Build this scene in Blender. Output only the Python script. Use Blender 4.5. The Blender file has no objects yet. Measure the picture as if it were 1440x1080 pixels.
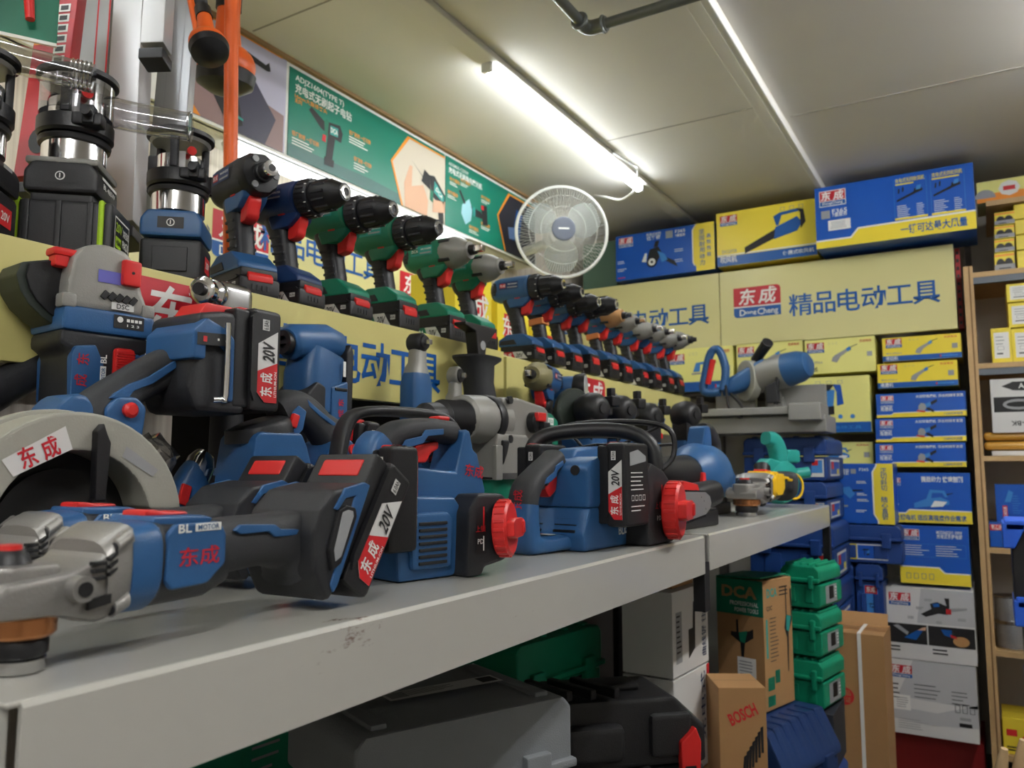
import bpy, bmesh, math, random
from mathutils import Vector as V, Matrix as MX, Euler
random.seed(7)
PI = math.pi
C = bpy.context.scene.collection
sc = bpy.context.scene
CZ = 1.0   # lens height above the shop floor

# ------------------------------------------------------------ camera
FPX, HOR, VPX = 1120.0, 116.0, 672.0
PITCH = math.atan2(HOR, FPX); YAW = math.atan2(VPX, math.hypot(FPX, HOR))
cam = bpy.data.cameras.new('camera'); cam_o = bpy.data.objects.new('camera', cam); C.objects.link(cam_o)
cam_o.location = (0, 0, CZ); cam_o.rotation_euler = (PI/2 + PITCH, 0, YAW)
cam.sensor_width = 36; cam.lens = FPX/1440*36; cam.clip_start = .02
cam.dof.use_dof = True; cam.dof.focus_distance = .78; cam.dof.aperture_fstop = 11
sc.camera = cam_o
_R = cam_o.rotation_euler.to_matrix()
def ray(u, v): return _R @ V(((u-720)/FPX, -(v-540)/FPX, -1))
def gx(u, v, X): r = ray(u, v); return r*(X/r.x) + V((0, 0, CZ))
def gy(u, v, Y): r = ray(u, v); return r*(Y/r.y) + V((0, 0, CZ))
def gz(u, v, Z): r = ray(u, v); return r*((Z-CZ)/r.z) + V((0, 0, CZ))

# ------------------------------------------------------------ materials
def lin(c):
    return tuple((x/255/12.92 if x/255 <= .04045 else ((x/255+.055)/1.055)**2.4) for x in c)
MATS = {}
def mat(name, rgb, rough=.5, metal=0, bump=0, bscale=400, var=0, vscale=6, emit=0, trans=0, ior=1.45, coat=0, aniso=0):
    m = bpy.data.materials.new(name); m.use_nodes = True
    nt = m.node_tree; b = nt.nodes['Principled BSDF']
    col = lin(rgb)+(1,)
    b.inputs['Base Color'].default_value = col
    b.inputs['Roughness'].default_value = rough; b.inputs['Metallic'].default_value = metal
    b.inputs['IOR'].default_value = ior
    if coat: b.inputs['Coat Weight'].default_value = coat; b.inputs['Coat Roughness'].default_value = .12
    if trans: b.inputs['Transmission Weight'].default_value = trans
    if emit:
        b.inputs['Emission Color'].default_value = col; b.inputs['Emission Strength'].default_value = emit
    if bump or var:
        tc = nt.nodes.new('ShaderNodeTexCoord')
    if var:
        n = nt.nodes.new('ShaderNodeTexNoise'); n.inputs['Scale'].default_value = vscale; n.inputs['Detail'].default_value = 5
        nt.links.new(tc.outputs['Object'], n.inputs['Vector'])
        mx = nt.nodes.new('ShaderNodeMix'); mx.data_type = 'RGBA'
        mx.inputs[6].default_value = tuple(x*(1-var) for x in col[:3])+(1,)
        mx.inputs[7].default_value = tuple(min(1, x*(1+var)) for x in col[:3])+(1,)
        nt.links.new(n.outputs['Fac'], mx.inputs[0]); nt.links.new(mx.outputs[2], b.inputs['Base Color'])
    if bump:
        n2 = nt.nodes.new('ShaderNodeTexNoise'); n2.inputs['Scale'].default_value = bscale; n2.inputs['Detail'].default_value = 2
        nt.links.new(tc.outputs['Object'], n2.inputs['Vector'])
        bp = nt.nodes.new('ShaderNodeBump'); bp.inputs['Strength'].default_value = bump; bp.inputs['Distance'].default_value = .001
        nt.links.new(n2.outputs['Fac'], bp.inputs['Height']); nt.links.new(bp.outputs['Normal'], b.inputs['Normal'])
    MATS[name] = m
    return m
BLUE = mat('tool_blue_plastic', (42, 86, 134), .38, bump=.12, bscale=900)
NAVY = mat('navy_plastic', (27, 52, 96), .42, bump=.12, bscale=900)
BLK = mat('black_plastic', (25, 25, 28), .45, bump=.12, bscale=900)
RUB = mat('dark_grey_rubber', (45, 46, 49), .6, bump=.3, bscale=1400)
CHAR = mat('charcoal_plastic', (34, 35, 39), .48, bump=.15, bscale=900)
RED = mat('red_plastic', (206, 40, 38), .38)
GRN = mat('tool_green_plastic', (14, 120, 92), .42, bump=.1, bscale=900)
DGRN = mat('case_green_plastic', (10, 138, 102), .45, bump=.1, bscale=700)
TEAL = mat('teal_plastic', (38, 150, 140), .42, bump=.1, bscale=700)
ALU = mat('cast_aluminium', (146, 144, 141), .36, .5, bump=.25, bscale=700)
GCAST = mat('grey_painted_casting', (142, 141, 136), .42, .25, bump=.2, bscale=800)
CHR = mat('chrome', (225, 225, 225), .12, 1)
STL = mat('bright_steel', (190, 190, 190), .25, 1)
STEELP = mat('light_grey_painted_steel', (196, 196, 190), .3, 0, var=.04, vscale=9, coat=.25)
WHT = mat('white_print', (232, 232, 228), .5)
OFFW = mat('white_card', (214, 214, 212), .5, var=.03)
GREYP = mat('grey_print', (150, 152, 154), .5)
DKP = mat('black_print', (26, 26, 28), .5)
REDP = mat('red_print', (196, 34, 40), .45)
SIGNRED = mat('sign_red', (188, 30, 44), .35)
SIGNBLUE = mat('sign_blue', (14, 84, 158), .35)
BLUEP = mat('blue_card', (22, 84, 178), .35, var=.05)
LBLUEP = mat('light_blue_print', (60, 130, 200), .4)
YELP = mat('yellow_card', (236, 214, 62), .38, var=.04)
PYEL = mat('pale_yellow_card', (236, 232, 140), .38, var=.03)
YEL = mat('yellow_plastic', (240, 190, 30), .4)
CREAM = mat('cream_sign_board', (214, 208, 148), .3, var=.02, vscale=3)
CREAM2 = mat('khaki_sign_board', (207, 198, 126), .32, var=.02, vscale=3)
CARD = mat('brown_cardboard', (168, 128, 84), .75, bump=.2, bscale=200, var=.06)
GREENP = mat('green_print', (14, 112, 84), .45)
POSTG = mat('poster_green', (10, 122, 100), .35, var=.06, vscale=2)
LAV = mat('poster_lavender', (186, 184, 206), .35, var=.08, vscale=3)
ORP = mat('orange_print', (240, 148, 40), .4)
ORG = mat('orange_plastic', (226, 98, 34), .4, bump=.1, bscale=500)
TAN = mat('tan_rubber', (176, 132, 84), .55)
OLIVE = mat('olive_rubber', (128, 122, 86), .55)
SKIN = mat('skin_print', (214, 170, 140), .5)
BEIGE = mat('beige_print', (206, 196, 178), .5)
GCASE = mat('grey_case_plastic', (128, 132, 136), .5, bump=.5, bscale=700)
BCASE = mat('black_case_plastic', (30, 30, 32), .45, bump=.5, bscale=700)
SAWG = mat('saw_guard_grey', (158, 157, 146), .45, bump=.15, bscale=600)
BLADE = mat('dark_disc', (30, 30, 30), .6)
PLY = mat('plywood_edge', (190, 158, 112), .6, var=.12, vscale=30)
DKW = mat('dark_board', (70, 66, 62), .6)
GUARD = mat('dark_green_guard', (38, 46, 40), .5)
def glass(name, rgb, alpha):
    m = bpy.data.materials.new(name); m.use_nodes = True; nt = m.node_tree; nt.nodes.clear()
    o = nt.nodes.new('ShaderNodeOutputMaterial'); mix = nt.nodes.new('ShaderNodeMixShader')
    t = nt.nodes.new('ShaderNodeBsdfTransparent'); g = nt.nodes.new('ShaderNodeBsdfGlossy')
    lw = nt.nodes.new('ShaderNodeLayerWeight'); lw.inputs['Blend'].default_value = .35
    mr = nt.nodes.new('ShaderNodeMapRange'); mr.inputs['To Min'].default_value = alpha; mr.inputs['To Max'].default_value = .85
    t.inputs['Color'].default_value = lin(rgb)+(1,); g.inputs['Roughness'].default_value = .06
    nt.links.new(lw.outputs['Facing'], mr.inputs['Value']); nt.links.new(mr.outputs['Result'], mix.inputs['Fac'])
    nt.links.new(t.outputs[0], mix.inputs[1]); nt.links.new(g.outputs[0], mix.inputs[2]); nt.links.new(mix.outputs[0], o.inputs['Surface'])
    return m
CLEAR = glass('clear_plastic', (238, 238, 240), .07)
FILM = glass('clear_wrap', (240, 240, 240), .3)
LENS = mat('lamp_lens', (214, 218, 222), .15, .3)
LAMP = mat('tube_light', (246, 251, 255), .5, emit=9)
LAMP3 = mat('unseen_tube_light', (250, 250, 250), .5, emit=42)  # emission raised well above the seen tube, to light the tool fronts

LAMP2 = mat('shelf_tube_light', (246, 251, 255), .5, emit=1.3)
# ------------------------------------------------------------ mesh builder
FACES = {'f': ((1,0,0),(0,0,1),(0,-1,0)), 'k': ((-1,0,0),(0,0,1),(0,1,0)), 'r': ((0,1,0),(0,0,1),(1,0,0)),
         'l': ((0,-1,0),(0,0,1),(-1,0,0)), 't': ((1,0,0),(0,1,0),(0,0,1))}
_txt = {}
def text_mesh(s, bold):
    k = (s, bold)
    if k not in _txt:
        c = bpy.data.curves.new('t', 'FONT'); c.body = s; c.offset = bold; c.resolution_u = 2
        o = bpy.data.objects.new('t', c); C.objects.link(o)
        m = o.evaluated_get(bpy.context.evaluated_depsgraph_get()).to_mesh()
        vs = [(v.co.x, v.co.y) for v in m.vertices]; fs = [tuple(p.vertices) for p in m.polygons]
        o.evaluated_get(bpy.context.evaluated_depsgraph_get()).to_mesh_clear()
        bpy.data.objects.remove(o); bpy.data.curves.remove(c)
        x0 = min(v[0] for v in vs); x1 = max(v[0] for v in vs); y0 = min(v[1] for v in vs); y1 = max(v[1] for v in vs)
        _txt[k] = ([(v[0]-(x0+x1)/2, v[1]-(y0+y1)/2) for v in vs], fs, x1-x0, y1-y0)
    return _txt[k]
def arc(c, r, a0, a1, n=16):
    return [(c[0]+r*math.cos(math.radians(a0+(a1-a0)*i/n)), c[1]+r*math.sin(math.radians(a0+(a1-a0)*i/n))) for i in range(n+1)]
def smooth_path(pts, k=6):
    pts = [V(p) for p in pts]; out = []
    for i in range(len(pts)-1):
        p0 = pts[max(i-1, 0)]; p1 = pts[i]; p2 = pts[i+1]; p3 = pts[min(i+2, len(pts)-1)]
        for j in range(k):
            t = j/k
            out.append(.5*((2*p1)+(p2-p0)*t+(2*p0-5*p1+4*p2-p3)*t*t+(3*p1-p0-3*p2+p3)*t**3))
    return out+[pts[-1]]

class B:
    """collects shapes of one part, links them as one mesh object"""
    def __init__(s, m):
        s.v = []; s.f = []; s.mi = []; s.sl = [m]; s.cur = 0; s.T = MX.Identity(4); s.face('f')
    def m(s, m):
        if m not in s.sl: s.sl.append(m)
        s.cur = s.sl.index(m); return s
    def tr(s, loc=(0,0,0), rot=(0,0,0), sc_=1):
        s.T = MX.LocRotScale(V(loc), Euler(rot), V((sc_,)*3) if not hasattr(sc_, '__len__') else V(sc_)); return s
    def add(s, vs, fs):
        b = len(s.v); s.v += [tuple(s.T @ V(p)) for p in vs]; s.f += [[b+i for i in f] for f in fs]; s.mi += [s.cur]*len(fs); return s
    def addbm(s, bm, M=None):
        bm.verts.index_update()
        s.add([(M @ v.co if M else v.co) for v in bm.verts], [[v.index for v in f.verts] for f in bm.faces]); bm.free(); return s
    def box(s, c, d, bev=0, seg=2, rot=None, top=(1, 1), off=(0, 0)):
        bm = bmesh.new(); bmesh.ops.create_cube(bm, size=1)
        for v in bm.verts:
            u = v.co.z > 0
            v.co = V((v.co.x*d[0]*(top[0] if u else 1)+(off[0] if u else 0), v.co.y*d[1]*(top[1] if u else 1)+(off[1] if u else 0), v.co.z*d[2]))
        if bev: bmesh.ops.bevel(bm, geom=list(bm.edges), offset=bev, segments=seg, profile=.5, affect='EDGES', clamp_overlap=True)
        return s.addbm(bm, MX.Translation(V(c)) @ (Euler(rot).to_matrix().to_4x4() if rot else MX.Identity(4)))
    def prism(s, poly, a, b, ax='y', bev=0, seg=2):
        """outline swept along an axis: ax y takes (x,z), ax x takes (y,z), ax z takes (x,y)"""
        bm = bmesh.new()
        def P(p, t): return {'y': (p[0], t, p[1]), 'x': (t, p[0], p[1]), 'z': (p[0], p[1], t)}[ax]
        v0 = [bm.verts.new(P(p, a)) for p in poly]; v1 = [bm.verts.new(P(p, b)) for p in poly]; n = len(poly)
        bm.faces.new(v0); bm.faces.new(v1[::-1])
        for i in range(n): bm.faces.new((v0[i], v1[i], v1[(i+1) % n], v0[(i+1) % n]))
        bmesh.ops.recalc_face_normals(bm, faces=list(bm.faces))
        if bev: bmesh.ops.bevel(bm, geom=list(bm.edges), offset=bev, segments=seg, profile=.5, affect='EDGES', clamp_overlap=True)
        return s.addbm(bm)
    def rings(s, rings, cap0=True, cap1=True, closed=False):
        n = len(rings[0]); vs = [p for r in rings for p in r]; fs = []
        R = len(rings)
        for i in range(R if closed else R-1):
            for j in range(n):
                a = i*n+j; b_ = i*n+(j+1) % n; c = ((i+1) % R)*n+(j+1) % n; d = ((i+1) % R)*n+j
                fs.append((a, b_, c, d))
        if not closed:
            if cap0: fs.append(tuple(range(n))[::-1])
            if cap1: fs.append(tuple((R-1)*n+j for j in range(n)))
        return s.add(vs, fs)
    def rev(s, prof, o=(0,0,0), d=(0,0,1), n=28, caps=True):
        """turned shape: prof is (distance along d, radius)"""
        d = V(d).normalized(); o = V(o); x = d.orthogonal().normalized(); y = d.cross(x)
        return s.rings([[o+d*t+(x*math.cos(2*PI*j/n)+y*math.sin(2*PI*j/n))*max(r, 1e-5) for j in range(n)] for t, r in prof], caps, caps)
    def cyl(s, p0, p1, r, r1=None, n=24, bev=0):
        p0 = V(p0); p1 = V(p1); L = (p1-p0).length; r1 = r if r1 is None else r1
        pr = [(0, r), (L, r1)] if not bev else [(0, r-bev), (bev, r), (L-bev, r1), (L, r1-bev)]
        return s.rev(pr, p0, p1-p0, n)
    def sweep(s, pts, sizes, side=(0,1,0), n=20, e=2.6, k=0, closed=False):
        """superellipse section moved along a path; sizes (half along side, half across)"""
        if k:
            m_ = len(pts)-1; sz = [sizes[min(i, len(sizes)-1)] for i in range(len(pts))]
            q = smooth_path(pts, k); sz2 = []
            for i in range(len(q)):
                t = i/k; a = min(int(t), m_-1); f = t-a
                sz2.append((sz[a][0]*(1-f)+sz[a+1][0]*f, sz[a][1]*(1-f)+sz[a+1][1]*f))
            pts, sizes = q, sz2
        pts = [V(p) for p in pts]; rs = []; side = V(side).normalized()
        for i, p in enumerate(pts):
            if closed: t = (pts[(i+1) % len(pts)]-pts[i-1])
            else: t = (pts[min(i+1, len(pts)-1)]-pts[max(i-1, 0)])
            t.normalize(); b = (side-t*side.dot(t)).normalized(); c = t.cross(b)
            a, h = sizes[min(i, len(sizes)-1)]
            ring = []
            for j in range(n):
                th = 2*PI*j/n; co, si = math.cos(th), math.sin(th)
                ring.append(p+b*a*math.copysign(abs(co)**(2/e), co)+c*h*math.copysign(abs(si)**(2/e), si))
            rs.append(ring)
        return s.rings(rs, closed=closed)
    def tube(s, pts, r, n=10, k=6, closed=False):
        q = smooth_path(pts, k) if k else [V(p) for p in pts]
        t = (q[-1]-q[0]) if not closed else (q[1]-q[0])
        # a section plane side that never lines up with the path
        best = min(((abs(sum(abs((q[i+1]-q[i]).normalized().dot(V(a))) for i in range(len(q)-1))), a) for a in ((1,0,0),(0,1,0),(0,0,1))))[1]
        return s.sweep(q, [(r, r)], side=best, n=n, e=2, closed=closed)
    def torus(s, c, d, R, r, n=40, m_=8):
        d = V(d).normalized(); x = d.orthogonal().normalized(); y = d.cross(x); c = V(c)
        rs = []
        for i in range(n):
            a = 2*PI*i/n; u = x*math.cos(a)+y*math.sin(a)
            rs.append([c+u*(R+r*math.cos(2*PI*j/m_))+d*r*math.sin(2*PI*j/m_) for j in range(m_)])
        return s.rings(rs, closed=True)
    def ball(s, c, r, n=16):
        r = r if hasattr(r, '__len__') else (r,)*3
        bm = bmesh.new(); bmesh.ops.create_uvsphere(bm, u_segments=n*2, v_segments=n, radius=1)
        for v in bm.verts: v.co = V((v.co.x*r[0], v.co.y*r[1], v.co.z*r[2]))+V(c)
        return s.addbm(bm)
    # ---- printing on a face
    def face(s, f='f', o=(0, 0, 0), rot=0, lean=0):
        u, v, n = (V(q) for q in FACES[f])
        if rot:
            c, si = math.cos(math.radians(rot)), math.sin(math.radians(rot)); u, v = u*c+v*si, v*c-u*si
        s.fu, s.fv, s.fn, s.fo = u, v, n, V(o); s.lay = 1; return s
    def plane(s, o, u, v):
        s.fu = V(u).normalized(); s.fv = V(v).normalized(); s.fn = s.fu.cross(s.fv); s.fo = V(o); s.lay = 1; return s
    def P(s, a, b, l): return s.fo+s.fu*a+s.fv*b+s.fn*(.00035*l)
    def poly(s, pts, m, l=1):
        s.m(m); return s.add([s.P(a, b, l) for a, b in pts], [tuple(range(len(pts)))])
    def rect(s, a, b, w, h, m, l=1):
        return s.poly([(a-w/2, b-h/2), (a+w/2, b-h/2), (a+w/2, b+h/2), (a-w/2, b+h/2)], m, l)
    def frame(s, a, b, w, h, t, m, l=1):
        for x, y, ww, hh in ((a, b+h/2, w+t, t), (a, b-h/2, w+t, t), (a-w/2, b, t, h), (a+w/2, b, t, h)): s.rect(x, y, ww, hh, m, l)
        return s
    def text(s, t, a, b, h, m, l=2, w=None, bold=.012, rot=0, al='c', sh=0):
        vs, fs, tw, th = text_mesh(t, bold); k = h/.74; kx = k if not w else w/tw
        s.m(m); dx = {'c': 0, 'l': tw*kx/2, 'r': -tw*kx/2}[al]
        c, si = math.cos(math.radians(rot)), math.sin(math.radians(rot))
        return s.add([s.P(a+(x*kx+dx+sh*y*k)*c-y*k*si, b+(x*kx+dx+sh*y*k)*si+y*k*c, l) for x, y in vs], fs)
    def done(s, name, parent=None, angle=38, loc=None, wn=True):
        me = bpy.data.meshes.new(name); me.from_pydata(s.v, [], s.f)
        for m in s.sl: me.materials.append(m)
        me.polygons.foreach_set('material_index', s.mi)
        me.polygons.foreach_set('use_smooth', [True]*len(s.f))
        me.set_sharp_from_angle(angle=math.radians(angle)); me.update()
        o = bpy.data.objects.new(name, me); C.objects.link(o)
        if wn:
            w_ = o.modifiers.new('normals', 'WEIGHTED_NORMAL'); w_.keep_sharp = True; w_.mode = 'FACE_AREA'
        if parent: o.parent = parent
        if loc: o.location = loc
        return o
def tag(o, label=None, cat=None, group=None, kind=None):
    if label: o['label'] = label
    if cat: o['category'] = cat
    if group: o['group'] = group
    if kind: o['kind'] = kind
    return o
def thing(name, label, cat, loc=(0,0,0), rz=0, group=None, rot=None, s=1):
    o = bpy.data.objects.new(name, None); o.empty_display_size = .05; C.objects.link(o)
    o.location = loc; o.rotation_euler = rot if rot else (0, 0, math.radians(rz)); o.scale = (s,)*3
    return tag(o, label, cat, group)
def struct(name, b): return tag(b.done(name), kind='structure')
def copy_tree(o, parent=None):
    c = o.copy(); C.objects.link(c); c.parent = parent
    for ch in list(o.children): copy_tree(ch, c)
    return c

# ------------------------------------------------------------ printed marks used on many cartons
def logo(b, a, z, w, border=False, l=1, names=True):
    """red over blue brand plate, centre a,z, width w"""
    h = w*.62; r = h*.66; q = h-r
    if border: b.rect(a, z, w*1.05, h*1.1, WHT, l)
    b.rect(a, z+h/2-r/2, w, r, SIGNRED, l+1); b.rect(a, z-h/2+q*.44, w, q*.88, SIGNBLUE, l+1)
    b.rect(a, z-h/2+q*.94, w, q*.12, WHT, l+1)
    b.text('东 成', a, z+h/2-r/2, r*.72, WHT, l+2, bold=.03, sh=.12)
    if names: b.text('DongCheng', a, z-h/2+q*.42, q*.5, WHT, l+2, w=w*.8, bold=.015)
    return b
def lines(b, a, z, w, n, dz, m, l=2, h=.0025, rag=True):
    for i in range(n):
        ww = w*(random.uniform(.6, 1) if rag else 1); b.rect(a-w/2+ww/2, z-i*dz, ww, h, m, l)
    return b
def A(b, a, z, s, flip, pts, m, l): b.poly([(a+x*s*flip, z+y*s) for x, y in (pts if flip > 0 else pts[::-1])], m, l)
def art_grinder(b, a, z, s, f=1):
    A(b, a, z, s, f, [(-.75,-.42),(-.1,-.5),(-.1,-.36),(-.7,-.28)], REDP, 2)
    A(b, a, z, s, f, [(-.6,-.3),(-.15,-.36),(0,-.1),(-.1,.22),(-.4,.3),(-.6,.05)], GREYP, 3)
    A(b, a, z, s, f, [(-.12,.2),(.0,-.12),(.35,.08),(.3,.36)], LBLUEP, 3)
    A(b, a, z, s, f, [(.3,.34),(.36,.08),(.8,.36),(.78,.6)], DKP, 3)
    A(b, a, z, s, f, [(-.05,-.1),(.06,-.3),(.5,-.52),(.56,-.36),(.2,-.1)], DKP, 3)
def art_hammer(b, a, z, s, f=1):
    A(b, a, z, s, f, [(-1,.3),(-.5,.28),(-.5,.33)], DKP, 2)
    A(b, a, z, s, f, [(-.55,.22),(.3,.24),(.45,.42),(-.4,.44)], DKP, 3)
    A(b, a, z, s, f, [(.05,-.3),(.4,-.2),(.45,.25),(.2,.3)], LBLUEP, 3)
    A(b, a, z, s, f, [(.4,.42),(.62,.4),(.68,-.15),(.5,-.2),(.5,.2)], BLUEP, 3)
    A(b, a, z, s, f, [(0,-.5),(.42,-.44),(.42,-.2),(.02,-.24)], DKP, 4)
    A(b, a, z, s, f, [(-.3,.2),(-.2,.2),(-.2,-.5),(-.32,-.5)], DKP, 3)
def art_blower(b, a, z, s, f=1):
    A(b, a, z, s, f, [(-1,-.55),(-.1,-.2),(-.05,.1),(-1,-.35)], DKP, 2)
    A(b, a, z, s, f, [(-.1,-.22),(.6,-.05),(.75,.2),(.6,.4),(-.05,.15)], SIGNBLUE, 3)
    A(b, a, z, s, f, [(-.1,.5),(.1,.6),(.65,.65),(.65,.55),(.15,.5),(.05,.2),(-.02,.2)], SIGNBLUE, 3)
    A(b, a, z, s, f, [(.6,.65),(.8,.6),(.85,.2),(.7,.0),(.7,.5)], DKP, 4)
def art_trimmer(b, a, z, s, f=1):
    A(b, a, z, s, f, [(-.8,-.5),(-.45,-.6),(-.2,-.2),(.25,.12),(.15,.3),(-.5,-.05),(-.7,-.2)], GREYP, 2)
    A(b, a, z, s, f, [(.15,.32),(.26,.1),(.5,.25),(.42,.48)], LBLUEP, 3)
    A(b, a, z, s, f, [(.46,.38),(.9,.56),(.9,.6),(.46,.44)], DKP, 3)
def art_jigsaw(b, a, z, s, f=1):
    A(b, a, z, s, f, [(-.7,-.3),(-.5,.3),(.4,.4),(.6,.1),(.4,-.1),(.1,.18),(-.2,.18),(-.25,-.3)], LBLUEP, 3)
    A(b, a, z, s, f, [(-.8,-.5),(.3,-.44),(.3,-.36),(-.8,-.38)], GREYP, 3)
    A(b, a, z, s, f, [(.5,.2),(.9,.24),(.9,.28),(.5,.28)], DKP, 3)
def art_planer(b, a, z, s, f=1):
    A(b, a, z, s, f, [(-.9,-.5),(.8,-.3),(.8,-.1),(.4,.1),(-.3,0),(-.9,-.25)], LBLUEP, 2)
    A(b, a, z, s, f, [(-.3,-.02),(-.1,.5),(.6,.45),(.75,.1),(.6,.1),(.5,.32),(0,.32),(-.05,0)], LBLUEP, 3)
    A(b, a, z, s, f, [(-.1,-.45),(.5,-.4),(.7,-.15),(.1,-.1)], WHT, 3)
    A(b, a, z, s, f, [(.7,.2),(1,.3),(1,.33),(.7,.28)], DKP, 3)
def art_chainsaw(b, a, z, s, f=1):
    A(b, a, z, s, f, [(-.9,-.3),(-.7,-.42),(-.1,-.2),(-.1,.1),(-.4,.0)], DKP, 2)
    A(b, a, z, s, f, [(-.4,-.2),(.2,-.25),(.3,.1),(-.2,.3),(-.5,.2)], DKP, 3)
    A(b, a, z, s, f, [(-.35,.05),(-.1,.1),(-.15,.25),(-.4,.2)], SIGNBLUE, 4)
    A(b, a, z, s, f, [(.1,.5),(.3,.5),(.3,.1),(.2,.1)], DKP, 4)
    A(b, a, z, s, f, [(.15,-.22),(.36,-.22),(.36,.02),(.15,.02)], REDP, 4)
    A(b, a, z, s, f, [(.3,-.12),(1,.02),(1,.12),(.3,.06)], GREYP, 3)
# ============================================================ the room
CEIL = 1.98; WX = -1.5; WY = 3.35; EX = 1.7; SY = -1.6
def wall_paper():
    m = mat('striped_wall_covering', (214, 204, 192), .6); nt = m.node_tree; b = nt.nodes['Principled BSDF']
    tc = nt.nodes.new('ShaderNodeTexCoord'); mp = nt.nodes.new('ShaderNodeMapping'); mp.inputs['Scale'].default_value = (90, 90, .6)
    n = nt.nodes.new('ShaderNodeTexNoise'); n.inputs['Scale'].default_value = 1.6; n.inputs['Detail'].default_value = 3
    cr = nt.nodes.new('ShaderNodeValToRGB'); cr.color_ramp.elements[0].color = lin((192, 180, 166))+(1,); cr.color_ramp.elements[1].color = lin((236, 228, 216))+(1,)
    cr.color_ramp.elements[0].position = .3; cr.color_ramp.elements[1].position = .7
    nt.links.new(tc.outputs['Object'], mp.inputs[0]); nt.links.new(mp.outputs[0], n.inputs[0]); nt.links.new(n.outputs['Fac'], cr.inputs[0])
    nt.links.new(cr.outputs[0], b.inputs['Base Color']); return m
WALLP = wall_paper()
CEILM = mat('ceiling_paint', (222, 219, 211), .75, var=.05, vscale=1.4, bump=.12, bscale=30)
FLOORM = mat('floor_concrete', (96, 92, 88), .6, var=.15, vscale=5)
WALLM = mat('wall_paint', (176, 172, 164), .7, var=.05)
struct('floor', B(FLOORM).box(((WX+EX)/2, (WY+SY)/2, -.02), (EX-WX, WY-SY, .04)))
struct('ceiling', B(CEILM).box(((WX+EX)/2, (WY+SY)/2, CEIL+.02), (EX-WX, WY-SY, .04)))
struct('wall_left', B(WALLP).box((WX-.02, (WY+SY)/2, CEIL/2), (.04, WY-SY, CEIL)))
struct('wall_back', B(WALLM).box(((WX+EX)/2, WY+.02, CEIL/2), (EX-WX, .04, CEIL)))
struct('wall_right', B(WALLM).box((EX+.02, (WY+SY)/2, CEIL/2), (.04, WY-SY, CEIL)))
struct('wall_front', B(WALLM).box(((WX+EX)/2, SY-.02, CEIL/2), (EX-WX, .04, CEIL)))
SEAM = mat('ceiling_seam', (158, 154, 144), .8)
struct('trim_1', B(CEILM).box((-.985, .87, CEIL-.008), (.055, 4.9, .016), bev=.004))                 # cover strip beside the lamp
struct('trim_2', B(CEILM).box((-.474, .87, CEIL-.004), (.06, 4.9, .008), bev=.002))                    # flat taped joint
struct('trim_3', B(WHT).box((-.452, .87, CEIL-.02), (.018, 4.9, .024), bev=.003))                     # white cable duct
sb = B(SEAM)
for x0, x1, y in ((-1.38, -1.02, 1.168), (-.94, -.5, 2.14), (-.43, .6, 2.25), (-.43, 1.2, 1.1)):
    sb.box(((x0+x1)/2, y, CEIL-.0006), (x1-x0, .004, .0012))
struct('trim_4', sb)
struct('trim_5', B(mat('bare_board_edge', (150, 120, 84), .8, var=.3, vscale=14)).box((-1.395, 1.7, CEIL-.005), (.012, 1.9, .009)))

# ------------------------------------------------------------ lamps
def tube_lamp(name, label, loc, length, group=None, rz=0, roll=0, lm=LAMP):
    t = thing(name, label, 'light', loc, rz, group)
    t.rotation_euler = (0, roll, math.radians(rz))
    B(WHT).box((0, 0, .007), (.014, length, .012), bev=.003).done('lamp_base', t)
    B(lm).sweep([(0, -length/2+.012, -.014), (0, length/2-.012, -.014)], [(.0125, .011)], side=(1, 0, 0), n=20, e=2).done('tube', t)
    for s in (-1, 1): B(WHT).box((0, s*(length/2-.006), -.008), (.028, .014, .034), bev=.004).done('end_cap', t)
    return t
a = gz(687, 92, CEIL-.025); e = gz(897, 266, CEIL-.025)
tube_lamp('ceiling_tube_lamp', 'long lit white tube lamp on the ceiling above the wall fan', ((a.x+e.x)/2-.0, (a.y+e.y)/2, CEIL-.013), (e-a).length)
tube_lamp('ceiling_tube_lamp', 'lit tube lamp on the ceiling to the right of the white cable duct', (.40, 1.65, CEIL-.013), 1.2, lm=LAMP3)
tube_lamp('ceiling_tube_lamp', 'unseen tube lamp added on the ceiling over the aisle to light the tool fronts', (.3, -.75, CEIL-.013), 1.2, lm=LAMP3)  # lamp out of view, added for more frontal light on the tools
tube_lamp('ceiling_tube_lamp', 'lit tube lamp on the ceiling above the near end of the bench', (-.98, -.15, CEIL-.013), 1.2)
tube_lamp('wall_tube_lamp', 'lit white tube lamp under the poster fascia behind the drills', (-1.43, 1.62, 1.722), .95, roll=math.radians(-25), lm=LAMP2)
# lamp cable, from the lamp end to the fan
b = B(WHT); p = lambda u, v, z: gz(u, v, z)
b.tube([p(893, 262, CEIL-.03), p(897, 240, CEIL-.05), p(890, 232, CEIL-.03), p(862, 214, CEIL-.008)], .0035)
tag(b.done('lamp_cable'), 'short white cable looping at the far end of the ceiling tube lamp', 'cable')
b = B(WHT); q = gz(890, 266, CEIL-.05)
b.tube([gz(893, 266, CEIL-.03), gy(888, 272, 2.1), gy(872, 281, 2.2), gy(850, 277, 2.35), gy(832, 275, 2.62)], .0035)
tag(b.done('fan_cable'), 'white cable drooping from the tube lamp to the wall fan', 'cable')
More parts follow.
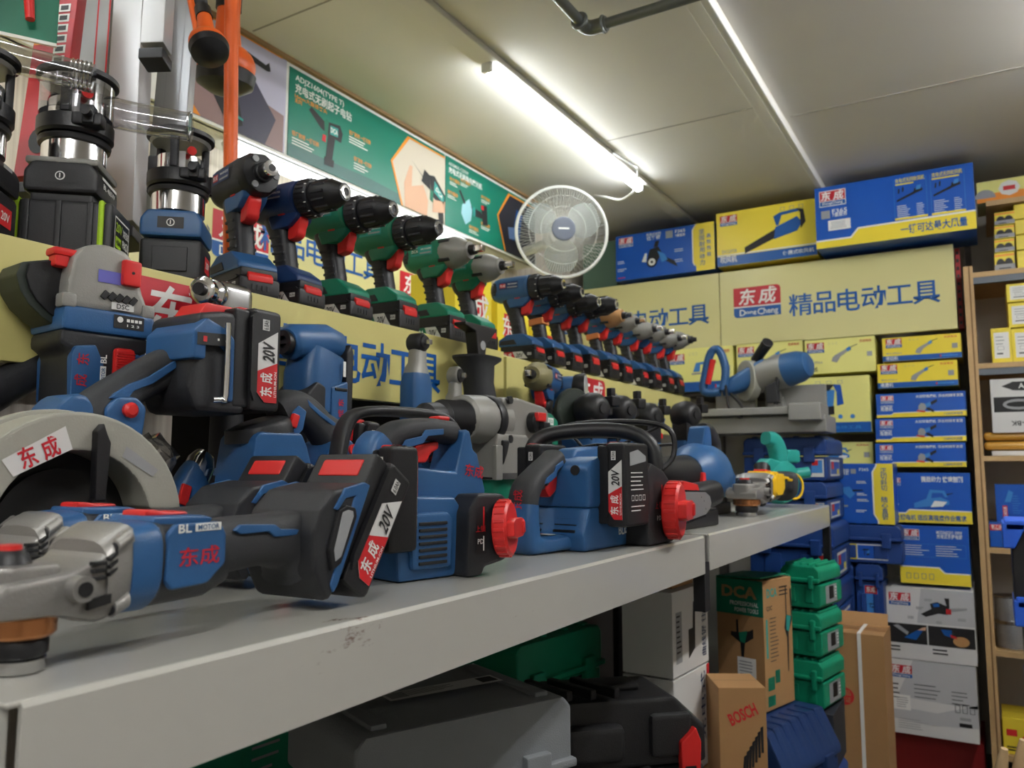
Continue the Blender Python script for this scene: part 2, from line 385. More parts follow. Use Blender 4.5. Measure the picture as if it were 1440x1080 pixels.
# ceiling pipe
PIPE = mat('galvanised_pipe', (120, 124, 122), .4, .8, var=.2, vscale=30)
t = thing('water_pipe', 'grey metal pipe with an elbow under the ceiling', 'pipe', (0, 0, 0))
zp = CEIL-.05
B(PIPE).cyl((-.69, -1.55, zp), (-.69, 1.44, zp), .011).done('long_pipe', t)
B(PIPE).cyl((-.655, 1.47, zp), (1.65, 1.47, zp), .011).done('cross_pipe', t)
B(PIPE).tube([(-.69, 1.425, zp), (-.69, 1.455, zp), (-.678, 1.469, zp), (-.645, 1.47, zp)], .0155, n=14).torus((-.69, 1.432, zp), (0, 1, 0), .0155, .004).torus((-.652, 1.47, zp), (1, 0, 0), .0155, .004).done('elbow', t)
for x in (.2, 1.2): B(PIPE).box((x, 1.47, CEIL-.025), (.02, .03, .05)).done('pipe_clip', t)
for y in (-1.2, .9): B(PIPE).box((-.69, y, CEIL-.025), (.03, .02, .05)).done('pipe_clip', t)

# ------------------------------------------------------------ ledge, sign boards
LZ = 1.221
struct('trim_6', B(WALLP).box((-.862, .0, 1.0), (.02, 1.24, .398)))           # striped boarding below the near end of the ledge
t = thing('display_ledge', 'deep display shelf along the left wall carrying the drill rows', 'shelf', (0, 0, 0))
B(CREAM).box((-1.16, .975, LZ-.009), (.676, 3.05, .018)).done('shelf_board', t)
for y in (.7, 1.3, 2.45): B(STEELP).box((-1.15, y, LZ-.04), (.66, .03, .044)).done('bracket', t)
def sign(label, L, H, lx, lw, cp, cs, rz, loc, chars='精品电动工具', group=None, lean=0, tx=0, logo_on=True, cz=.5, lz=.5, cm=CREAM):
    """cream board, brand plate at lx, row of characters at pitch cp"""
    o = thing('sign_board', label, 'sign', loc, rz, group)
    if lean: o.rotation_euler.y = lean
    b = B(cm).box((L/2, .009, H/2), (L, .018, H), bev=.0015)
    b.face('f')
    if logo_on:
        w = lw; h = w*.66; r = h*.63; zc = H*lz
        b.poly([(lx, zc+h/2-r), (lx+w, zc+h/2-r), (lx+w, zc+h/2-.012), (lx+w-.004, zc+h/2-.004), (lx+w-.012, zc+h/2), (lx, zc+h/2)], SIGNRED)
        b.rect(lx+w/2, zc+h/2-r-h*.02, w, h*.04, WHT)
        b.poly([(lx, zc-h/2+.012), (lx+.004, zc-h/2+.004), (lx+.012, zc-h/2), (lx+w, zc-h/2), (lx+w, zc+h/2-r-h*.04), (lx, zc+h/2-r-h*.04)], SIGNBLUE)
        b.text('东', lx+w*.3, zc+h/2-r/2, r*.66, WHT, bold=.02, sh=.15); b.text('成', lx+w*.73, zc+h/2-r/2, r*.66, WHT, bold=.02, sh=.15)
        b.text('D', lx+w*.19, zc-h/2+h*.16, h*.22, WHT); b.text('ong', lx+w*.37, zc-h/2+h*.13, h*.13, WHT, bold=.015, w=w*.23)
        b.text('C', lx+w*.57, zc-h/2+h*.16, h*.22, WHT); b.text('heng', lx+w*.79, zc-h/2+h*.14, h*.2, WHT, w=w*.3, bold=.012)
    for i, ch in enumerate(chars): b.text(ch, tx+i*cp, H*cz, cs, SIGNBLUE, bold=.012)
    b.done('board', o)
    return o
# boards on the ledge front: local x runs along +Y
sign('cream sign board on the ledge front under the near drill row', 1.03, .122, .243, .165, .066, .054, 90, (-.80, .28, 1.1), tx=.455, cz=.46, lz=.47, cm=CREAM2)
sign('cream sign board on the ledge front under the far drill row', 1.12, .122, .30, .165, .066, .054, 90, (-.80, 1.32, 1.092), tx=.52, cz=.46, lz=.5, cm=CREAM2)
# boards on the wall behind
sign('cream wall sign partly behind the two green drills', .69, .36, .06, .165, .074, .058, 90, (-1.5+.018, 1.1, 1.27), tx=.235, cz=.8, lz=.72)
sign('cream wall sign behind the two impact wrenches', .69, .36, .03, .165, .074, .058, 90, (-1.5+.018, 1.80, 1.27), tx=.235, cz=.8, lz=.72)
sign('blank cream wall panel between the silver rails and the red-plated sign', .28, .36, 0, .1, .07, .06, 90, (-1.5+.018, .81, 1.27), chars='', logo_on=False)

# ------------------------------------------------------------ poster fascia along the top of the left wall
t = thing('poster_fascia', 'white boxed fascia under the ceiling carrying the green posters', 'shelf', (0, 0, 0))
B(WHT).box((-1.41, 1.59, 1.855), (.016, 1.86, .244)).done('front_board', t)
B(WHT).box((-1.455, 1.59, 1.7385), (.088, 1.86, .011)).done('underside_board', t)
def poster_parts(b, L, H): pass
def poster(name, label, y0, L, H, draw, base, z0=1.74):
    b = B(base).box((L/2, .001, H/2), (L, .002, H)).face('f')
    draw(b, L, H); o = b.done(name); o.location = (-1.402+.002, y0, z0); o.rotation_euler = (0, 0, PI/2)
    return tag(o, label, 'poster')
def hexa(x0, x1, H):   # photo panel with a pointed left edge
    return [(x0, H*.52), (x0+.075, H-.008), (x1, H-.008), (x1, .0), (x0+.05, 0)]
def art_drill_poster(b, x, z, s):
    for pts, m in (([(-1.0,.62),(-.9,.75),(-.35,.5),(-.3,.2),(-.5,.25)], DKP), ([(-.38,.52),(-.28,.62),(-.18,.58),(-.22,.12),(-.34,.1)], GREENP),
                   ([(-.22,.55),(.3,.62),(.42,.4),(.36,.1),(-.2,.15)], DKP), ([(-.12,.48),(.22,.5),(.22,.22),(-.12,.2)], TEAL),
                   ([(-.42,.1),(-.28,.1),(-.3,-.12),(-.45,-.1)], REDP), ([(-.2,.15),(.1,.12),(.0,-.55),(-.28,-.55)], DKP), ([(-.34,-.55),(.08,-.55),(.06,-.78),(-.34,-.8)], DKP)):
        b.poly([(x+px*s, z+pz*s) for px, pz in pts], m, 2 if m is DKP else 3)
    b.text('DCA', x+.05*s, z+.35*s, .16*s, WHT, 4, w=.3*s, bold=.03)
def draw_cordless(b, L, H):
    b.text('ADJZ1604(TYPE T)', .018, H-.022, .014, WHT, al='l', w=.17, bold=.02); b.text('充电式无刷起子电钻', .018, H-.046, .019, WHT, al='l', w=.2, bold=.02)
    b.text('16mm大直径夹头', .018, H-.066, .009, ORP, al='l', w=.11); b.text('无刷', .018, H-.078, .009, ORP, al='l')
    art_drill_poster(b, .15, .085, .085)
    for x, z, w in ((.21, .135, .085), (.012, .06, .09), (.23, .07, .07)):
        b.text('轻巧耐用 一键切换', x, z, .01, ORP, al='l', w=w); lines(b, x+w/2, z-.012, w, 3, .007, WHT, 2, .003)
    b.poly([(0, 0), (L, 0), (L, .02), (.3, .035), (0, .03)], mat('poster_green_dark', (12, 92, 84), .35))
    b.poly(hexa(.38, L, H), ORP, 2); b.poly([(x+.008 if i < 2 or i == 4 else x, z-(.006 if i in (1, 2) else 0)) for i, (x, z) in enumerate(hexa(.38, L, H))], BEIGE, 3)
    b.poly([(.445, .0), (.44, .07), (.465, .13), (.478, .13), (.475, .07), (.53, .09), (.555, .05), (.55, 0)], SKIN, 4)
    b.poly([(.575, .02), (.64, .035), (.64, .07), (.58, .06)], SKIN, 6)
    b.poly([(.47, .15), (.53, .115), (.53, .112)], DKP, 4); b.poly([(.52, .1), (.535, .14), (.56, .13), (.565, .085)], DKP, 5)
    b.poly([(.56, .13), (.585, .135), (.64, .09), (.64, .045), (.57, .07)], DKP, 5); b.poly([(.585, .12), (.635, .085), (.635, .06), (.582, .085)], TEAL, 6)
    b.text('DCA', .61, .088, .014, WHT, 7, bold=.03, rot=-32)
    b.poly([(.565, .09), (.58, .085), (.578, .05), (.563, .055)], GREENP, 6); b.poly([(.6, .055), (.63, .05), (.635, 0), (.61, 0)], DKP, 5)
def draw_saw(b, L, H):
    b.text('ADSM05-125SW', .015, H-.02, .011, WHT, al='l', w=.11); b.text('充电式无刷角向磨光机', .015, H-.04, .016, WHT, al='l', w=.19, bold=.02)
    for x, z in ((.08, .17), (.02, .155), (.2, .15), (.01, .11), (.2, .06), (.13, .03)):
        b.text('动力强劲', x, z, .01, ORP, al='l', w=.055); lines(b, x+.028, z-.011, .055, 2, .006, WHT, 2, .0025)
    b.poly([(.09, .09), (.13, .12), (.15, .09), (.14, .05), (.11, .03), (.085, .06)], mat('poster_pale_blue', (150, 200, 210), .4), 2)
    b.poly([(.07, .13), (.08, .135), (.11, .1), (.1, .095)], DKP, 3)
    b.poly([(.14, .1), (.2, .095), (.215, .075), (.15, .07)], DKP, 2); b.poly([(.2, .12), (.235, .125), (.24, .06), (.21, .055)], DKP, 3); b.poly([(.2, .12), (.215, .12), (.215, .105), (.2, .105)], REDP, 4)
    b.poly([(.15, .1), (.165, .1), (.165, .07), (.15, .07)], TEAL, 4)
    b.poly(hexa(.3, L, H), ORP, 2); b.poly([(x+.009 if i < 2 or i == 4 else x, z-(.007 if i in (1, 2) else 0)) for i, (x, z) in enumerate(hexa(.3, L, H))], mat('poster_dark', (44, 44, 56), .4), 3)
    b.poly([(.4, .05), (.45, .06), (.47, .16), (.43, .17), (.41, .1)], SIGNBLUE, 4); b.poly([(.37, .09), (.42, .1), (.43, .06), (.38, .05)], mat('poster_steel_blue', (110, 140, 190), .4), 5)
def draw_vac(b, L, H):
    b.poly([(0, 0), (.29, 0), (.29, .09), (.1, .12), (0, .1)], mat('poster_mauve', (150, 122, 122), .4), 1)
    b.poly([(0, .06), (.0, .24), (.28, .24), (.28, .228), (.03, .228)], ORP, 2); b.poly([(0, 0), (0, .06), (.06, 0)], ORP, 2)
    b.poly([(.13, .0), (.1, .06), (.08, .12), (.14, .15), (.2, .14), (.265, .07), (.235, 0)], mat('poster_slate', (66, 64, 84), .4), 3)
    b.poly([(.1, .155), (.1, .19), (.185, .19), (.195, .15), (.18, .125), (.12, .13)], DKP, 4); b.poly([(.1, .16), (.1, .187), (.17, .183), (.172, .152)], TEAL, 5)
    b.text('DCA', .136, .17, .02, WHT, 6, bold=.03); b.poly([(.1, .2), (.1, .21), (.23, .19), (.24, .2), (.245, .18), (.235, .177), (.2, .18)], DKP, 4)
    b.poly([(.09, .06), (.1, .13), (.15, .1), (.17, .02), (.13, .0), (.12, .02)], DKP, 4)
    for pts in ([(.118, .12), (.122, .12), (.126, .07), (.145, .063), (.146, .068), (.131, .074)], [(.12, .055), (.14, .055), (.15, .04), (.17, .035), (.17, .03), (.147, .033), (.136, .048), (.12, .048)]): b.poly(pts, TEAL, 6)
poster('wall_poster', 'lavender poster of a dark tool, beside the orange pole', .995, .295, .236, draw_vac, LAV)
poster('wall_poster', 'green poster of a cordless drill with a photo of hands drilling', 1.30, .64, .222, draw_cordless, POSTG)
poster('wall_poster', 'green poster of an angle grinder, just left of the wall fan', 1.945, .565, .222, draw_saw, POSTG)
def draw_teal(b, L, H):
    b.rect(L*.5, H*.7, L*.8, .02, WHT); b.rect(L*.55, H*.5, .09, .02, ORP); lines(b, L*.5, H*.3, L*.6, 4, .012, WHT)
o = poster('wall_poster', 'teal poster high behind the red and silver levels', .74, .25, .2, draw_teal, mat('poster_teal', (40, 132, 140), .4), 1.76); o.location.x = WX+.002

# ------------------------------------------------------------ wall fan
def wire_fan():
    D = gy(790, 326, 2.33); nrm = (V((0, 0, CZ))-D); nrm.z = -.12; nrm = (nrm.normalized()+V((.25, -.1, -.02))).normalized()
    t = thing('wall_fan', 'round wall fan with white wire cage and translucent blades', 'fan', D)
    zc = nrm; x = V((0, 0, 1)).cross(zc).normalized(); y = zc.cross(x)
    t.rotation_mode = 'QUATERNION'; t.rotation_quaternion = MX((x, y, zc)).transposed().to_quaternion()
    CAGE = mat('fan_cage_white', (206, 206, 201), .45); R = .154
    B(CAGE).torus((0, 0, 0), (0, 0, 1), R, .0055, 64).done('rim', t)
    b = B(CAGE)
    for i in range(104):
        a = 2*PI*i/104; c, s = math.cos(a), math.sin(a); b.m(CAGE)
        b.tube([(c*.04, s*.04, .042), (c*.1, s*.1, .038), (c*(R-.006), s*(R-.006), .004)], 0.0006, n=4, k=3)
    for r, z in ((.075, .041), (.115, .033)): b.torus((0, 0, z), (0, 0, 1), r, .0009, 48, 5)
    b.done('front_cage', t)
    b = B(CAGE)
    for i in range(64):
        a = 2*PI*i/64; c, s = math.cos(a), math.sin(a)
        b.tube([(c*.04, s*.04, -.05), (c*.11, s*.11, -.045), (c*(R-.006), s*(R-.006), -.004)], .0007, n=4, k=3)
    b.done('rear_cage', t)
    B(mat('fan_hub_grey', (92, 98, 112), .45)).rev([(0, .04), (.004, .04), (.008, .034)], (0, 0, .04), (0, 0, 1)).face('t', (0, 0, .0486)).rect(0, 0, .036, .005, WHT, 2).done('badge_disc', t)
    BL = mat('fan_blade_clear', (150, 160, 156), .4); BL.node_tree.nodes['Principled BSDF'].inputs['Alpha'].default_value = .4
    for k in range(3):
        b = B(BL); a0 = 2*PI*k/3+.5; rs = []
        for i in range(9):
            r = .03+.108*i/8; w = .30+.55*math.sin(PI*min(1, .25+.75*i/8)); tw = .6-.3*i/8; ring = []
            for sgn in (1, -1):
                for j in range(7):
                    q = (j/6-.5)*(1 if sgn > 0 else -1); a = a0+q*2*w*.85; ring.append((r*math.cos(a), r*math.sin(a), q*.03*tw*2+sgn*.0008))
            rs.append(ring)
        b.rings(rs); b.done('blade', t)
    B(CAGE).cyl((0, 0, -.006), (0, 0, .03), .03).done('hub', t)
    B(CAGE).rev([(0, .03), (.02, .055), (.08, .05), (.1, .03)], (0, 0, -.05), (0, 0, -1)).done('motor_housing', t)
    wallp = t.matrix_basis.inverted() @ V((WX+.012, D.y+.1, D.z-.03)); 
    B(CAGE).cyl((0, 0, -.14), tuple(wallp), .018).done('wall_arm', t)
    return t
wire_fan()
# white boiler-like cover and cream flap behind the fan and drills
tag(B(mat('smoke_green_box', (88, 116, 100), .5)).box((-1.34, 3.0, 1.824), (.16, .1, .2), bev=.01).done('green_box'), 'dull green box on the far wall shelf behind the fan', 'box')
tag(B(mat('cream_locker', (176, 172, 158), .5)).box((-1.18, 3.21, 1.835), (.3, .18, .22), bev=.006).face('f', (0, 3.12, 0)).rect(-1.18, 1.845, .003, .2, DKP).done('wall_locker'), 'grey-cream wall locker between the fan and the blue saw box', 'locker')
# ============================================================ cartons
STEELD = mat('slate_painted_steel', (96, 104, 112), .45)
def carton(name, label, cat, loc, w, d, h, m, art=None, rz=0, group=None, bev=.0015, sticker=None, rot=None):
    """local x right, front face at y=0, base at z=0"""
    b = B(m).box((w/2, d/2, h/2), (w, d, h), bev=bev)
    b.m(DKP).face('t', (0, 0, h)); b.rect(w/2, d/2, w*.99, .0015, mat_line)
    b.face('f')
    if art: art(b, w, h, d)
    o = b.done(name); o.location = loc; o.rotation_euler = rot if rot else (0, 0, math.radians(rz)); tag(o, label, cat, group)
    if sticker:
        for (a, z, ww, hh, mm) in sticker:
            s = B(mm).face('f').rect(a, z, ww, hh, mm, 3)
            for i in range(5): s.rect(a-ww*.05, z+hh*(.3-.15*i), ww*.75*random.uniform(.6, 1), hh*.05, GREYP, 4)
            s.done('label_sticker', o)
    return o
mat_line = mat('carton_seam', (90, 80, 60), .7)
def px(name, label, cat, L, R, Y, d, m, art=None, group=None, sticker=None, dz=0):
    """L, R = (u, v top, v bottom) of the left and right front edges"""
    x0 = (gy(L[0], L[1], Y).x+gy(L[0], L[2], Y).x)/2; x1 = (gy(R[0], R[1], Y).x+gy(R[0], R[2], Y).x)/2
    z1 = (gy(L[0], L[1], Y).z+gy(R[0], R[1], Y).z)/2; z0 = (gy(L[0], L[2], Y).z+gy(R[0], R[2], Y).z)/2
    return carton(name, label, cat, (x0, Y, z0+dz), x1-x0, d, z1-z0-dz, m, art, 0, group, .0015, sticker)
# --- printed faces
def p_band(b, w, h, c=YELP, k=.2, step=True):
    if step: b.poly([(0, 0), (w, 0), (w, h*k*1.25), (w*.38, h*k*1.1), (w*.31, h*k*.75), (0, h*k*.65)], WHT, 1); b.poly([(0, 0), (w, 0), (w, h*k*1.18), (w*.385, h*k*1.03), (w*.315, h*k*.68), (0, h*k*.58)], c, 2)
    else: b.rect(w/2, h*k/2, w, h*k, c, 1)
def a_saw(b, w, h, d):
    logo(b, w*.11, h*.84, w*.14, True); b.text('往复锯', w*.4, h*.85, h*.07, WHT, w=w*.14); b.text('充电式无刷', w*.4, h*.93, h*.05, WHT, w=w*.15)
    b.rect(w*.56, h*.87, w*.07, h*.16, GREYP, 2); b.text('F365', w*.67, h*.91, h*.07, WHT, w=w*.1); b.text('7重服务', w*.67, h*.82, h*.05, WHT, w=w*.1)
    b.poly([(w*.82, h*1), (w*.79, h*.88), (w*.79, h*.2), (w*.82, h*.1), (w*.82, 0), (w, 0), (w, h)], YELP, 2); b.poly([(w*.82, h), (w*.785, h*.88), (w*.785, h*.2), (w*.8, h*.12), (w*.81, h*.12), (w*.795, h*.2), (w*.795, h*.88), (w*.83, h)], WHT, 3)
    for i, c in enumerate('坚固耐用动力'): b.text(c, w*.88, h*(.82-.13*i), h*.09, SIGNBLUE, 3)
    for i, c in enumerate('高效性能'): b.text(c, w*.945, h*(.72-.13*i), h*.07, SIGNBLUE, 3)
    art_saw(b, w*.42, h*.42, w*.2)
    for x, z in ((.07, .42), (.07, .25), (.66, .52), (.66, .3)): lines(b, w*x, h*z, w*.1, 2, h*.04, WHT, 2, h*.012)
    b.rect(w*.06, h*.06, w*.08, h*.02, REDP, 2)
def art_saw(b, a, z, s):
    A(b, a, z, s, 1, [(-.45,-.1),(-.3,.42),(.15,.5),(.3,.2),(.1,-.2)], DKP, 2); A(b, a, z, s, 1, [(-.72,-.15),(-.55,.25),(-.45,.25),(-.5,-.2)], WHT, 3)
    b.poly([(a+s*(-.2)+s*.27*math.cos(t*PI/10), z-s*.22+s*.27*math.sin(t*PI/10)) for t in range(20)], DKP, 3)
    b.poly([(a+s*(-.2)+s*.18*math.cos(t*PI/10), z-s*.22+s*.18*math.sin(t*PI/10)) for t in range(20)], WHT, 4)
    b.poly([(a+s*(-.2)+s*.07*math.cos(t*PI/10), z-s*.22+s*.07*math.sin(t*PI/10)) for t in range(20)], DKP, 5)
    A(b, a, z, s, 1, [(.1,.3),(.45,.1),(.6,-.2),(.3,-.3)], LBLUEP, 4); A(b, a, z, s, 1, [(.5,-.05),(.95,-.3),(1.1,-.6),(.9,-.5),(.5,-.25)], DKP, 3); A(b, a, z, s, 1, [(-.1,.48),(.0,.8),(.2,.8),(.12,.5)], DKP, 3)
def a_blow(b, w, h, d):
    b.rect(w/2, h*.09, w, h*.18, SIGNBLUE, 1); b.rect(w/2, h*.2, w, h*.02, WHT, 1); logo(b, w*.13, h*.84, w*.18); art_blower(b, w*.62, h*.5, w*.33)
    b.text('便携式吹风机', w*.82, h*.1, h*.06, WHT, w=w*.3); b.text('吹风机', w*.12, h*.12, h*.1, WHT, w=w*.17); b.text('DCQF28', w*.13, h*.26, h*.06, GREYP, w=w*.15)
    for i in range(3): b.frame(w*(.68+.09*i), h*.9, w*.04, h*.06, w*.004, GREYP)
def a_blowbig(b, w, h, d):
    b.poly([(0, 0), (w, 0), (w, h*.285), (w*.28, h*.265), (w*.23, h*.135), (0, h*.135)], WHT, 1); b.poly([(0, 0), (w, 0), (w, h*.26), (w*.285, h*.24), (w*.235, h*.11), (0, h*.11)], YELP, 2)
    logo(b, w*.12, h*.8, w*.17, True); b.text('F365', w*.165, h*.58, h*.07, WHT, w=w*.1); b.text('7重服务', w*.165, h*.52, h*.05, WHT, w=w*.1)
    b.rect(w*.07, h*.54, w*.06, h*.13, GREYP, 2)
    for i, x in enumerate((.62, .845)):
        b.frame(w*x, h*.61, w*.2, h*.6, w*.002, LBLUEP, 2); b.text('充电式无刷吹风机', w*x, h*.9, h*.055, YELP, w=w*.18); lines(b, w*x, h*.84, w*.18, 1, .01, YELP, 2, h*.02)
        art_blower2(b, w*x+.0, h*.68, w*.085); lines(b, w*(x-.04), h*.5, w*.09, 7, h*.03, WHT, 2, h*.008); lines(b, w*(x+.06), h*.5, w*.05, 7, h*.03, WHT, 2, h*.008); b.rect(w*x, h*.3, w*.2, h*.03, YELP, 3)
    b.text('一键可达最大风量', w*.75, h*.13, h*.11, SIGNBLUE, 3, w=w*.4, bold=.02)
def art_blower2(b, a, z, s):
    A(b, a, z, s, 1, [(-1,-.6),(.3,-.1),(.3,.12),(-1,-.42)], DKP, 3); A(b, a, z, s, 1, [(.2,-.12),(.9,.1),(.9,.3),(.3,.35)], DKP, 3); A(b, a, z, s, 1, [(.4,.2),(.75,.25),(.8,.6),(.5,.55)], LBLUEP, 4)
    A(b, a, z, s, 1, [(-.9,.1),(-.78,.1),(-.74,.5),(-.86,.5)], DKP, 3); A(b, a, z, s, 1, [(-.6,.2),(-.48,.2),(-.44,.6),(-.56,.6)], DKP, 3)
def a_yellow(art, cn, blue=True, lx=.15):
    def f(b, w, h, d):
        if blue: b.rect(w/2, h*.11, w, h*.22, SIGNBLUE, 1); b.text(cn, w*.12, h*.12, h*.14, WHT, w=w*.16); b.rect(w*.85, h*.11, w*.2, h*.05, LBLUEP, 2); b.rect(w*.74, h*.11, w*.02, h*.08, REDP, 2)
        else: b.text(cn, w*.12, h*.13, h*.11, DKP, w=w*.12)
        logo(b, w*lx, h*.76, min(w*.25, h*.62)); art(b, w*.56, h*.55, min(w*.22, h*.5)); b.text('M1F-FF02-6', w*.15, h*.33, h*.07, GREYP, w=w*.2)
        b.rect(w*.92, h*.5, w*.07, w*.07, GREYP, 2); b.text('东成电动', w*.87, h*.88, h*.06, REDP, w=w*.16)
        for i in range(3): b.frame(w*(.36+.05*i), h*.86, w*.02, h*.06, w*.002, GREYP)
    return f
def a_hamm(b, w, h, d):
    b.rect(w/2, h*.09, w, h*.18, SIGNBLUE, 1); art_hammer(b, w*.45, h*.6, w*.4)
    for i in range(4): b.poly([(w*(.42+.13*i)+w*.025*math.cos(t*PI/8), h*.28+w*.025*math.sin(t*PI/8)) for t in range(16)], LBLUEP, 2)
    b.text('江苏东成电动工具', w*.6, h*.09, h*.05, LBLUEP, w=w*.6); b.rect(w*.24, h*.09, w*.05, h*.05, REDP, 2)
    for i in range(3): b.frame(w*(.45+.12*i), h*.9, w*.05, h*.05, w*.004, GREYP)
def a_grind(b, w, h, d):
    b.poly([(0, 0), (w, 0), (w, h*.23), (w*.2, h*.2), (w*.17, h*.12), (0, h*.12)], WHT, 1); b.poly([(0, 0), (w, 0), (w, h*.2), (w*.2, h*.17), (w*.175, h*.1), (0, h*.1)], YELP, 2)
    logo(b, w*.13, h*.76, w*.14, True); b.text('大功率角磨机', w*.57, h*.84, h*.1, WHT, w=w*.23, bold=.02); b.text('超长时间不发烫', w*.84, h*.84, h*.1, WHT, w=w*.27, bold=.02)
    art_grinder(b, w*.57, h*.42, h*.5); b.text('角磨机', w*.12, h*.36, h*.14, WHT, w=w*.14); b.text('S1M-FF05', w*.12, h*.48, h*.07, WHT, w=w*.14); b.text('1100W大功率', w*.86, h*.1, h*.09, SIGNBLUE, 3, w=w*.2)
def a_jig(b, w, h, d):
    logo(b, w*.07, h*.84, w*.2, True); b.text('曲线锯', w*.36, h*.86, h*.08, WHT, w=w*.15); b.text('F365', w*.63, h*.9, h*.05, WHT, w=w*.12); b.rect(w*.49, h*.87, w*.07, h*.08, GREYP, 2)
    art_jigsaw(b, w*.3, h*.45, w*.34); b.poly([(w*.78, 0), (w*.78, h*.06), (w*.73, h*.16), (w*.73, h*.86), (w*.78, h*.96), (w*.78, h), (w, h), (w, 0)], WHT, 2)
    b.poly([(w*.8, 0), (w*.8, h*.06), (w*.75, h*.16), (w*.75, h*.86), (w*.8, h*.96), (w*.8, h), (w, h), (w, 0)], YELP, 3)
    for i, c in enumerate('正切斜切 随心直锯'): b.text(c, w*.88, h*(.88-.095*i), h*.075, SIGNBLUE, 4) if c != ' ' else 0
    for x, z in ((.6, .7), (.6, .5), (.6, .4), (.58, .22), (.1, .12)): lines(b, w*x, h*z, w*.15, 2, h*.025, WHT, 2, h*.012)
def a_plane(b, w, h, d):
    b.poly([(0, 0), (w, 0), (w, h*.25), (w*.22, h*.27), (w*.17, h*.2), (0, h*.2)], WHT, 1); b.poly([(0, 0), (w, 0), (w, h*.23), (w*.22, h*.245), (w*.175, h*.18), (0, h*.18)], YELP, 2)
    logo(b, w*.04, h*.82, w*.16, True); b.text('强劲动力 快速刨削', w*.65, h*.87, h*.09, WHT, w=w*.52, bold=.03); art_planer(b, w*.52, h*.48, w*.26)
    b.text('全铜电机 适应高强度作业需求', w*.48, h*.1, h*.09, SIGNBLUE, 3, w=w*.9, bold=.02); lines(b, w*.06, h*.42, w*.1, 3, h*.06, WHT, 2, h*.02)
def a_blue2(b, w, h, d):
    b.poly([(0, 0), (w, 0), (w, h*.21), (w*.65, h*.21), (w*.57, h*.3), (0, h*.3)], WHT, 1); b.poly([(0, 0), (w, 0), (w, h*.19), (w*.64, h*.19), (w*.56, h*.28), (0, h*.28)], YELP, 2)
    logo(b, w*.17, h*.85, w*.25, True); b.text('MODE6023V1 100W', w*.73, h*.9, h*.06, WHT, w=w*.36); b.text('充电式手提电锯', w*.73, h*.83, h*.06, WHT, w=w*.36)
    b.frame(w*.5, h*.58, w*.9, h*.22, w*.004, LBLUEP, 2); lines(b, w*.27, h*.66, w*.4, 5, h*.04, WHT, 2, h*.01); lines(b, w*.72, h*.66, w*.38, 5, h*.04, WHT, 2, h*.01)
    for i in range(4): b.frame(w*(.12+.11*i), h*.13, w*.06, h*.09, w*.006, SIGNBLUE, 3)
def a_white1(b, w, h, d):
    b.poly([(0, h), (w*.42, h), (w*.3, h*.52), (0, h*.55)], GREYP if False else OFFW, 1); b.poly([(w*.42, h), (w, h), (w, h*.52), (w*.36, h*.52)], mat_pg, 1)
    logo(b, w*.17, h*.84, w*.25); art_chainsaw(b, w*.65, h*.74, w*.27)
    for x, z in ((.5, .86), (.4, .74), (.3, .6), (.86, .62), (.62, .56)): lines(b, w*x, h*z, w*.09, 2, h*.02, GREYP, 2, h*.012)
    b.rect(w*.235, h*.36, w*.46, h*.27, DKP, 2); b.rect(w*.735, h*.36, w*.51, h*.27, DKP, 2)
    b.poly([(w*.2, h*.3), (w*.34, h*.28), (w*.44, h*.45), (w*.36, h*.42)], SIGNBLUE, 3); b.poly([(w*.36, h*.42), (w*.42, h*.46), (w*.46, h*.47), (w*.45, h*.42)], SKIN, 4); b.poly([(w*.08, h*.46), (w*.24, h*.34), (w*.26, h*.38), (w*.14, h*.48)], GREYP, 3)
    b.poly([(w*.84+w*.09*math.cos(t*PI/8), h*.31+h*.07*math.sin(t*PI/8)) for t in range(16)], TAN, 3); b.poly([(w*.62, h*.46), (w*.74, h*.46), (w*.74, h*.36), (w*.66, h*.38)], SIGNBLUE, 3); b.poly([(w*.72, h*.4), (w*.78, h*.38), (w*.8, h*.34), (w*.73, h*.36)], REDP, 4)
    lines(b, w*.12, h*.17, w*.16, 2, h*.05, DKP, 2, h*.02); lines(b, w*.62, h*.17, w*.2, 2, h*.05, DKP, 2, h*.02)
mat_pg = mat('pale_grey_print', (186, 188, 190), .5)
def a_white2(b, w, h, d):
    b.poly([(w*.3, h), (w, h), (w, h*.45), (w*.1, h*.5)], mat_pg, 1); b.poly([(0, h*.36), (w*.55, h*.33), (w, h*.5), (w, h*.2), (w*.5, h*.16), (0, h*.2)], mat_pg, 1)
    logo(b, w*.16, h*.84, w*.25); lines(b, w*.1, h*.66, w*.1, 4, h*.06, DKP, 2, h*.018); lines(b, w*.45, h*.68, w*.3, 4, h*.055, DKP, 2, h*.01); lines(b, w*.82, h*.64, w*.2, 4, h*.05, DKP, 2, h*.01)
    b.rect(w*.14, h*.42, w*.22, h*.2, WHT, 2); lines(b, w*.16, h*.48, w*.14, 5, h*.03, GREYP, 3, h*.01); b.rect(w*.86, h*.22, w*.14, h*.05, DKP, 2); b.rect(w*.86, h*.3, w*.12, h*.04, GREYP, 2)
    for i in range(3): b.frame(w*(.78+.08*i), h*.43, w*.05, h*.1, w*.006, DKP, 3)
    lines(b, w*.3, h*.2, w*.4, 5, h*.03, GREYP, 2, h*.008)

BY = 2.9
# --- rack the back wall goods stand on
t = thing('display_rack', 'board-topped display rack against the back wall behind the cream signs', 'rack', (0, 0, 0))
B(PLY).box((-.735, 3.115, 1.7135), (1.31, .37, .016)).done('top_board', t)

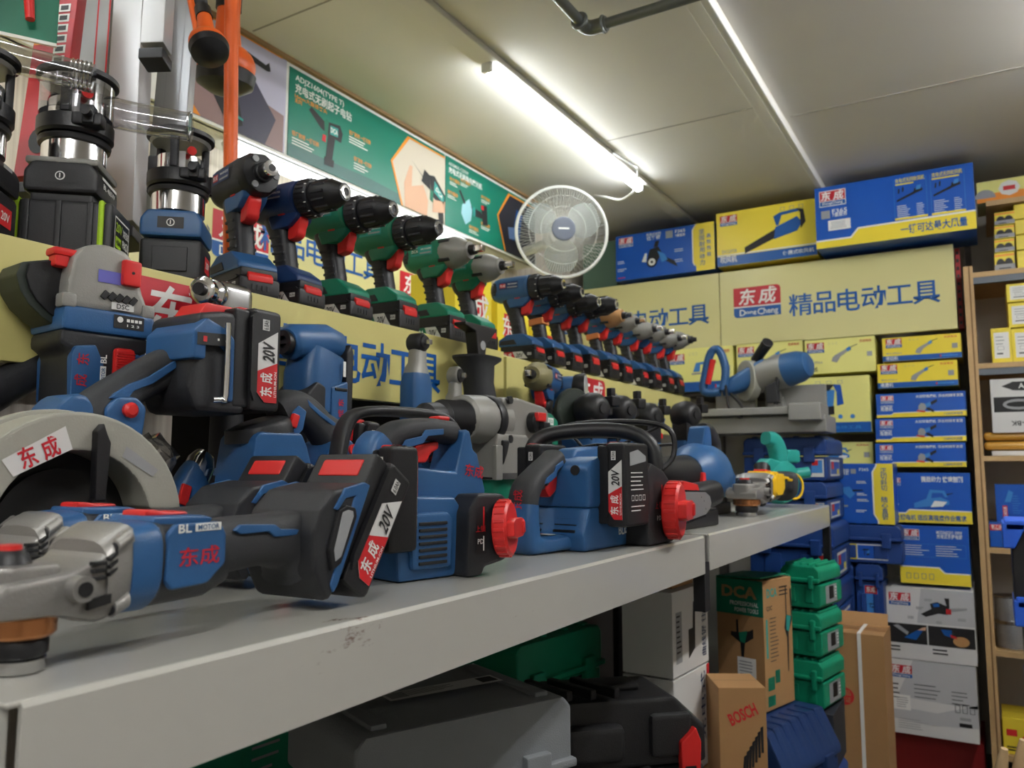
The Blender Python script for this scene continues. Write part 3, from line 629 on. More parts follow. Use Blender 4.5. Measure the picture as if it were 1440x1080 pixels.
for x in (-1.38, -.96): B(DKW).box((x, 3.31, .862), (.03, .04, 1.70)).done('upright', t)
b = B(mat('red_perforated_steel', (176, 40, 44), .45)).box((-.056, 3.0, 1.585), (.014, .05, .268))
for i in range(10): b.m(DKP).box((-.056, 2.973, 1.47+.026*i), (.007, .006, .010))
b.done('perforated_strip', t)
B(mat('dark_red_plinth', (140, 26, 26), .5)).box((-.19, 3.05, .09), (.26, .26, .128)).done('plinth', t)
# cream boards
x1 = gy(1010.5, 383, BY).x; x2 = gy(1340, 343, BY).x
sign('cream sign on the back wall with the whole brand plate and blue characters', x2-x1-.003, .278, .05, .168, .079, .062, 0, (x1+.003, BY, 1.441), tx=.285, cz=.46, lz=.56)
sign('cream sign on the back wall, its left half hidden by the far drills', .76, .278, .05, .168, .079, .062, 0, (x1-.76, BY, 1.441), tx=.285, cz=.46, lz=.56)
zj = min(gy(938, 552, BY).z, gy(1036, 536, BY).z, gy(1031, 549, BY).z)
rack_t = t
# --- on the top board
px('saw_carton', 'blue carton with a yellow end panel on the top board, nearest the fan', 'carton', (866, 333, 395), (1005, 311, 379), BY-.02, .2, BLUEP, a_saw, dz=.0)
px('blower_carton', 'yellow carton picturing a long blue blower, on the top board', 'carton', (1008, 300, 377), (1148, 279, 357), BY-.03, .22, YELP, a_blow)
px('blower_carton', 'largest blue carton with a slanted yellow band, top of the back wall', 'carton', (1147, 272, 355), (1370.5, 220, 317), BY-.10, .22, BLUEP, a_blowbig, sticker=[(.075, .075, .07, .035, WHT)])
# --- rows below the signs
px('jigsaw_carton', 'pale yellow carton with a blue tool picture behind the mitre saw handle', 'carton', (938, 492, 552), (1031, 485, 549), BY, .2, PYEL, a_yellow(art_jigsaw, '曲线锯'))
px('power_tool_carton', 'pale yellow carton behind the mitre saw motor', 'carton', (1036, 484, 536), (1129, 476, 530), BY, .2, PYEL, a_yellow(art_trimmer, '木铣'))
px('trimmer_carton', 'pale yellow carton picturing a silver trimmer, above the hammer drill carton', 'carton', (1132, 479, 527), (1231, 472, 521), BY, .2, PYEL, a_yellow(art_trimmer, '修边机', False, .16))
px('hammer_drill_carton', 'large yellow carton picturing a rotary hammer with four blue dots', 'carton', (1095, 533, 606), (1224, 528, 611), BY-.01, .22, PYEL, a_hamm)
px('trimmer_carton', 'bright yellow trimmer carton at the top of the right-hand stack', 'carton', (1241, 475, 508), (1352, 469, 503), BY-.01, .2, YELP, a_yellow(art_trimmer, '修边机'))
px('trimmer_carton', 'yellow trimmer carton second in the right-hand stack, set further left', 'carton', (1234, 511, 545), (1347, 507, 543), BY-.01, .2, YELP, a_yellow(art_trimmer, '电磨机'))
for lab, L, R in (('topmost of the three blue angle grinder cartons', (1232, 551, 584.5), (1359, 553, 587.5)), ('middle one of the three blue angle grinder cartons', (1231, 586, 619), (1358.5, 589, 623)), ('lowest of the three blue angle grinder cartons, above the planer carton', (1231, 621, 653), (1358.5, 625, 660))):
    px('grinder_carton', lab, 'carton', L, R, BY-.01, .22, BLUEP, a_grind, 'blue angle grinder cartons on the back wall')
px('trimmer_carton', 'cream carton behind the blue jigsaw carton', 'carton', (1120, 622, 660), (1228, 622, 655), BY+.03, .2, PYEL, a_yellow(art_planer, '电刨', False))
px('jigsaw_carton', 'blue carton picturing a jigsaw, with a yellow strip of vertical writing', 'carton', (1150, 648, 738), (1257, 656, 741), BY-.15, .14, BLUEP, a_jig, dz=.008)
px('planer_carton', 'blue carton picturing a planer over a yellow band of writing', 'carton', (1254, 662, 733), (1366, 668, 738), BY-.03, .24, BLUEP, a_plane)
px('power_tool_carton', 'blue carton with a white table of text, on the white chainsaw carton', 'carton', (1265, 737, 817), (1364, 744, 827), BY-.05, .24, BLUEP, a_blue2)
px('chainsaw_carton', 'white carton picturing a chainsaw and two dark photos', 'carton', (1246, 823, 923), (1372, 835, 938), BY-.08, .28, OFFW, a_white1)
px('chainsaw_carton', 'white carton lowest in the right-hand stack, printed with grey text', 'carton', (1250, 925, 1026), (1375, 939, 1049), BY-.08, .28, OFFW, a_white2)

zj = min(bpy.data.objects['jigsaw_carton'].location.z, bpy.data.objects['power_tool_carton'].location.z)
B(DKW).box((-.83, 3.1, zj-.008), (.32, .36, .012)).done('shelf_board', bpy.data.objects['display_rack'])
# ============================================================ right-hand plywood shelving
RY = 2.86
t = thing('shelving_unit', 'plywood-edged shelving unit at the right end of the back wall', 'shelf', (0, 0, 0))
xu = gy(1361, 381, RY).x
b = B(PLY).box((xu, RY+.2, .83), (.026, .4, 1.60)); b.done('upright', t)
b = B(mat('plywood_core', (120, 92, 60), .7)).box((xu+.003, RY-.0005, .83), (.004, .001, 1.60)); b.done('edge_core', t)
SHZ = {}
for k, (u, v) in dict(a=(1400, 380), b=(1400, 510), c=(1402, 641), d=(1405, 771), e=(1408, 916), f=(1410, 1062)).items():
    z = gy(u, v, RY).z; SHZ[k] = z
    B(PLY).box((xu+.013+.2, RY+.2, z-.008), (.4, .398, .016)).done('shelf_board', t)
    B(STEELD).box((xu+.013+.2, RY+.012, z-.026), (.4, .018, .02)).done('shelf_rail', t) if k in 'ab' else 0
B(PLY).box((xu+.413+.013, RY+.2, .83), (.026, .4, 1.60)).done('upright', t)
B(OFFW).box((xu+.213, RY+.395, .83), (.4, .008, 1.6)).done('back_panel', t)
X = lambda u, v: gy(u, v, RY+.02).x
def shbox(name, label, cat, u0, v0, u1, v1, m, art, k, d=.16, group=None, dy=0, z0=None):
    """carton on shelf k of the right-hand unit"""
    Y = RY+.02+dy; x0 = max(gy(u0, v1, Y).x, xu+.016); x1 = gy(u1, v1, Y).x; z = SHZ[k] if z0 is None else z0; zt = gy((u0+u1)/2, v0, Y).z
    return carton(name, label, cat, (x0, Y, z+.001), x1-x0, d, zt-z-.001, m, art, 0, group)
def a_lbl(b, w, h, d):
    b.rect(w/2, h*.5, w*.74, h*.74, WHT, 1); lines(b, w*.5, h*.74, w*.55, 3, h*.1, GREYP, 2, h*.025); b.frame(w*.45, h*.42, w*.3, h*.1, .001, GREYP, 2); lines(b, w*.5, h*.26, w*.5, 1, h*.1, DKP, 2, h*.04)
g = 'yellow cartons with white labels'
shbox('yellow_carton', 'yellow white-labelled carton low on the second shelf, beside the plywood upright', 'carton', 1395, 461, 1424, 498, YELP, a_lbl, 'b', group=g)
zb = gy(1432, 461, RY+.02).z
shbox('yellow_carton', 'yellow white-labelled carton at the frame edge, bottom of its stack of three', 'carton', 1424, 461, 1462, 498, YELP, a_lbl, 'b', group=g)
z3 = gy(1432, 425, RY+.02).z
shbox('yellow_carton', 'yellow white-labelled carton in the middle of the stack of three', 'carton', 1419, 425, 1458, 461, YELP, a_lbl, 'b', group=g, z0=zb+.001)
shbox('yellow_carton', 'yellow white-labelled carton on top of the stack of three', 'carton', 1416, 398, 1456, 425, YELP, a_lbl, 'b', group=g, z0=z3+.001)
def a_disc(b, w, h, d):
    b.rect(w/2, h*.85, w, h*.1, ORP, 1); b.rect(w/2, h*.2, w, h*.3, GREYP, 1)
    for x in (.3, .7): b.poly([(w*x+w*.22*math.cos(a*PI/8), h*.35+h*.33*math.sin(a*PI/8)) for a in range(9)], DKP, 2)
    lines(b, w*.5, h*.12, w*.6, 1, .01, DKP, 3, h*.06)
zz = SHZ['a']
for i, lab in enumerate(('lowest', 'second lowest', 'second highest', 'topmost')):
    v1 = 374-19.2*i
    z1 = gy(1414, v1-19, RY+.02).z
    shbox('disc_carton', lab+' of the four small yellow and black disc cartons', 'carton', 1399, v1-19, 1427.5, v1, YELP, a_disc, 'a', group='small disc cartons on the top shelf', z0=zz, d=.12); zz = z1+.001
zz = SHZ['a']
for i, lab in enumerate(('lowest', 'second lowest', 'second highest', 'topmost')):
    z1 = gy(1446, 373-22*(i+1), RY+.02).z
    shbox('plain_carton', lab+' of the plain yellow cartons beside the small disc cartons', 'carton', 1431, 373-22*(i+1), 1464, 373, YELP, None, 'a', group='plain yellow cartons on the top shelf', z0=zz, d=.14); zz = z1+.001
# higher shelf with the long flat box
zt = gy(1400, 281, RY).z
B(PLY).box((xu+.26, RY+.2, zt-.008), (.40, .398, .016)).done('shelf_board', t)
B(DKW).box((xu+.0, RY+.36, (zt+1.63)/2-.01), (.02, .03, zt-1.63-.02)).done('upright', t)
def a_flat(b, w, h, d):
    b.rect(w/2, h*.2, w, h*.4, ORP, 1); b.poly([(w*.05+w*.2*math.cos(a*PI/8)+w*.1, h*.2+h*.4*math.sin(a*PI/8)) for a in range(9)], GREYP, 2); b.poly([(w*.6+w*.2*math.cos(a*PI/4), h*.55+h*.36*math.sin(a*PI/4)) for a in range(8)], WHT, 2); b.rect(w*.6, h*.55, w*.22, h*.2, REDP, 3)
shbox('disc_carton', 'long flat yellow and white carton on the highest shelf at the right edge', 'carton', 1374, 251, 1452, 281, PYEL, a_flat, 'a', z0=zt)
def a_wh(b, w, h, d):
    b.poly([(w*.25, h*.86), (w*.45, h*.92), (w*.5, h*.94), (w*1, h*.94), (w, h*.76), (w*.5, h*.78), (w*.45, h*.8)], DKP, 1); b.text('A', w*.7, h*.86, h*.1, WHT, 2)
    b.rect(w*.53, h*.52, w*.94, h*.28, DKP, 1)
    b.poly([(w*.62+w*.36*math.cos(a*PI/8), h*.52+h*.1*math.sin(a*PI/8)) for a in range(16)], GREYP, 2); b.poly([(w*.62+w*.28*math.cos(a*PI/8), h*.52+h*.05*math.sin(a*PI/8)) for a in range(16)], DKP, 3)
    b.text('S90-BK', w*.7, h*.17, h*.09, DKP, 2, w=w*.55, rot=180)
shbox('tool_carton', 'white carton with black tool photos on the third shelf', 'carton', 1396, 532, 1460, 606, OFFW, a_wh, 'c', z0=gy(1410, 609, RY+.02).z)
# padded yellow packs under it
zc = SHZ['c']
for i, lab in enumerate(('lower of the two wrapped amber packs under the white carton', 'upper of the two wrapped amber packs under the white carton')):
    o = B(mat('amber_pack', (200, 150, 60), .3, coat=.5) if i == 0 else MATS['amber_pack']).box((0, 0, .0), (.19, .14, .026), bev=.011, seg=3).done('wrapped_pack')
    o.location = (xu+.11, RY+.10, zc+.031+.029*i); tag(o, lab, 'pack', 'wrapped amber packs')
tag(B(OFFW).box((xu+.12, RY+.09, zc+.008), (.17, .12, .014)).done('flat_carton'), 'flat white carton beneath the amber packs', 'carton')
tag(B(CHR).box((xu+.085, RY+.06, SHZ['b']+.002), (.13, .06, .003)).done('metal_strip'), 'bright metal strip lying under the yellow cartons', 'strip')
def a_bb(b, w, h, d):
    b.rect(w*.3, h*.25, w*.16, h*.42, REDP, 1); b.text('氧气减压器', w*.3, h*.25, h*.06, WHT, 2, w=h*.36, rot=90); b.poly([(w*.3, h*.55), (w*.45, h*.85), (w*.6, h*.8), (w*.5, h*.55)], LBLUEP, 1); lines(b, w*.7, h*.7, w*.3, 8, h*.06, LBLUEP, 1, h*.012)
def a_bb2(b, w, h, d):
    b.rect(w*.5, h*.8, w*.96, h*.24, REDP, 1); b.text('氧乙炔减压器', w*.5, h*.83, h*.13, WHT, 2, w=w*.85); b.text('Oxygen Regulator', w*.5, h*.73, h*.06, WHT, 2, w=w*.8)
shbox('regulator_carton', 'blue carton standing upright on the lower shelf, red strip up its side', 'carton', 1402, 681, 1445, 737, BLUEP, a_bb, 'd', dy=.04, d=.08, z0=gy(1410, 737, RY+.06).z)
shbox('regulator_carton', 'blue carton with a red title band, at the front of the lower shelf', 'carton', 1391, 735, 1430, 770, BLUEP, a_bb2, 'd', d=.13)
tag(B(BLUEP).box((xu+.17, RY+.1, (SHZ['d']+gy(1410,737,RY+.06).z)/2), (.08, .14, gy(1410,737,RY+.06).z-SHZ['d']-.002)).done('regulator_carton'), 'plain blue carton partly behind the blue bin rack', 'carton')
# wire spools
def spool():
    t = thing('wire_spool', '', 'spool', (0, 0, 0), 0, 'grey wire spools on the shelf')
    GW = mat('zinc_wire', (150, 152, 156), .35, .6, bump=.8, bscale=160) if 'zinc_wire' not in MATS else MATS['zinc_wire']
    B(GW).rev([(0, .038), (.004, .041), (.066, .041), (.07, .038)], (0, 0, .004), (0, 0, 1)).done('wire_coil', t)
    for z in (0, .074): B(STL).rev([(0, .043), (.004, .043)], (0, 0, z), (0, 0, 1)).done('flange', t)
    return t
s0 = None; zE = SHZ['e']
for i, (dx, dz, lab) in enumerate(((.058, 0, 'lower left grey wire spool of the stack, by the plywood upright'), (.152, 0, 'lower right grey wire spool of the stack'), (.058, .079, 'upper left grey wire spool of the stack, by the plywood upright'), (.152, .079, 'upper right grey wire spool of the stack, under the single one'), (.135, .158, 'single grey wire spool on top of the stack'))):
    o = spool() if s0 is None else copy_tree(s0); s0 = s0 or o
    o.location = (xu+dx, RY+.07, zE+.001+dz); o['label'] = lab
def a_yb(b, w, h, d):
    b.rect(w*.26, h*.6, w*.3, h*.18, REDP, 1); b.poly([(w*.5, h*.3), (w*.9, h*.5), (w*.8, h*.7), (w*.55, h*.5)], REDP, 1); lines(b, w*.4, h*.2, w*.6, 2, h*.08, DKP, 1, h*.04)
shbox('welding_rod_carton', 'yellow carton at the foot of the right-hand shelving', 'carton', 1412, 1012, 1462, 1061, YELP, a_yb, 'f')
tag(B(mat('kraft_brown', (150, 120, 92), .8)).box((xu+.15, RY+.12, SHZ['f']+.19), (.10, .12, .06)).done('brown_carton'), 'brown carton in the dark lower right shelf', 'carton') if False else None
# ---- rack of black bins with blue rims, nearer, at the right edge of the frame
BINB = mat('bin_blue_plastic', (40, 96, 214), .4)
p0 = gy(1420, 735, 1.9); t = thing('bin_rack', 'black bins with bright blue rims stacked on a slim post at the right edge', 'rack', (p0.x, 1.9, 0))
B(BLK).box((.03, .15, .02), (.2, .28, .04), bev=.008).done('base', t)
B(BLK).box((.03, .2, .36), (.03, .03, .66)).done('post', t)
for i in range(5):
    v = 735+95*i; z = gy(1425, 735+108*i, 1.9).z-.16; dx = .012*i+.0
    if z < .06: continue
    b = B(BLK).prism([(.0, z), (.0, z+.12), (.015, z+.15), (.18, z+.15), (.18, z)], .0, .12, 'y', bev=.004); bn = b.done('bin', t); bn.location.x = dx
    B(BINB).box((.09, .055, z+.155), (.2, .14, .022), bev=.004).prism([(-.014, z+.11), (-.014, z+.16), (.03, z+.16), (.006, z+.11)], -.015, .125, 'y', bev=.003).done('rim', bn)
KR = mat('canvas_glove', (196, 168, 128), .85, bump=.4, bscale=300)
q = gy(1425, 1050, 1.75)
t = thing('work_gloves', 'tan work gloves with finger tips up, at the bottom right corner', 'gloves', (q.x, q.y, .0))
B(mat('glove_tub', (58, 54, 52), .6)).rev([(0, .07), (.34, .09), (.345, .095)], (.04, .02, 0), (0, 0, 1)).done('tub', t)
b = B(KR).ball((.03, 0, .37), (.06, .04, .06))
for dx, h in ((-.02, .13), (.01, .15), (.045, .14), (.075, .11)): b.sweep([(dx, 0, .36), (dx-.004, .01, .36+h*.5), (dx+.006, .004, .36+h)], [(.014, .014), (.015, .014), (.006, .006)], k=4, e=2.2)
b.done('glove', t)

# ============================================================ plastic tool cases
def toolcase(name, label, loc, w, d, h, m, rz=0, group=None, latch=None, ribs=6, lid=.42, art=None, rot=None, handle=True):
    """front at y=0 facing -y; base z=0; lid seam at lid fraction from the top"""
    t = thing(name, label, 'tool case', loc, rz, group)
    if rot: t.rotation_euler = rot
    zl = h*(1-lid); bv = min(.012, h*.12)
    b = B(m).prism([(0, bv*.6), (bv*.6, 0), (w-bv*.6, 0), (w, bv*.6), (w, zl-.004), (0, zl-.004)], .004, d, 'y', bev=.004)
    for x in (.28, .72): b.box((w*x, .004, zl*.5), (w*.2, .008, zl*.6), bev=.003)
    b.face('f', (0, .0, 0))
    if art: art(b, w, zl, d)
    b.done('lower_shell', t)
    b = B(m).prism([(0, zl+.002), (0, h-bv), (bv, h), (w-bv, h), (w, h-bv), (w, zl+.002)], .0, d-.002, 'y', bev=.005)
    for i in range(ribs):
        x = w*(.12+.76*i/(ribs-1)); b.box((x, d*.5, h+.001), (w*.07, d*.84, .008), bev=.003)
    b.box((w/2, -.002, zl+.006), (w*1.01, .012, .01), bev=.003)
    b.done('lid', t)
    lm = latch or m
    for x in (.2, .8): B(lm).box((w*x, -.004, zl+.002), (w*.13, .012, .045 if h > .1 else .03), bev=.003).done('latch', t)
    if handle: B(m).tube([(w*.36, 0, zl-.012), (w*.37, -.03, zl-.012), (w*.63, -.03, zl-.012), (w*.64, 0, zl-.012)], .007, n=8, k=3).done('handle', t)
    return t
def art_case(b, w, h, d):
    b.face('f', (0, .0035, 0)); b.rect(w*.5, h*.5, w*.62, h*.7, WHT, 1); b.rect(w*.31, h*.5, w*.16, h*.7, YELP, 2); b.rect(w*.52, h*.5, w*.24, h*.6, BLUEP, 2); art_hammer(b, w*.52, h*.5, w*.1); b.rect(w*.73, h*.55, w*.14, h*.5, REDP, 2); b.text('东成', w*.73, h*.55, h*.2, WHT, 3)
def art_side(b, w, h, d):
    b.face('r', (w, 0, 0)); b.rect(d*.45, h*.5, d*.55, h*.66, OFFW, 1); b.rect(d*.45, h*.5, d*.5, h*.5, BLUEP, 2); b.rect(d*.3, h*.6, d*.14, h*.3, REDP, 3); b.rect(d*.6, h*.35, d*.12, h*.2, YELP, 3)
    b.face('f', (0, .003, 0)); b.rect(w*.88, h*.5, w*.16, h*.7, OFFW, 1); b.rect(w*.88, h*.55, w*.13, h*.5, LBLUEP, 2); b.rect(w*.86, h*.7, w*.07, h*.2, REDP, 3)
DKBLUE = mat('dark_blue_case_plastic', (24, 60, 124), .45, bump=.2, bscale=600)
g = 'dark blue tool cases stacked under the mitre saw'
zs = [(.0, .165), (.167, .165), (.334, .165), (.501, .165), (.668, .165), (.835, .118), (.955, .128)]
names = ['lowest dark blue tool case of the stack under the mitre saw', 'second dark blue tool case from the floor under the mitre saw', 'third dark blue tool case from the floor under the mitre saw', 'fourth dark blue tool case from the floor under the mitre saw', 'dark blue tool case level with the bench edge, under the mitre saw', 'dark blue tool case second from the top under the mitre saw', 'topmost dark blue tool case, right under the mitre saw table']
for (z, h), lab in zip(zs, names):
    j = random.uniform(-.012, .012); z = 1-(1-z)*1.056+.056; h = h*1.055-.002
    z *= 1.088/1.144; h *= 1.088/1.144
    toolcase('tool_case', lab, (-.636+j, 2.44+j, z), .238, .3, h, DKBLUE, 0, g, art=art_side, handle=False, ribs=4)
# far blue cases between bench and cartons
toolcase('tool_case', 'wide dark blue tool case under the blue jigsaw carton, with a yellow and white sticker', (gy(1166, 780, 2.75).x, 2.75, gy(1170, 789, 2.75).z), .212, .14, .118, DKBLUE, 0, None, art=art_case, handle=False)
zc = gy(1170, 789, 2.75).z
def art_up(b, w, h, d):
    b.face('f', (0, .0035, 0)); b.rect(w*.55, h*.62, w*.5, h*.62, LBLUEP, 1); b.rect(w*.55, h*.36, w*.5, h*.12, YELP, 2); b.rect(w*.55, h*.86, w*.44, h*.12, REDP, 2); b.text('东成', w*.55, h*.86, h*.07, WHT, 3, w=w*.34); art_hammer(b, w*.55, h*.62, w*.18)
for x, lab in ((1163, 'left one of the two dark blue tool cases standing on end behind the strapped carton'), (1203, 'right one of the two dark blue tool cases standing on end behind the strapped carton')):
    xx = gy(x, 830, 2.75).x
    toolcase('tool_case', lab, (xx, 2.755, zc-.254), .08, .135, .25, DKBLUE, 0, None, art=art_up, handle=False, lid=.2)
tag(B(CARD).box((gy(1205, 870, 2.75).x, 2.81, (zc-.256)/2), (.12, .14, zc-.257), bev=.002).done('brown_carton'), 'plain brown carton carrying the two upright dark blue cases', 'carton')
# strapped tall carton
def a_comp(b, w, h, d):
    b.poly([(w*.53+.022*math.cos(t*PI/12), h*.72+.022*math.sin(t*PI/12)) for t in range(24)], REDP, 1); b.text('正品', w*.53, h*.735, .011, CARD, 2); b.text('保证', w*.53, h*.705, .011, CARD, 2)
    def ring(cx, cz, r, rr): 
        n = 24
        for i in range(n):
            a0, a1 = 2*PI*i/n, 2*PI*(i+1)/n; b.poly([(cx+r*math.cos(a0), cz+r*math.sin(a0)), (cx+r*math.cos(a1), cz+r*math.sin(a1)), (cx+(r-rr)*math.cos(a1), cz+(r-rr)*math.sin(a1)), (cx+(r-rr)*math.cos(a0), cz+(r-rr)*math.sin(a0))], DKP, 1)
    ring(w*.3, h*.18, .02, .005); ring(w*.3, h*.18, .013, .001)
    for x0, z0, x1_, z1_ in ((.1, .26, .42, .26), (.42, .26, .45, .18), (.22, .4, .4, .4), (.22, .4, .2, .28), (.4, .4, .42, .28), (.22, .33, .41, .33), (.1, .26, .08, .16), (.08, .16, .2, .16)):
        dx, dz = (x1_-x0)*w, (z1_-z0)*h; L = math.hypot(dx, dz); nx, nz = -dz/L*.0008, dx/L*.0008
        b.poly([(x0*w+nx, z0*h+nz), (x0*w-nx, z0*h-nz), (x1_*w-nx, z1_*h-nz), (x1_*w+nx, z1_*h+nz)][::-1], DKP, 1)
    for i in range(2):
        b.frame(w*(.28+.2*i), h*.045, w*.16, h*.07, .002, DKP, 1)
    for q in (-.03, .03): b.poly([(w*(.48+q)-.006, h*.055), (w*(.48+q)+.006, h*.055), (w*(.48+q), h*.072)], DKP, 2); b.rect(w*(.48+q), h*.042, .004, h*.03, DKP, 2)
    b.rect(w*.26, h*.05, w*.06, h*.03, DKP, 2)
p1 = gy(1128, 885, 2.265); p2 = gy(1243, 900, 2.265); zt = p2.z+.01
o = carton('strapped_carton', 'tall brown carton with a white strap and a round red stamp', 'carton', (p1.x-.01, 2.263, 0), p2.x-p1.x+.01, .155, zt, CARD, a_comp)
w = p2.x-p1.x+.01
B(WHT).box((w*.72, -.0012, zt*.5), (.009, .0012, zt)).box((w*.72, .0825, zt+.0012), (.009, .167, .0012)).done('strap', o)
B(mat('tape_brown', (150, 110, 70), .3)).box((w*.5, .0825, zt+.0006), (w*1.0, .05, .0008)).done('tape', o)
B(CARD).box((w*.5, .145, zt+.012), (w*.96, .004, .04), rot=(-.5, 0, 0)).done('lifted_flap', o)

# ============================================================ bench
XB = -.363
t = thing('steel_bench', 'near light grey steel bench carrying the front tools', 'bench', (0, 0, 0))
def bench(t, y0, y1, x0, near=True):
    BT = STEELP
    L = y1-y0; 
    b = B(scuff_mat).box((x0-.315, (y0+y1)/2, .8985), (.63, L, .003), bev=.0012); b.done('deck', t)
    B(scuff_mat).prism([(x0, .8995), (x0+.0022, .897), (x0+.0022, .846), (x0-.012, .846), (x0-.012, .849), (x0-.001, .849), (x0-.001, .8995)], y0+.006, y1-.006, 'y').done('front_apron', t)
    for y in (y0+.002, y1-.002): B(BT).box((x0-.315, y, .872), (.62, .004, .05)).done('end_apron', t)
    for y in ((y0-.012, y1+.012) if near else (y1+.012,)):
        for x in (x0-.011, x0-.61):
            z0 = .79 if (near and y > 1 and x > -.5) else 0; zh = .86-z0
            B(BLK).box((x, y, z0+zh/2), (.016, .018, zh)).box((x+.008, y+.0, z0+zh/2), (.004, .024, zh)).done('post_stub' if z0 else 'post', t)  # front post at the gap is only a stub, the leg below is left out
scuff_mat = mat('bench_steel', (190, 190, 184), .22, coat=.25)
def scuffs(m):
    nt = m.node_tree; b = nt.nodes['Principled BSDF']; tc = nt.nodes.new('ShaderNodeTexCoord')
    mp = nt.nodes.new('ShaderNodeMapping'); mp.inputs['Scale'].default_value = (60, 22, 60)
    n = nt.nodes.new('ShaderNodeTexNoise'); n.inputs['Scale'].default_value = 1.5; n.inputs['Detail'].default_value = 8; n.inputs['Roughness'].default_value = .75
    d = nt.nodes.new('ShaderNodeVectorMath'); d.operation = 'DISTANCE'; d.inputs[1].default_value = (XB, .405, .895)
    r = nt.nodes.new('ShaderNodeMapRange'); r.inputs['From Min'].default_value = .012; r.inputs['From Max'].default_value = .036; r.inputs['To Min'].default_value = .47; r.inputs['To Max'].default_value = .34; r.clamp = True
    cmp = nt.nodes.new('ShaderNodeMath'); cmp.operation = 'SUBTRACT'
    th = nt.nodes.new('ShaderNodeMath'); th.operation = 'MULTIPLY'; th.inputs[1].default_value = 9; th.use_clamp = True
    mx = nt.nodes.new('ShaderNodeMix'); mx.data_type = 'RGBA'; mx.inputs[6].default_value = lin((184, 183, 176))+(1,); mx.inputs[7].default_value = lin((112, 84, 72))+(1,)
    L = nt.links.new
    L(tc.outputs['Object'], mp.inputs[0]); L(mp.outputs[0], n.inputs[0]); L(tc.outputs['Object'], d.inputs[0]); L(d.outputs['Value'], r.inputs['Value'])
    L(r.outputs[0], cmp.inputs[0]); L(n.outputs['Fac'], cmp.inputs[1]); L(cmp.outputs[0], th.inputs[0]); L(th.outputs[0], mx.inputs[0]); L(mx.outputs[2], b.inputs['Base Color'])
scuffs(scuff_mat)
bench(t, .19, 1.155, XB)
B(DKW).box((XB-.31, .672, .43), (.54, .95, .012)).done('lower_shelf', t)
t = thing('steel_bench', 'far light grey steel bench, past the gap, under the teal blower', 'bench', (0, 0, 0))
bench(t, 1.183, 2.235, XB-.005, False)
t.rotation_euler.z = 0; 
# ============================================================ goods below the bench
def a_gc(b, w, h, d): pass
o = toolcase('tool_case', 'large grey tool case under the near bench, its top carrying a long label', (-.54, .61, .562), .27, .19, .175, GCASE, 66, None, lid=.45, ribs=2, handle=False)
lb = B(OFFW).face('t', (0, 0, .1815)).rect(.15, .09, .15, .03, OFFW, 1); lines(lb, .13, .1, .08, 5, .004, DKP, 2, .0013); lb.rect(.21, .09, .022, .02, DKP, 2); lb.rect(.09, .09, .022, .02, GREYP, 2); lb.done('label_sticker', o)
tag(B(BCASE).box((-.60, .70, .499), (.16, .16, .122), bev=.004).done('dark_carton'), 'plain black carton under the large grey tool case', 'carton')
def art_dca(b, w, h, d):
    b.face('f', (0, .0035, 0)); b.text('DCA', w*.3, h*.55, h*.16, WHT, 1, rot=90, bold=.03); lines(b, w*.5, h*.8, w*.14, 9, h*.06, GREYP, 1, h*.015); b.rect(w*.75, h*.5, w*.08, h*.7, WHT, 1); lines(b, w*.75, h*.75, w*.07, 8, h*.06, DKP, 2, h*.015, False)
# dark green cases deep below the near bench
toolcase('tool_case', 'dark green tool case standing deep under the near bench, behind the grey case', (-.985, .70, .438), .40, .08, .37, DGRN, 86, None, lid=.25, art=art_dca, handle=False)
b = None
def art_dca2(b, w, h, d):
    b.face('f', (0, .0035, 0)); b.rect(w*.72, h*.5, w*.3, h*.75, DKP, 1); b.text('DCA', w*.63, h*.5, h*.2, WHT, 2, rot=90, bold=.03, w=h*.6); art_hammer(b, w*.75, h*.5, w*.07); b.rect(w*.83, h*.5, w*.05, h*.6, WHT, 2)
toolcase('tool_case', 'lower green tool case beside the white printed cartons under the bench', (-.72, 1.22, .30), .26, .2, .245, DGRN, 82, None, lid=.3, handle=False, ribs=4)
toolcase('tool_case', 'upper green tool case with a black sticker, beside the white printed cartons', (-.715, 1.215, .55), .27, .2, .14, DGRN, 82, None, lid=.55, art=art_dca2, handle=False, ribs=4)
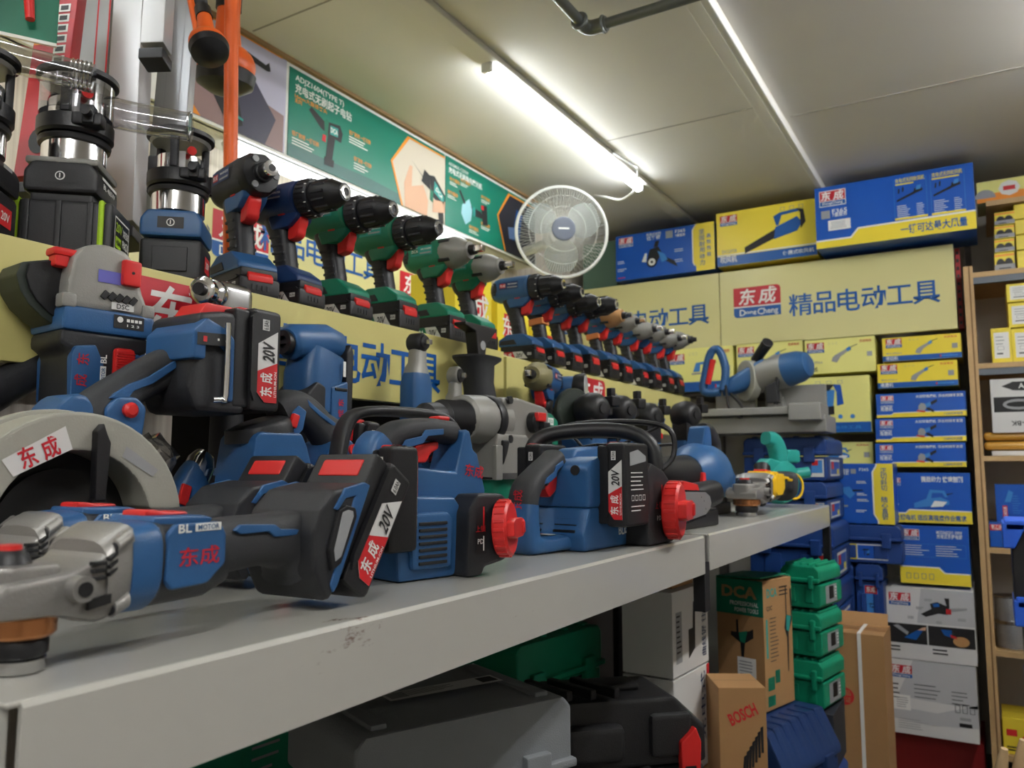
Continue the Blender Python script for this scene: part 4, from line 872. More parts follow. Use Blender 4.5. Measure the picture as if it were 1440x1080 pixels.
# big black hammer case
def black_case():
    t = thing('tool_case', 'black moulded tool case with red latches, lowest in front under the bench', 'tool case', (-.585, .98, .47), 44)
    w, d, h = .29, .12, .20
    b = B(BCASE).prism([(0, .02), (.02, 0), (w-.03, 0), (w, .03), (w, h*.5), (0, h*.5)], 0, d, 'y', bev=.008)
    b.done('lower_shell', t)
    b = B(BCASE).prism([(0, h*.52), (0, h-.03), (.03, h), (w-.05, h), (w, h-.045), (w, h*.52)], -.004, d, 'y', bev=.008)
    b.box((w*.45, d*.5, h+.004), (w*.5, d*.4, .012), bev=.005); b.box((w*.4, -.008, h*.72), (w*.3, .03, .05), bev=.01); b.box((w*.8, -.004, h*.74), (w*.22, .02, .06), bev=.008)
    for i in range(3): b.box((w*(.2+.12*i), d*.2, h+.012), (.012, .09, .014), bev=.003, rot=(0, 0, .5))
    b.done('lid', t)
    for x in (.12, .88): B(RED).prism([(w*x-.012, h*.28), (w*x-.014, h*.7), (w*x+.01, h*.8), (w*x+.018, h*.7), (w*x+.014, h*.26)], -.022, -.008, 'y', bev=.003).m(DKP).box((w*x, -.022, h*.5), (.016, .004, .016)).done('latch', t)
    B(BCASE).tube([(w*.34, -.01, h*.5), (w*.36, -.045, h*.48), (w*.64, -.045, h*.48), (w*.66, -.01, h*.5)], .01, n=10, k=4).done('handle', t)
    B(WHT).face('t', (0, 0, h+.0102)).rect(w*.42, d*.5, .09, .004, WHT, 1).done('edge_line', t) if False else None
    return t
bcase = black_case()
WCX = -.50; WCY = gx(946, 900, WCX).y+.0
# white printed cartons
def a_wc(b, w, h, d):
    b.text('曲线锯 往复锯', w*.86, h*.5, w*.1, NAVY, 1, rot=90, w=h*.8); b.poly([(w*.42, h*.15), (w*.6, h*.25), (w*.62, h*.8), (w*.56, h*.82), (w*.54, h*.5), (w*.42, h*.5)], DKP, 1); b.rect(w*.16, h*.45, w*.16, h*.6, GREYP, 1); lines(b, w*.16, h*.7, w*.13, 8, h*.06, DKP, 2, h*.02)
carton('printed_carton', 'white carton with a dark tool picture, upper of two by the bench post', 'carton', (WCX, WCY, .625), .17, .1, .15, OFFW, a_wc, 86)
carton('printed_carton', 'white carton with a red end, lower of two by the bench post', 'carton', (WCX, WCY, .44), .17, .1, .182, OFFW, lambda b, w, h, d: (b.rect(w*.95, h*.5, w*.08, h, REDP, 1), b.text('充电式', w*.8, h*.6, w*.1, NAVY, 1, rot=90, w=h*.7)), 86)
carton('brown_carton', 'small plain brown carton lying on the upper white printed carton', 'carton', (WCX-.01, WCY+.03, .777), .1, .08, .03, CARD, None, 86)
# tall green and brown carton with an auger drill picture
def a_dcab(b, w, h, d):
    b.face('f'); b.rect(w/2, h*.86, w, h*.28, GREENP, 1); b.rect(w/2, h*.06, w, h*.12, GREENP, 1); b.text('DCA', w*.5, h*.9, h*.09, CARD, 2, w=w*.75, bold=.04); b.text('PROFESSIONAL', w*.6, h*.81, h*.035, WHT, 2, w=w*.6); b.text('POWER TOOLS', w*.65, h*.76, h*.035, WHT, 2, w=w*.5)
    b.poly([(w*.42, h*.68), (w*.46, h*.68), (w*.47, h*.58), (w*.7, h*.6), (w*.78, h*.62), (w*.78, h*.55), (w*.6, h*.5), (w*.56, h*.36), (w*.52, h*.36), (w*.5, h*.5), (w*.3, h*.55), (w*.3, h*.58), (w*.42, h*.58)], DKP, 1); b.poly([(w*.47, h*.58), (w*.66, h*.6), (w*.6, h*.5), (w*.5, h*.51)], GREENP, 2)
    b.text('Q3C-F16', w*.2, h*.18, h*.03, GREENP, 1)
    b.face('r', (w, 0, 0)); b.text('DCA', d*.3, h*.9, h*.07, TEAL, 1, w=d*.36, bold=.03); lines(b, d*.7, h*.93, d*.3, 3, h*.03, DKP, 1, h*.01); b.text('Q3C', d*.2, h*.78, h*.035, DKP, 1, bold=.02); b.rect(d*.1, h*.55, d*.06, h*.3, TEAL, 1); lines(b, d*.35, h*.7, d*.3, 12, h*.03, DKP, 1, h*.007)
    b.poly([(d*.76, h*.93), (d*.8, h*.93), (d*.8, h*.7), (d*.95, h*.68), (d*.93, h*.9), (d*.98, h*.9), (d*.98, h*.65), (d*.85, h*.55), (d*.82, h*.25), (d*.79, h*.25), (d*.79, h*.52), (d*.7, h*.6), (d*.77, h*.7)], DKP, 1); b.poly([(d*.78, h*.7), (d*.94, h*.68), (d*.86, h*.56), (d*.76, h*.58)], TEAL, 2)
    for x, z, ww, hh in ((.2, .2, .22, .1), (.42, .24, .16, .1), (.2, .07, .25, .08)): b.rect(d*x, h*z, d*ww, h*hh, GREENP, 1)
q = gy(1008, 958, 1.7)
o = carton('auger_carton', 'tall brown and green carton picturing an earth auger, under the bench', 'carton', (gy(1005,960,1.8).x, 1.83, .475), .115, .13, .275, CARD, a_dcab, -15, sticker=[(.072, .085, .045, .045, WHT)])
B(GREENP).box((.055, .06, .279), (.11, .12, .003), rot=(0, -.04, 0)).done('top_flap', o)
# navy hard cases below it
def hard_case(label, loc, rz, w=.25, d=.30, h=.2):
    t = thing('hard_case', label, 'tool case', loc, rz)
    b = B(NAVY).prism([(.02, 0), (w-.02, 0), (w, .03), (w, h*.55), (0, h*.55), (0, .03)], 0, d, 'y', bev=.008); b.done('lower_shell', t)
    b = B(NAVY).prism([(-.006, h*.56), (w+.006, h*.56), (w+.004, h*.64), (w-.035, h), (.035, h), (-.004, h*.64)], -.006, d+.006, 'y', bev=.006)
    for i in range(6): b.prism([(w*.62, h*.72), (w*.62, h+.003), (w-.033, h+.003), (w+.002, h*.66)], d*(.08+.15*i), d*(.16+.15*i), 'y', bev=.003)
    b.done('lid', t)
    for y in (.25, .75): B(NAVY).box((w+.004, d*y, h*.5), (.012, .04, .05), bev=.003).done('latch', t)
    return t
hard_case('upper navy hard case carrying the earth auger carton', (-.58, 1.73, .265), -14, .21, .25, h=.205)
hard_case('lower navy hard case on the floor below the earth auger carton', (-.58, 1.73, .0), -14, .21, .25, h=.262)
toolcase('tool_case', 'dark blue case on the floor under the bright green stack, before the strapped carton', (-.46, 2.03, 0), .125, .14, .295, DKBLUE, 0, None, handle=False, lid=.3, ribs=4)
# Brown carton with red print
def a_bosch(b, w, h, d):
    b.text('BOSCH', w*.5, h*.72, h*.13, REDP, 1, w=w*.62, rot=24, bold=.03)
    for i in range(7): b.poly([(w*(.45+.07*i), h*(.02+.05*i)), (w*(.5+.07*i), h*(.02+.05*i)), (w*(.56+.06*i), h*(.3+.05*i)), (w*(.5+.06*i), h*(.28+.05*i))], DKP, 1)
carton('printed_carton', 'brown carton with red lettering and a sketched tool, in front of the navy hard cases', 'carton', (-.44, 1.46, .44), .085, .1, .165, CARD, a_bosch, 30)
tag(B(CARD).box((-.44, 1.52, .217), (.13, .13, .43), bev=.002).done('brown_carton'), 'plain brown carton under the red-lettered carton', 'carton')
# three bright green cases
def a_gs(b, w, h, d):
    b.face('r', (w, 0, 0)); b.rect(d*.5, h*.5, d*.5, h*.7, GREYP, 1); b.rect(d*.5, h*.55, d*.2, h*.5, DKP, 2); lines(b, d*.7, h*.7, d*.08, 4, h*.12, WHT, 2, h*.05)
g = 'bright green tool cases stacked at the far end of the bench'
hz = gy(1140, 868, 2.0).z
h1 = .10
gx_ = gy(1112, 800, 2.04).x
zz = [gy(1150, v, 2.04).z for v in (995, 922, 855, 790)]
for i, lab in enumerate(('lowest of the three bright green tool cases', 'middle one of the three bright green tool cases', 'topmost of the three bright green tool cases')):
    z0 = zz[i]+.002; toolcase('tool_case', lab, (gx_-.022, 2.02, z0), 0.095, .15, zz[i+1]-z0-.008, DGRN, -10, g, art=a_gs, lid=.4, ribs=5, handle=False)
tag(B(mat('dark_crate', (36, 40, 48), .6)).box((gx_+.035, 2.09, (.302+zz[0]-.003)/2), (.11, .16, zz[0]-.305), bev=.003).done('dark_crate'), 'dark flat crate under the three bright green cases', 'crate')
tag(B(mat('blue_tub', (30, 70, 150), .4)).prism([(-.06, 0), (.06, 0), (.068, .17), (-.068, .17)], -.05, .05, 'y', bev=.004).done('blue_tub', loc=(gz(1140, 1060, .18).x+.02, 2.28-.02, 0)), 'blue tub on the floor at the foot of the strapped carton', 'tub') if False else None
# blue and yellow cartons seen in the gap between ledge and bench
def a_small(b, w, h, d):
    p_band(b, w, h, YELP, .2, False); logo(b, w*.2, h*.7, w*.3, True, names=False); b.text('充电式电动工具', w*.6, h*.4, h*.12, WHT, w=w*.5); lines(b, w*.65, h*.75, w*.3, 2, h*.1, WHT, 2, h*.04)
for i, (y, w, lab) in enumerate(((.86, .13, 'blue and yellow carton on the bench behind the upright right-angle drill'), (1.0, .16, 'blue and yellow carton on the bench behind the right-angle ratchets'))):
    carton('tool_carton', lab, 'carton', (-.86, y, .901), w, .12, .15, BLUEP, a_small, 90, 'blue and yellow cartons below the ledge')
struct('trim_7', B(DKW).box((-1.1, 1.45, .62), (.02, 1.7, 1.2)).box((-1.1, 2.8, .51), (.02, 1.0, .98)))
def a_yb2(b, w, h, d): b.rect(w*.5, h*.7, w*.6, h*.3, REDP, 1); b.text('东成', w*.5, h*.7, h*.2, WHT, 2); b.text('工具', w*.5, h*.3, h*.2, SIGNBLUE, 2)
for y, h, lab in ((1.60, .27, 'yellow carton with a red plate behind the first far drill'), (1.80, .23, 'yellow carton behind the taped far drill'), (2.02, .2, 'blue-printed yellow carton behind the middle far drills')):
    carton('yellow_carton', lab, 'carton', (-1.12, y, LZ+.001), .17, .14, h, YELP, a_yb2, 90)
tag(B(CARD).box((WCX-.065, WCY+.07, .2185), (.08, .13, .435), bev=.002).done('brown_carton'), 'plain brown carton low under the two white printed cartons', 'carton')
tag(B(BLK).box((-.83, 1.36, .149), (.18, .24, .296), bev=.003).done('dark_crate'), 'black crate on the floor under the two green cases below the bench', 'crate')
tag(B(BLK).box((-.55, 1.06, .452), (.16, .1, .03), bev=.003).done('black_tray'), 'flat black tray under the black moulded tool case', 'tray')
# ============================================================ batteries and drills
def pack(parent, M, L=.098, W=.062, H=.05, v='20V', col=RED, hi=False, lab=True, latch=True, name='battery', style='blue'):
    """battery pack; local x = long axis with the latch at +x, z = depth (0 outside face, H at the tool)"""
    e = 'pack'
    b = B(BLK); b.T = M
    b.box((L/2, 0, H*.34), (L, W, H*.68), bev=.005); b.box((L*.5, 0, H*.82), (L*.94, W*.9, H*.36), bev=.003)
    for s in (-1, 1):
        b.prism([(L*.1, H*.62), (L*.2, H*.7), (L*.9, H*.7), (L*.96, H*.6), (L*.9, H*.56), (L*.2, H*.56)], s*W*.5-s*.003, s*W*.5+s*.0012, 'y')
    for i in range(4): b.m(CHAR).box((L+.0004, (i-1.5)*W*.12, H*.3), (.001, W*.05, H*.18))
    b.m(BLK)
    o = b.done(name, parent)
    if latch:
        b = B(col); b.T = M; b.prism([(L*.76, H*.58), (L*.76, H*1.02), (L*.9, H*1.02), (L*1.014, H*.72), (L*1.014, H*.5)], -W*.3, W*.3, 'y', bev=.0015)
        for i in range(3): b.box((L*(.86+.035*i), 0, H*(.995-.05*i)), (.002, W*.46, .002))
        b.done('release_button', o)
    if lab:
        for f, y in (('f', -W/2-.0002), ('k', W/2+.0002)):
            b = B(DKP); b.T = M; b.face(f, (L/2, y, H*.34)); q = -1 if f == 'k' else 1
            w, h = L*.82, H*.46
            b.poly([(-w*.5, -h*.5), (w*.36, -h*.5), (w*.18, h*.5), (-w*.38, h*.5), (-w*.5, h*.1)], GREYP if False else OFFW, 1)
            b.poly([(-w*.5, -h*.5), (-w*.02, -h*.5), (-w*.14, h*.5), (-w*.38, h*.5), (-w*.5, h*.1)], REDP if style == 'blue' else GREENP, 2)
            b.text('东 成' if style == 'blue' else 'DCA', -w*.29, h*.04, h*.46, WHT, 3, w=w*.28, bold=.02)
            b.text(v, w*.1, -h*.05, h*.6, DKP, 3, w=w*.22, bold=.02, sh=.15); b.text('LITHIUM-ION', -w*.28, -h*.4, h*.13, WHT, 3, w=w*.3)
            b.rect(w*.42, h*.1, w*.13, h*.34, OFFW, 1); b.text('6.0Ah' if L > .09 and H > .04 else '4.0Ah', w*.42, h*.1, h*.24, DKP, 2, w=w*.11)
            b.done('label_sticker', o)
    return o
def upM(x, y, z): return MX.Translation((x, y, z))

def drill(name, nose='drill', body=BLUE, scheme='blue', bh=.036, gear=None, bl=.088, band=None, trim=None):
    """pistol grip tool, nose to +x, standing on its battery"""
    t = thing(name, '', 'power drill')
    pack(t, upM(-bl*.52, 0, 0), bl, .056, bh, style=scheme)
    F = bh; trim = trim or body
    b = B(trim).prism([(-bl*.54, F-.003), (-bl*.54, F+.012), (-bl*.3, F+.024), (bl*.14, F+.024), (bl*.4, F+.008), (bl*.42, F-.003)], -.027, .027, 'y', bev=.004)
    for s in (-1, 1): b.m(CHAR).prism([(-bl*.5, F+.001), (-bl*.46, F+.01), (-bl*.1, F+.012), (-bl*.02, F+.001)], s*.0265, s*.0285, 'y', bev=.0008)
    b.done('battery_foot', t)
    z0 = F+.02; zt = .152
    b = B(CHAR).sweep([(-.008, 0, z0-.004), (-.011, 0, z0+.02), (-.018, 0, z0+.05), (-.026, 0, zt-.02), (-.028, 0, zt)], [(.0150, .0165), (.0145, .0150), (.0150, .0160), (.0165, .021), (.018, .026)], k=4, e=2.6)
    for i in range(4): b.m(RUB).box((-.011-.003*i, 0, z0+.014+.012*i), (.022, .0303, .004), bev=.001)
    b.done('grip', t)
    # motor housing
    b = B(body).sweep([(-.066, 0, zt+.007), (-.062, 0, zt+.007), (-.05, 0, zt+.007), (.012, 0, zt+.008), (.022, 0, zt+.008)], [(.019, .020), (.0235, .0245), (.0265, .0275), (.0265, .0275), (.026, .027)], e=2.5, n=24)
    b.done('motor_housing', t)
    B(trim).prism([(-.026, zt-.036), (-.034, zt-.02), (-.03, zt-.008), (.024, zt-.010), (.021, zt-.022), (.006, zt-.034)], -.0175, .0175, 'y', bev=.004).done('trigger_collar', t)
    b = B(CHAR).rev([(0, .014), (.004, .021), (.016, .0265), (.022, .0262)], (-.073, 0, zt+.007), (1, 0, 0))
    for i in range(5): b.m(DKP).box((-.058, 0, zt-.005+.006*i), (.006, .0522, .0022))
    b.done('rear_cap', t)
    B(RED).prism([(-.002, zt-.052), (-.002, zt-.012), (.021, zt-.014), (.0235, zt-.024), (.019, zt-.035), (.018, zt-.045), (.01, zt-.05)], -.0095, .0095, 'y', bev=.004).done('trigger', t)
    B(RED).box((-.006, 0, zt-.0135), (.014, .037, .006), bev=.0015).done('direction_switch', t)
    for f, y in (('f', -.0268), ('k', .0268)):
        b = B(DKP).face(f, (-.022, y, zt+.012)); q = 1 if f == 'f' else -1
        b.rect(0, 0, .046, .016, NAVY if scheme == 'blue' else TEAL, 1); b.rect(-.014, .0, .014, .009, REDP if scheme == 'blue' else GREENP, 2); b.text('东成' if scheme == 'blue' else 'DCA', -.014, 0, .005, WHT, 3); b.text('BRUSHLESS', .01, .003, .003, WHT, 2, w=.022); b.rect(.009, -.004, .024, .0025, GREYP, 2)
        b.done('label_sticker', t)
    zc = zt+.008
    if nose == 'drill':
        b = B(body).rev([(0, .027), (.004, .0285), (.008, .0285)], (.014, 0, zc), (1, 0, 0)); b.done('collar', t)
        b = B(CHAR).rev([(0, .026), (.002, .0275), (.018, .0272), (.022, .0255)], (.022, 0, zc), (1, 0, 0))
        for i in range(24):
            a = 2*PI*i/24; b.m(BLK).box((.033, .0272*math.cos(a), zc+.0272*math.sin(a)), (.014, .002, .002), rot=(0, 0, 0))
        for i in range(12): b.m(WHT).box((.0415, .0268*math.cos(2*PI*i/12), zc+.0268*math.sin(2*PI*i/12)), (.003, .0012, .0012))
        b.done('clutch_ring', t)
        b = B(BLK).rev([(0, .021), (.004, .0225), (.028, .0215), (.036, .0195), (.048, .0135), (.052, .0125)], (.043, 0, zc), (1, 0, 0), n=32)
        for i in range(12):
            a = 2*PI*i/12; b.m(CHAR).box((.061, .0216*math.cos(a), zc+.0216*math.sin(a)), (.022, .003, .003))
        b.done('chuck', t)
        B(CHR).rev([(0, .0095), (.002, .0105), (.0035, .0095), (.0036, .006), (-.004, .006)], (.093, 0, zc), (1, 0, 0), caps=False).m(DKP).cyl((.088, 0, zc), (.0905, 0, zc), .0062).done('chuck_tip', t)
    elif nose == 'impact':
        b = B(BLK).rev([(0, .027), (.006, .0285), (.024, .0285), (.032, .025), (.034, .012)], (.004, 0, zc), (1, 0, 0), n=10)
        for i in range(3): b.m(GREYP).cyl((.034, .019*math.cos(2.1*i), zc+.019*math.sin(2.1*i)), (.0385, .019*math.cos(2.1*i), zc+.019*math.sin(2.1*i)), .0042)
        b.done('gear_case', t)
        B(BLK).rev([(0, .0125), (.008, .0125), (.009, .0105), (.02, .0105), (.021, .0095)], (.036, 0, zc), (1, 0, 0)).m(CHR).rev([(0, .0098), (.006, .0098), (.0065, .005)], (.056, 0, zc), (1, 0, 0)).m(DKP).cyl((.0622, 0, zc), (.063, 0, zc), .0046).done('hex_collet', t)
    else:
        gm = gear or GCAST
        b = B(gm).rev([(0, .0265), (.004, .028), (.02, .028), (.034, .024), (.046, .0165), (.052, .0155)], (.012, 0, zc), (1, 0, 0), n=20)
        for a in (.6, 2.5, 3.8, 5.6): b.m(CHAR).cyl((.012, .027*math.cos(a), zc+.027*math.sin(a)), (.034, .027*math.cos(a), zc+.027*math.sin(a)), .0035, n=10)
        b.done('gear_case', t)
        if nose == 'wrench':
            B(CHR).box((.082, 0, zc), (.018, .011, .011), bev=.0012).m(BLK).rev([(0, .0095), (.012, .0085)], (.063, 0, zc), (1, 0, 0)).done('square_drive', t)
        else:
            B(BLK).rev([(0, .0115), (.012, .0115), (.014, .008), (.024, .006)], (.063, 0, zc), (1, 0, 0)).done('drive_tip', t)
    if band: B(band).box((-.014, 0, F+.062), (.036, .0345, .015), bev=.002, rot=(0, -.12, 0)).done('paper_band', t)
    return t
def stand(o, u, v, bl=.088, label='', group=None, rz=0, s=1, z=None, cat=None, hz=None):
    """puts the drill's front right battery corner where it stands on the ledge"""
    q = gz(u, v, LZ+.0015); c, si = math.cos(math.radians(rz)), math.sin(math.radians(rz))
    lx, ly = bl*.48*s, .028*s
    xq = min(q.x, -.805)
    if xq != q.x: q = gx(u, v, xq)
    o.location = (q.x-(lx*c-ly*si), q.y-(lx*si+ly*c), LZ+.0012); o.rotation_euler.z = math.radians(rz); o.scale = (s,)*3
    o['label'] = label
    if group: o['group'] = group
    if cat: o['category'] = cat
    return o
G1 = 'power tools standing in the near ledge row'; G2 = 'blue power tools standing in the far ledge row'
stand(drill('impact_driver', 'impact', CHAR, trim=BLUE), 395, 413, label='black and blue impact driver, first of the near ledge row, beside the orange pole', group=G1, s=1.06, rz=-14)
stand(drill('cordless_drill', 'drill', NAVY), 459, 431, label='navy cordless drill between the impact driver and the green drills', group=G1, s=.99, rz=4)
stand(drill('cordless_drill', 'drill', GRN, 'green', .036), 526, 449.6, label='green cordless drill next to the navy drill, with a short black chuck', group=G1, s=1.02, rz=4)
stand(drill('cordless_drill', 'drill', GRN, 'green', .046), 591.6, 463.7, label='green cordless drill next to the impact wrenches, with a long black chuck', group=G1, s=1.03, rz=2)
stand(drill('impact_wrench', 'wrench', GRN, 'green', .046), 659, 484, label='green impact wrench with a grey head, directly beside the second green drill', group=G1, s=1.04)
stand(drill('impact_wrench', 'wrench', GRN, 'green', .044), 702, 493.6, label='green impact wrench with a grey head, last of the near ledge row', group=G1, s=1.0)
ORB = mat('orange_paper', (226, 140, 84), .7)
far = [((769, 508), 'cordless_drill', 'drill', .034, 'cordless drill first in the far row, standing clear of the others', None, 1.0, None),
       ((797, 516), 'cordless_drill', 'drill', .04, 'cordless drill in the far row with an orange paper band round its grip', ORB, 1.0, None),
       ((822, 523.7), 'cordless_drill', 'drill', .044, 'cordless drill third in the far row, after the paper-banded drill', None, 1.0, None),
       ((846, 528.5), 'cordless_drill', 'drill', .048, 'cordless drill fourth in the far row, next to the tan-headed wrench', None, 1.05, None),
       ((872.6, 534.6), 'impact_wrench', 'wrench', .05, 'impact wrench with a tan rubber head and a paper band, in the far row', ORB, 1.02, TAN),
       ((892, 539), 'impact_wrench', 'wrench', .05, 'grey-headed impact wrench right after the tan-headed one in the far row', None, 1.02, None),
       ((913.6, 545.4), 'impact_wrench', 'wrench', .05, 'grey-headed impact wrench, second after the tan-headed one in the far row', None, 1.02, None),
       ((931.6, 547.8), 'impact_wrench', 'wrench', .05, 'grey-headed impact wrench, third after the tan-headed one in the far row', None, 1.02, None),
       ((949.7, 552.6), 'impact_wrench', 'wrench', .05, 'grey-headed impact wrench second from the end of the far row', None, 1.02, None),
       ((963.6, 553.8), 'impact_wrench', 'tip', .05, 'impact wrench with a dark tip, last of the far row by the mitre saw', None, 1.05, None)]
for (u, v), nm, nose, bh, lab, band, s, gear in far:
    stand(drill(nm, nose, BLUE, 'blue', bh, gear=gear, band=band), u, v, label=lab, group=G2, s=s, rz=random.uniform(-3, 3))

# ------------------------------------------------------------ trim routers standing on the ledge
def router(lab, u, v, X, s, col, batt, lime):
    q = gx(u, v, X); t = thing('trim_router', lab, 'trim router', (X, q.y, LZ+.0012), 0, 'trim routers on the ledge'); t.scale = (s,)*3
    t.rotation_euler.z = math.radians(42)
    # battery lying under the body, long axis to +y
    if lime:
        b = B(BLK).box((0, 0, .03), (.082, .07, .058), bev=.006).box((0, 0, .062), (.06, .06, .012), bev=.003)
        for x in (-.03, .0, .03): b.box((x, -.0355, .032), (.006, .003, .05), bev=.001)
        o = b.done('battery', t)
        LIME = mat('lime_trim', (166, 206, 40), .45)
        for s_ in (-1, 1): B(LIME).box((s_*.040, 0, .03), (.006, .073, .061), bev=.003).done('lime_band', o)
        b = B(BLK).box((.046, 0, .03), (.010, .068, .056), bev=.003); b.done('end_cap', o)
        b = B(DKP).face('r', (.0513, 0, .03)); b.frame(0, 0, .05, .034, .0015, WHT, 1); b.rect(-.013, -.009, .02, .012, LIME, 2); b.text('4.0Ah', -.013, -.009, .006, DKP, 3, w=.017, bold=.02); b.text('20V', -.012, .007, .010, LIME, 2); b.text('XR500', .013, .006, .008, WHT, 2, w=.022); b.text('PACK', .013, -.006, .009, WHT, 2, w=.022); b.done('label_sticker', o)
    else:
        b = B(BLK).box((0, 0, .026), (.072, .066, .052), bev=.006); b.box((0, -.034, .026), (.04, .003, .03), bev=.001); o = b.done('battery', t)
        b = B(DKP).face('r', (.0365, 0, .026)).rect(0, 0, .03, .02, REDP, 1); b.text('20V', 0, 0, .009, WHT, 2); b.done('label_sticker', o)
    z = .066 if lime else .053
    b = B(col).prism([(-.036, z), (-.036, z+.022), (-.028, z+.034), (.028, z+.034), (.036, z+.022), (.036, z)], -.036, .036, 'y', bev=.005)
    if lime: b.m(GCAST).box((0, 0, z+.034), (.07, .07, .008), bev=.003)
    b.m(BLK).face('f', (0, -.0362, z+.017)); b.rect(0, 0, .03, .014, DKP, 1)
    b.poly([(.0048*math.cos(a*PI/8), .0048*math.sin(a*PI/8)) for a in range(16)], WHT, 2); b.poly([(.0036*math.cos(a*PI/8), .0036*math.sin(a*PI/8)) for a in range(16)], DKP, 3); b.rect(0, .0, .0012, .005, WHT, 4)
    b.m(BLK).face('r', (.0365, 0, z+.017)); b.rect(0, .004, .05, .003, WHT, 1) if lime else 0; b.text('BL 480W', 0, -.003, .006, WHT, 1, w=.04) if lime else b.rect(.0, .006, .02, .004, GREYP, 1)
    b.done('body', t)
    B(CHR).rev([(0, .0315), (.03, .0315)], (0, 0, z+.036), (0, 0, 1), n=40).rev([(0, .027), (.04, .027)], (0, 0, z+.068), (0, 0, 1), n=40).done('motor_sleeve', t)
    b = B(BLK).rev([(0, .035), (.003, .0375), (.018, .0375), (.02, .034)], (0, 0, z+.068), (0, 0, 1), n=36)
    b.box((.022, -.03, z+.08), (.03, .018, .014), bev=.003).box((-.03, .02, z+.09), (.02, .03, .05), bev=.003)
    b.rev([(0, .0345), (.004, .0355), (.006, .0345)], (0, 0, z+.06), (0, 0, 1), n=36); b.done('clamp_ring', t)
    b = B(BLK).box((.024, -.034, z+.084), (.012, .014, .02), bev=.002); b.cyl((.024, -.038, z+.084), (.024, -.05, z+.084), .005); b.done('clamp_lever', t)
    b = B(WHT).face('f', (.006, -.0272, z+.1)); b.rect(.0, 0, .012, .02, OFFW, 1)
    for i in range(8): b.rect(-.008, -.01+.0028*i, .005, .0006, DKP, 1)
    b.done('depth_scale', t)
    zt = z+.13
    B(BLK).rev([(0, .036), (.003, .04), (.008, .04), (.01, .036)], (0, 0, zt), (0, 0, 1), n=40).m(GCAST).rev([(0, .033), (.0035, .036)], (0, 0, zt-.004), (0, 0, 1), n=40).done('base_plate', t)
    for a in (.5, 2.6, 4.7): B(BLK).box((.031*math.cos(a), .031*math.sin(a), zt-.02), (.008, .01, .044), bev=.002, rot=(0, 0, a)).done('base_post', t)
    B(RED).cyl((.018, -.027, zt-.02), (.02, -.031, zt-.02), .0055).done('lock_button', t)
    return t, zt
t, zt = router('trim router with a lime-trimmed black battery and a clear dust spout, nearest on the ledge', 97, 345, -.86, 1.04, BLK, 0, True)
B(CLEAR).rev([(0, .034), (.0, .036), (.036, .036), (.036, .0345)], (0, 0, zt-.037), (0, 0, 1), n=36, caps=False).sweep([(.0, -.005, zt-.022), (.06, .0, zt-.03), (.115, .004, zt-.034)], [(.0165, .0165), (.0165, .0165), (.0155, .0155)], side=(0, 1, 0), e=2, n=24).torus((.115, .004, zt-.034), (1, .03, -.04), .0157, .0012, 28).done('dust_spout', t)
router('trim router with a blue body and a black battery, second on the ledge', 247, 372, -.855, 1.0, BLUE, 0, False)
# a third one, only its clear spout reaches into the frame
q = gx(-40, 320, -.84); 
t, zt = router('trim router cut off by the left frame edge, its ribbed clear spout reaching in', -52, 318, -.86, 1.0, BLK, 0, False)
b = B(CLEAR).sweep([(.0, .0, zt+.016), (.05, .01, zt+.010), (.105, .02, zt+.004)], [(.015, .015)]*3, side=(0, 1, 0), e=2, n=24)
for i in range(5): b.torus((.085+.004*i, .0165+.0007*i, zt+.0062-.0002*i), (1, .2, -.1), .0152, .0009, 24)
b.done('dust_spout', t)

# ------------------------------------------------------------ levels and rails leaning at the near end
def bar(name, lab, p, q, w, d, m, deco=None, cap=None):
    """p bottom, q top (world), w across, d deep"""
    p, q = V(p), V(q); t = thing(name, lab, 'level' if 'level' in name else 'rail', p)
    z = (q-p).normalized(); x = (V((.85, .53, 0))-z*z.dot(V((.85, .53, 0)))).normalized(); y = z.cross(x); L = (q-p).length
    t.rotation_mode = 'QUATERNION'; t.rotation_quaternion = MX((x, y, z)).transposed().to_quaternion()
    b = B(m).box((0, 0, L/2+.012), (w, d, L-.024), bev=.0015); 
    if deco: b.face('f', (0, -d/2, 0)); deco(b, w, L)
    b.done('rail_body', t)
    if cap:
        B(cap).box((0, 0, .008), (w*1.05, d*1.1, .016), bev=.002).done('end_cap', t)
    return t
LVR = mat('level_red', (176, 44, 52), .4); SILV = mat('anodised_aluminium', (160, 162, 165), .36, .5, var=.05, vscale=3); SILW = mat('white_anodised', (190, 191, 192), .38, .3)
def d_red(b, w, L):
    b.rect(0, L*.55, w*.96, L*.25, SIGNRED, 1); b.rect(-w*.22, L*.72, w*.5, L*.3, ORP, 2)
    for i in range(6): b.rect(w*.2, L*(.5+.045*i), w*.3, .014, WHT, 2); b.rect(w*.2, L*(.5+.045*i), w*.2, .008, DKP, 3)
    b.poly([(w*.2+.006*math.cos(a*PI/6), L*.47+.006*math.sin(a*PI/6)) for a in range(12)], WHT, 2)
    b.poly([(.012*math.cos(a*PI/8), .075+.02*math.sin(a*PI/8)) for a in range(16)], DKP, 2)
def d_sil(b, w, L):
    for k in (-.2, .22): b.rect(w*k, L*.5, .0012, L*.97, GREYP, 1)
def d_redge(b, w, L):
    for k in (-.46, .1, .46): b.rect(w*k, L*.5, .0022, L*.97, REDP, 1)
Lb = lambda u, v, X: gx(u, v, X)
def lean_bar(name, lab, u0, v0, u1, v1, X0, X1, w, d, m, deco=None, cap=None):
    p = gx(u0, v0, X0); p.z = max(p.z, LZ+.001)
    return bar(name, lab, p, gx(u1, v1, X1), w, d, m, deco, cap)
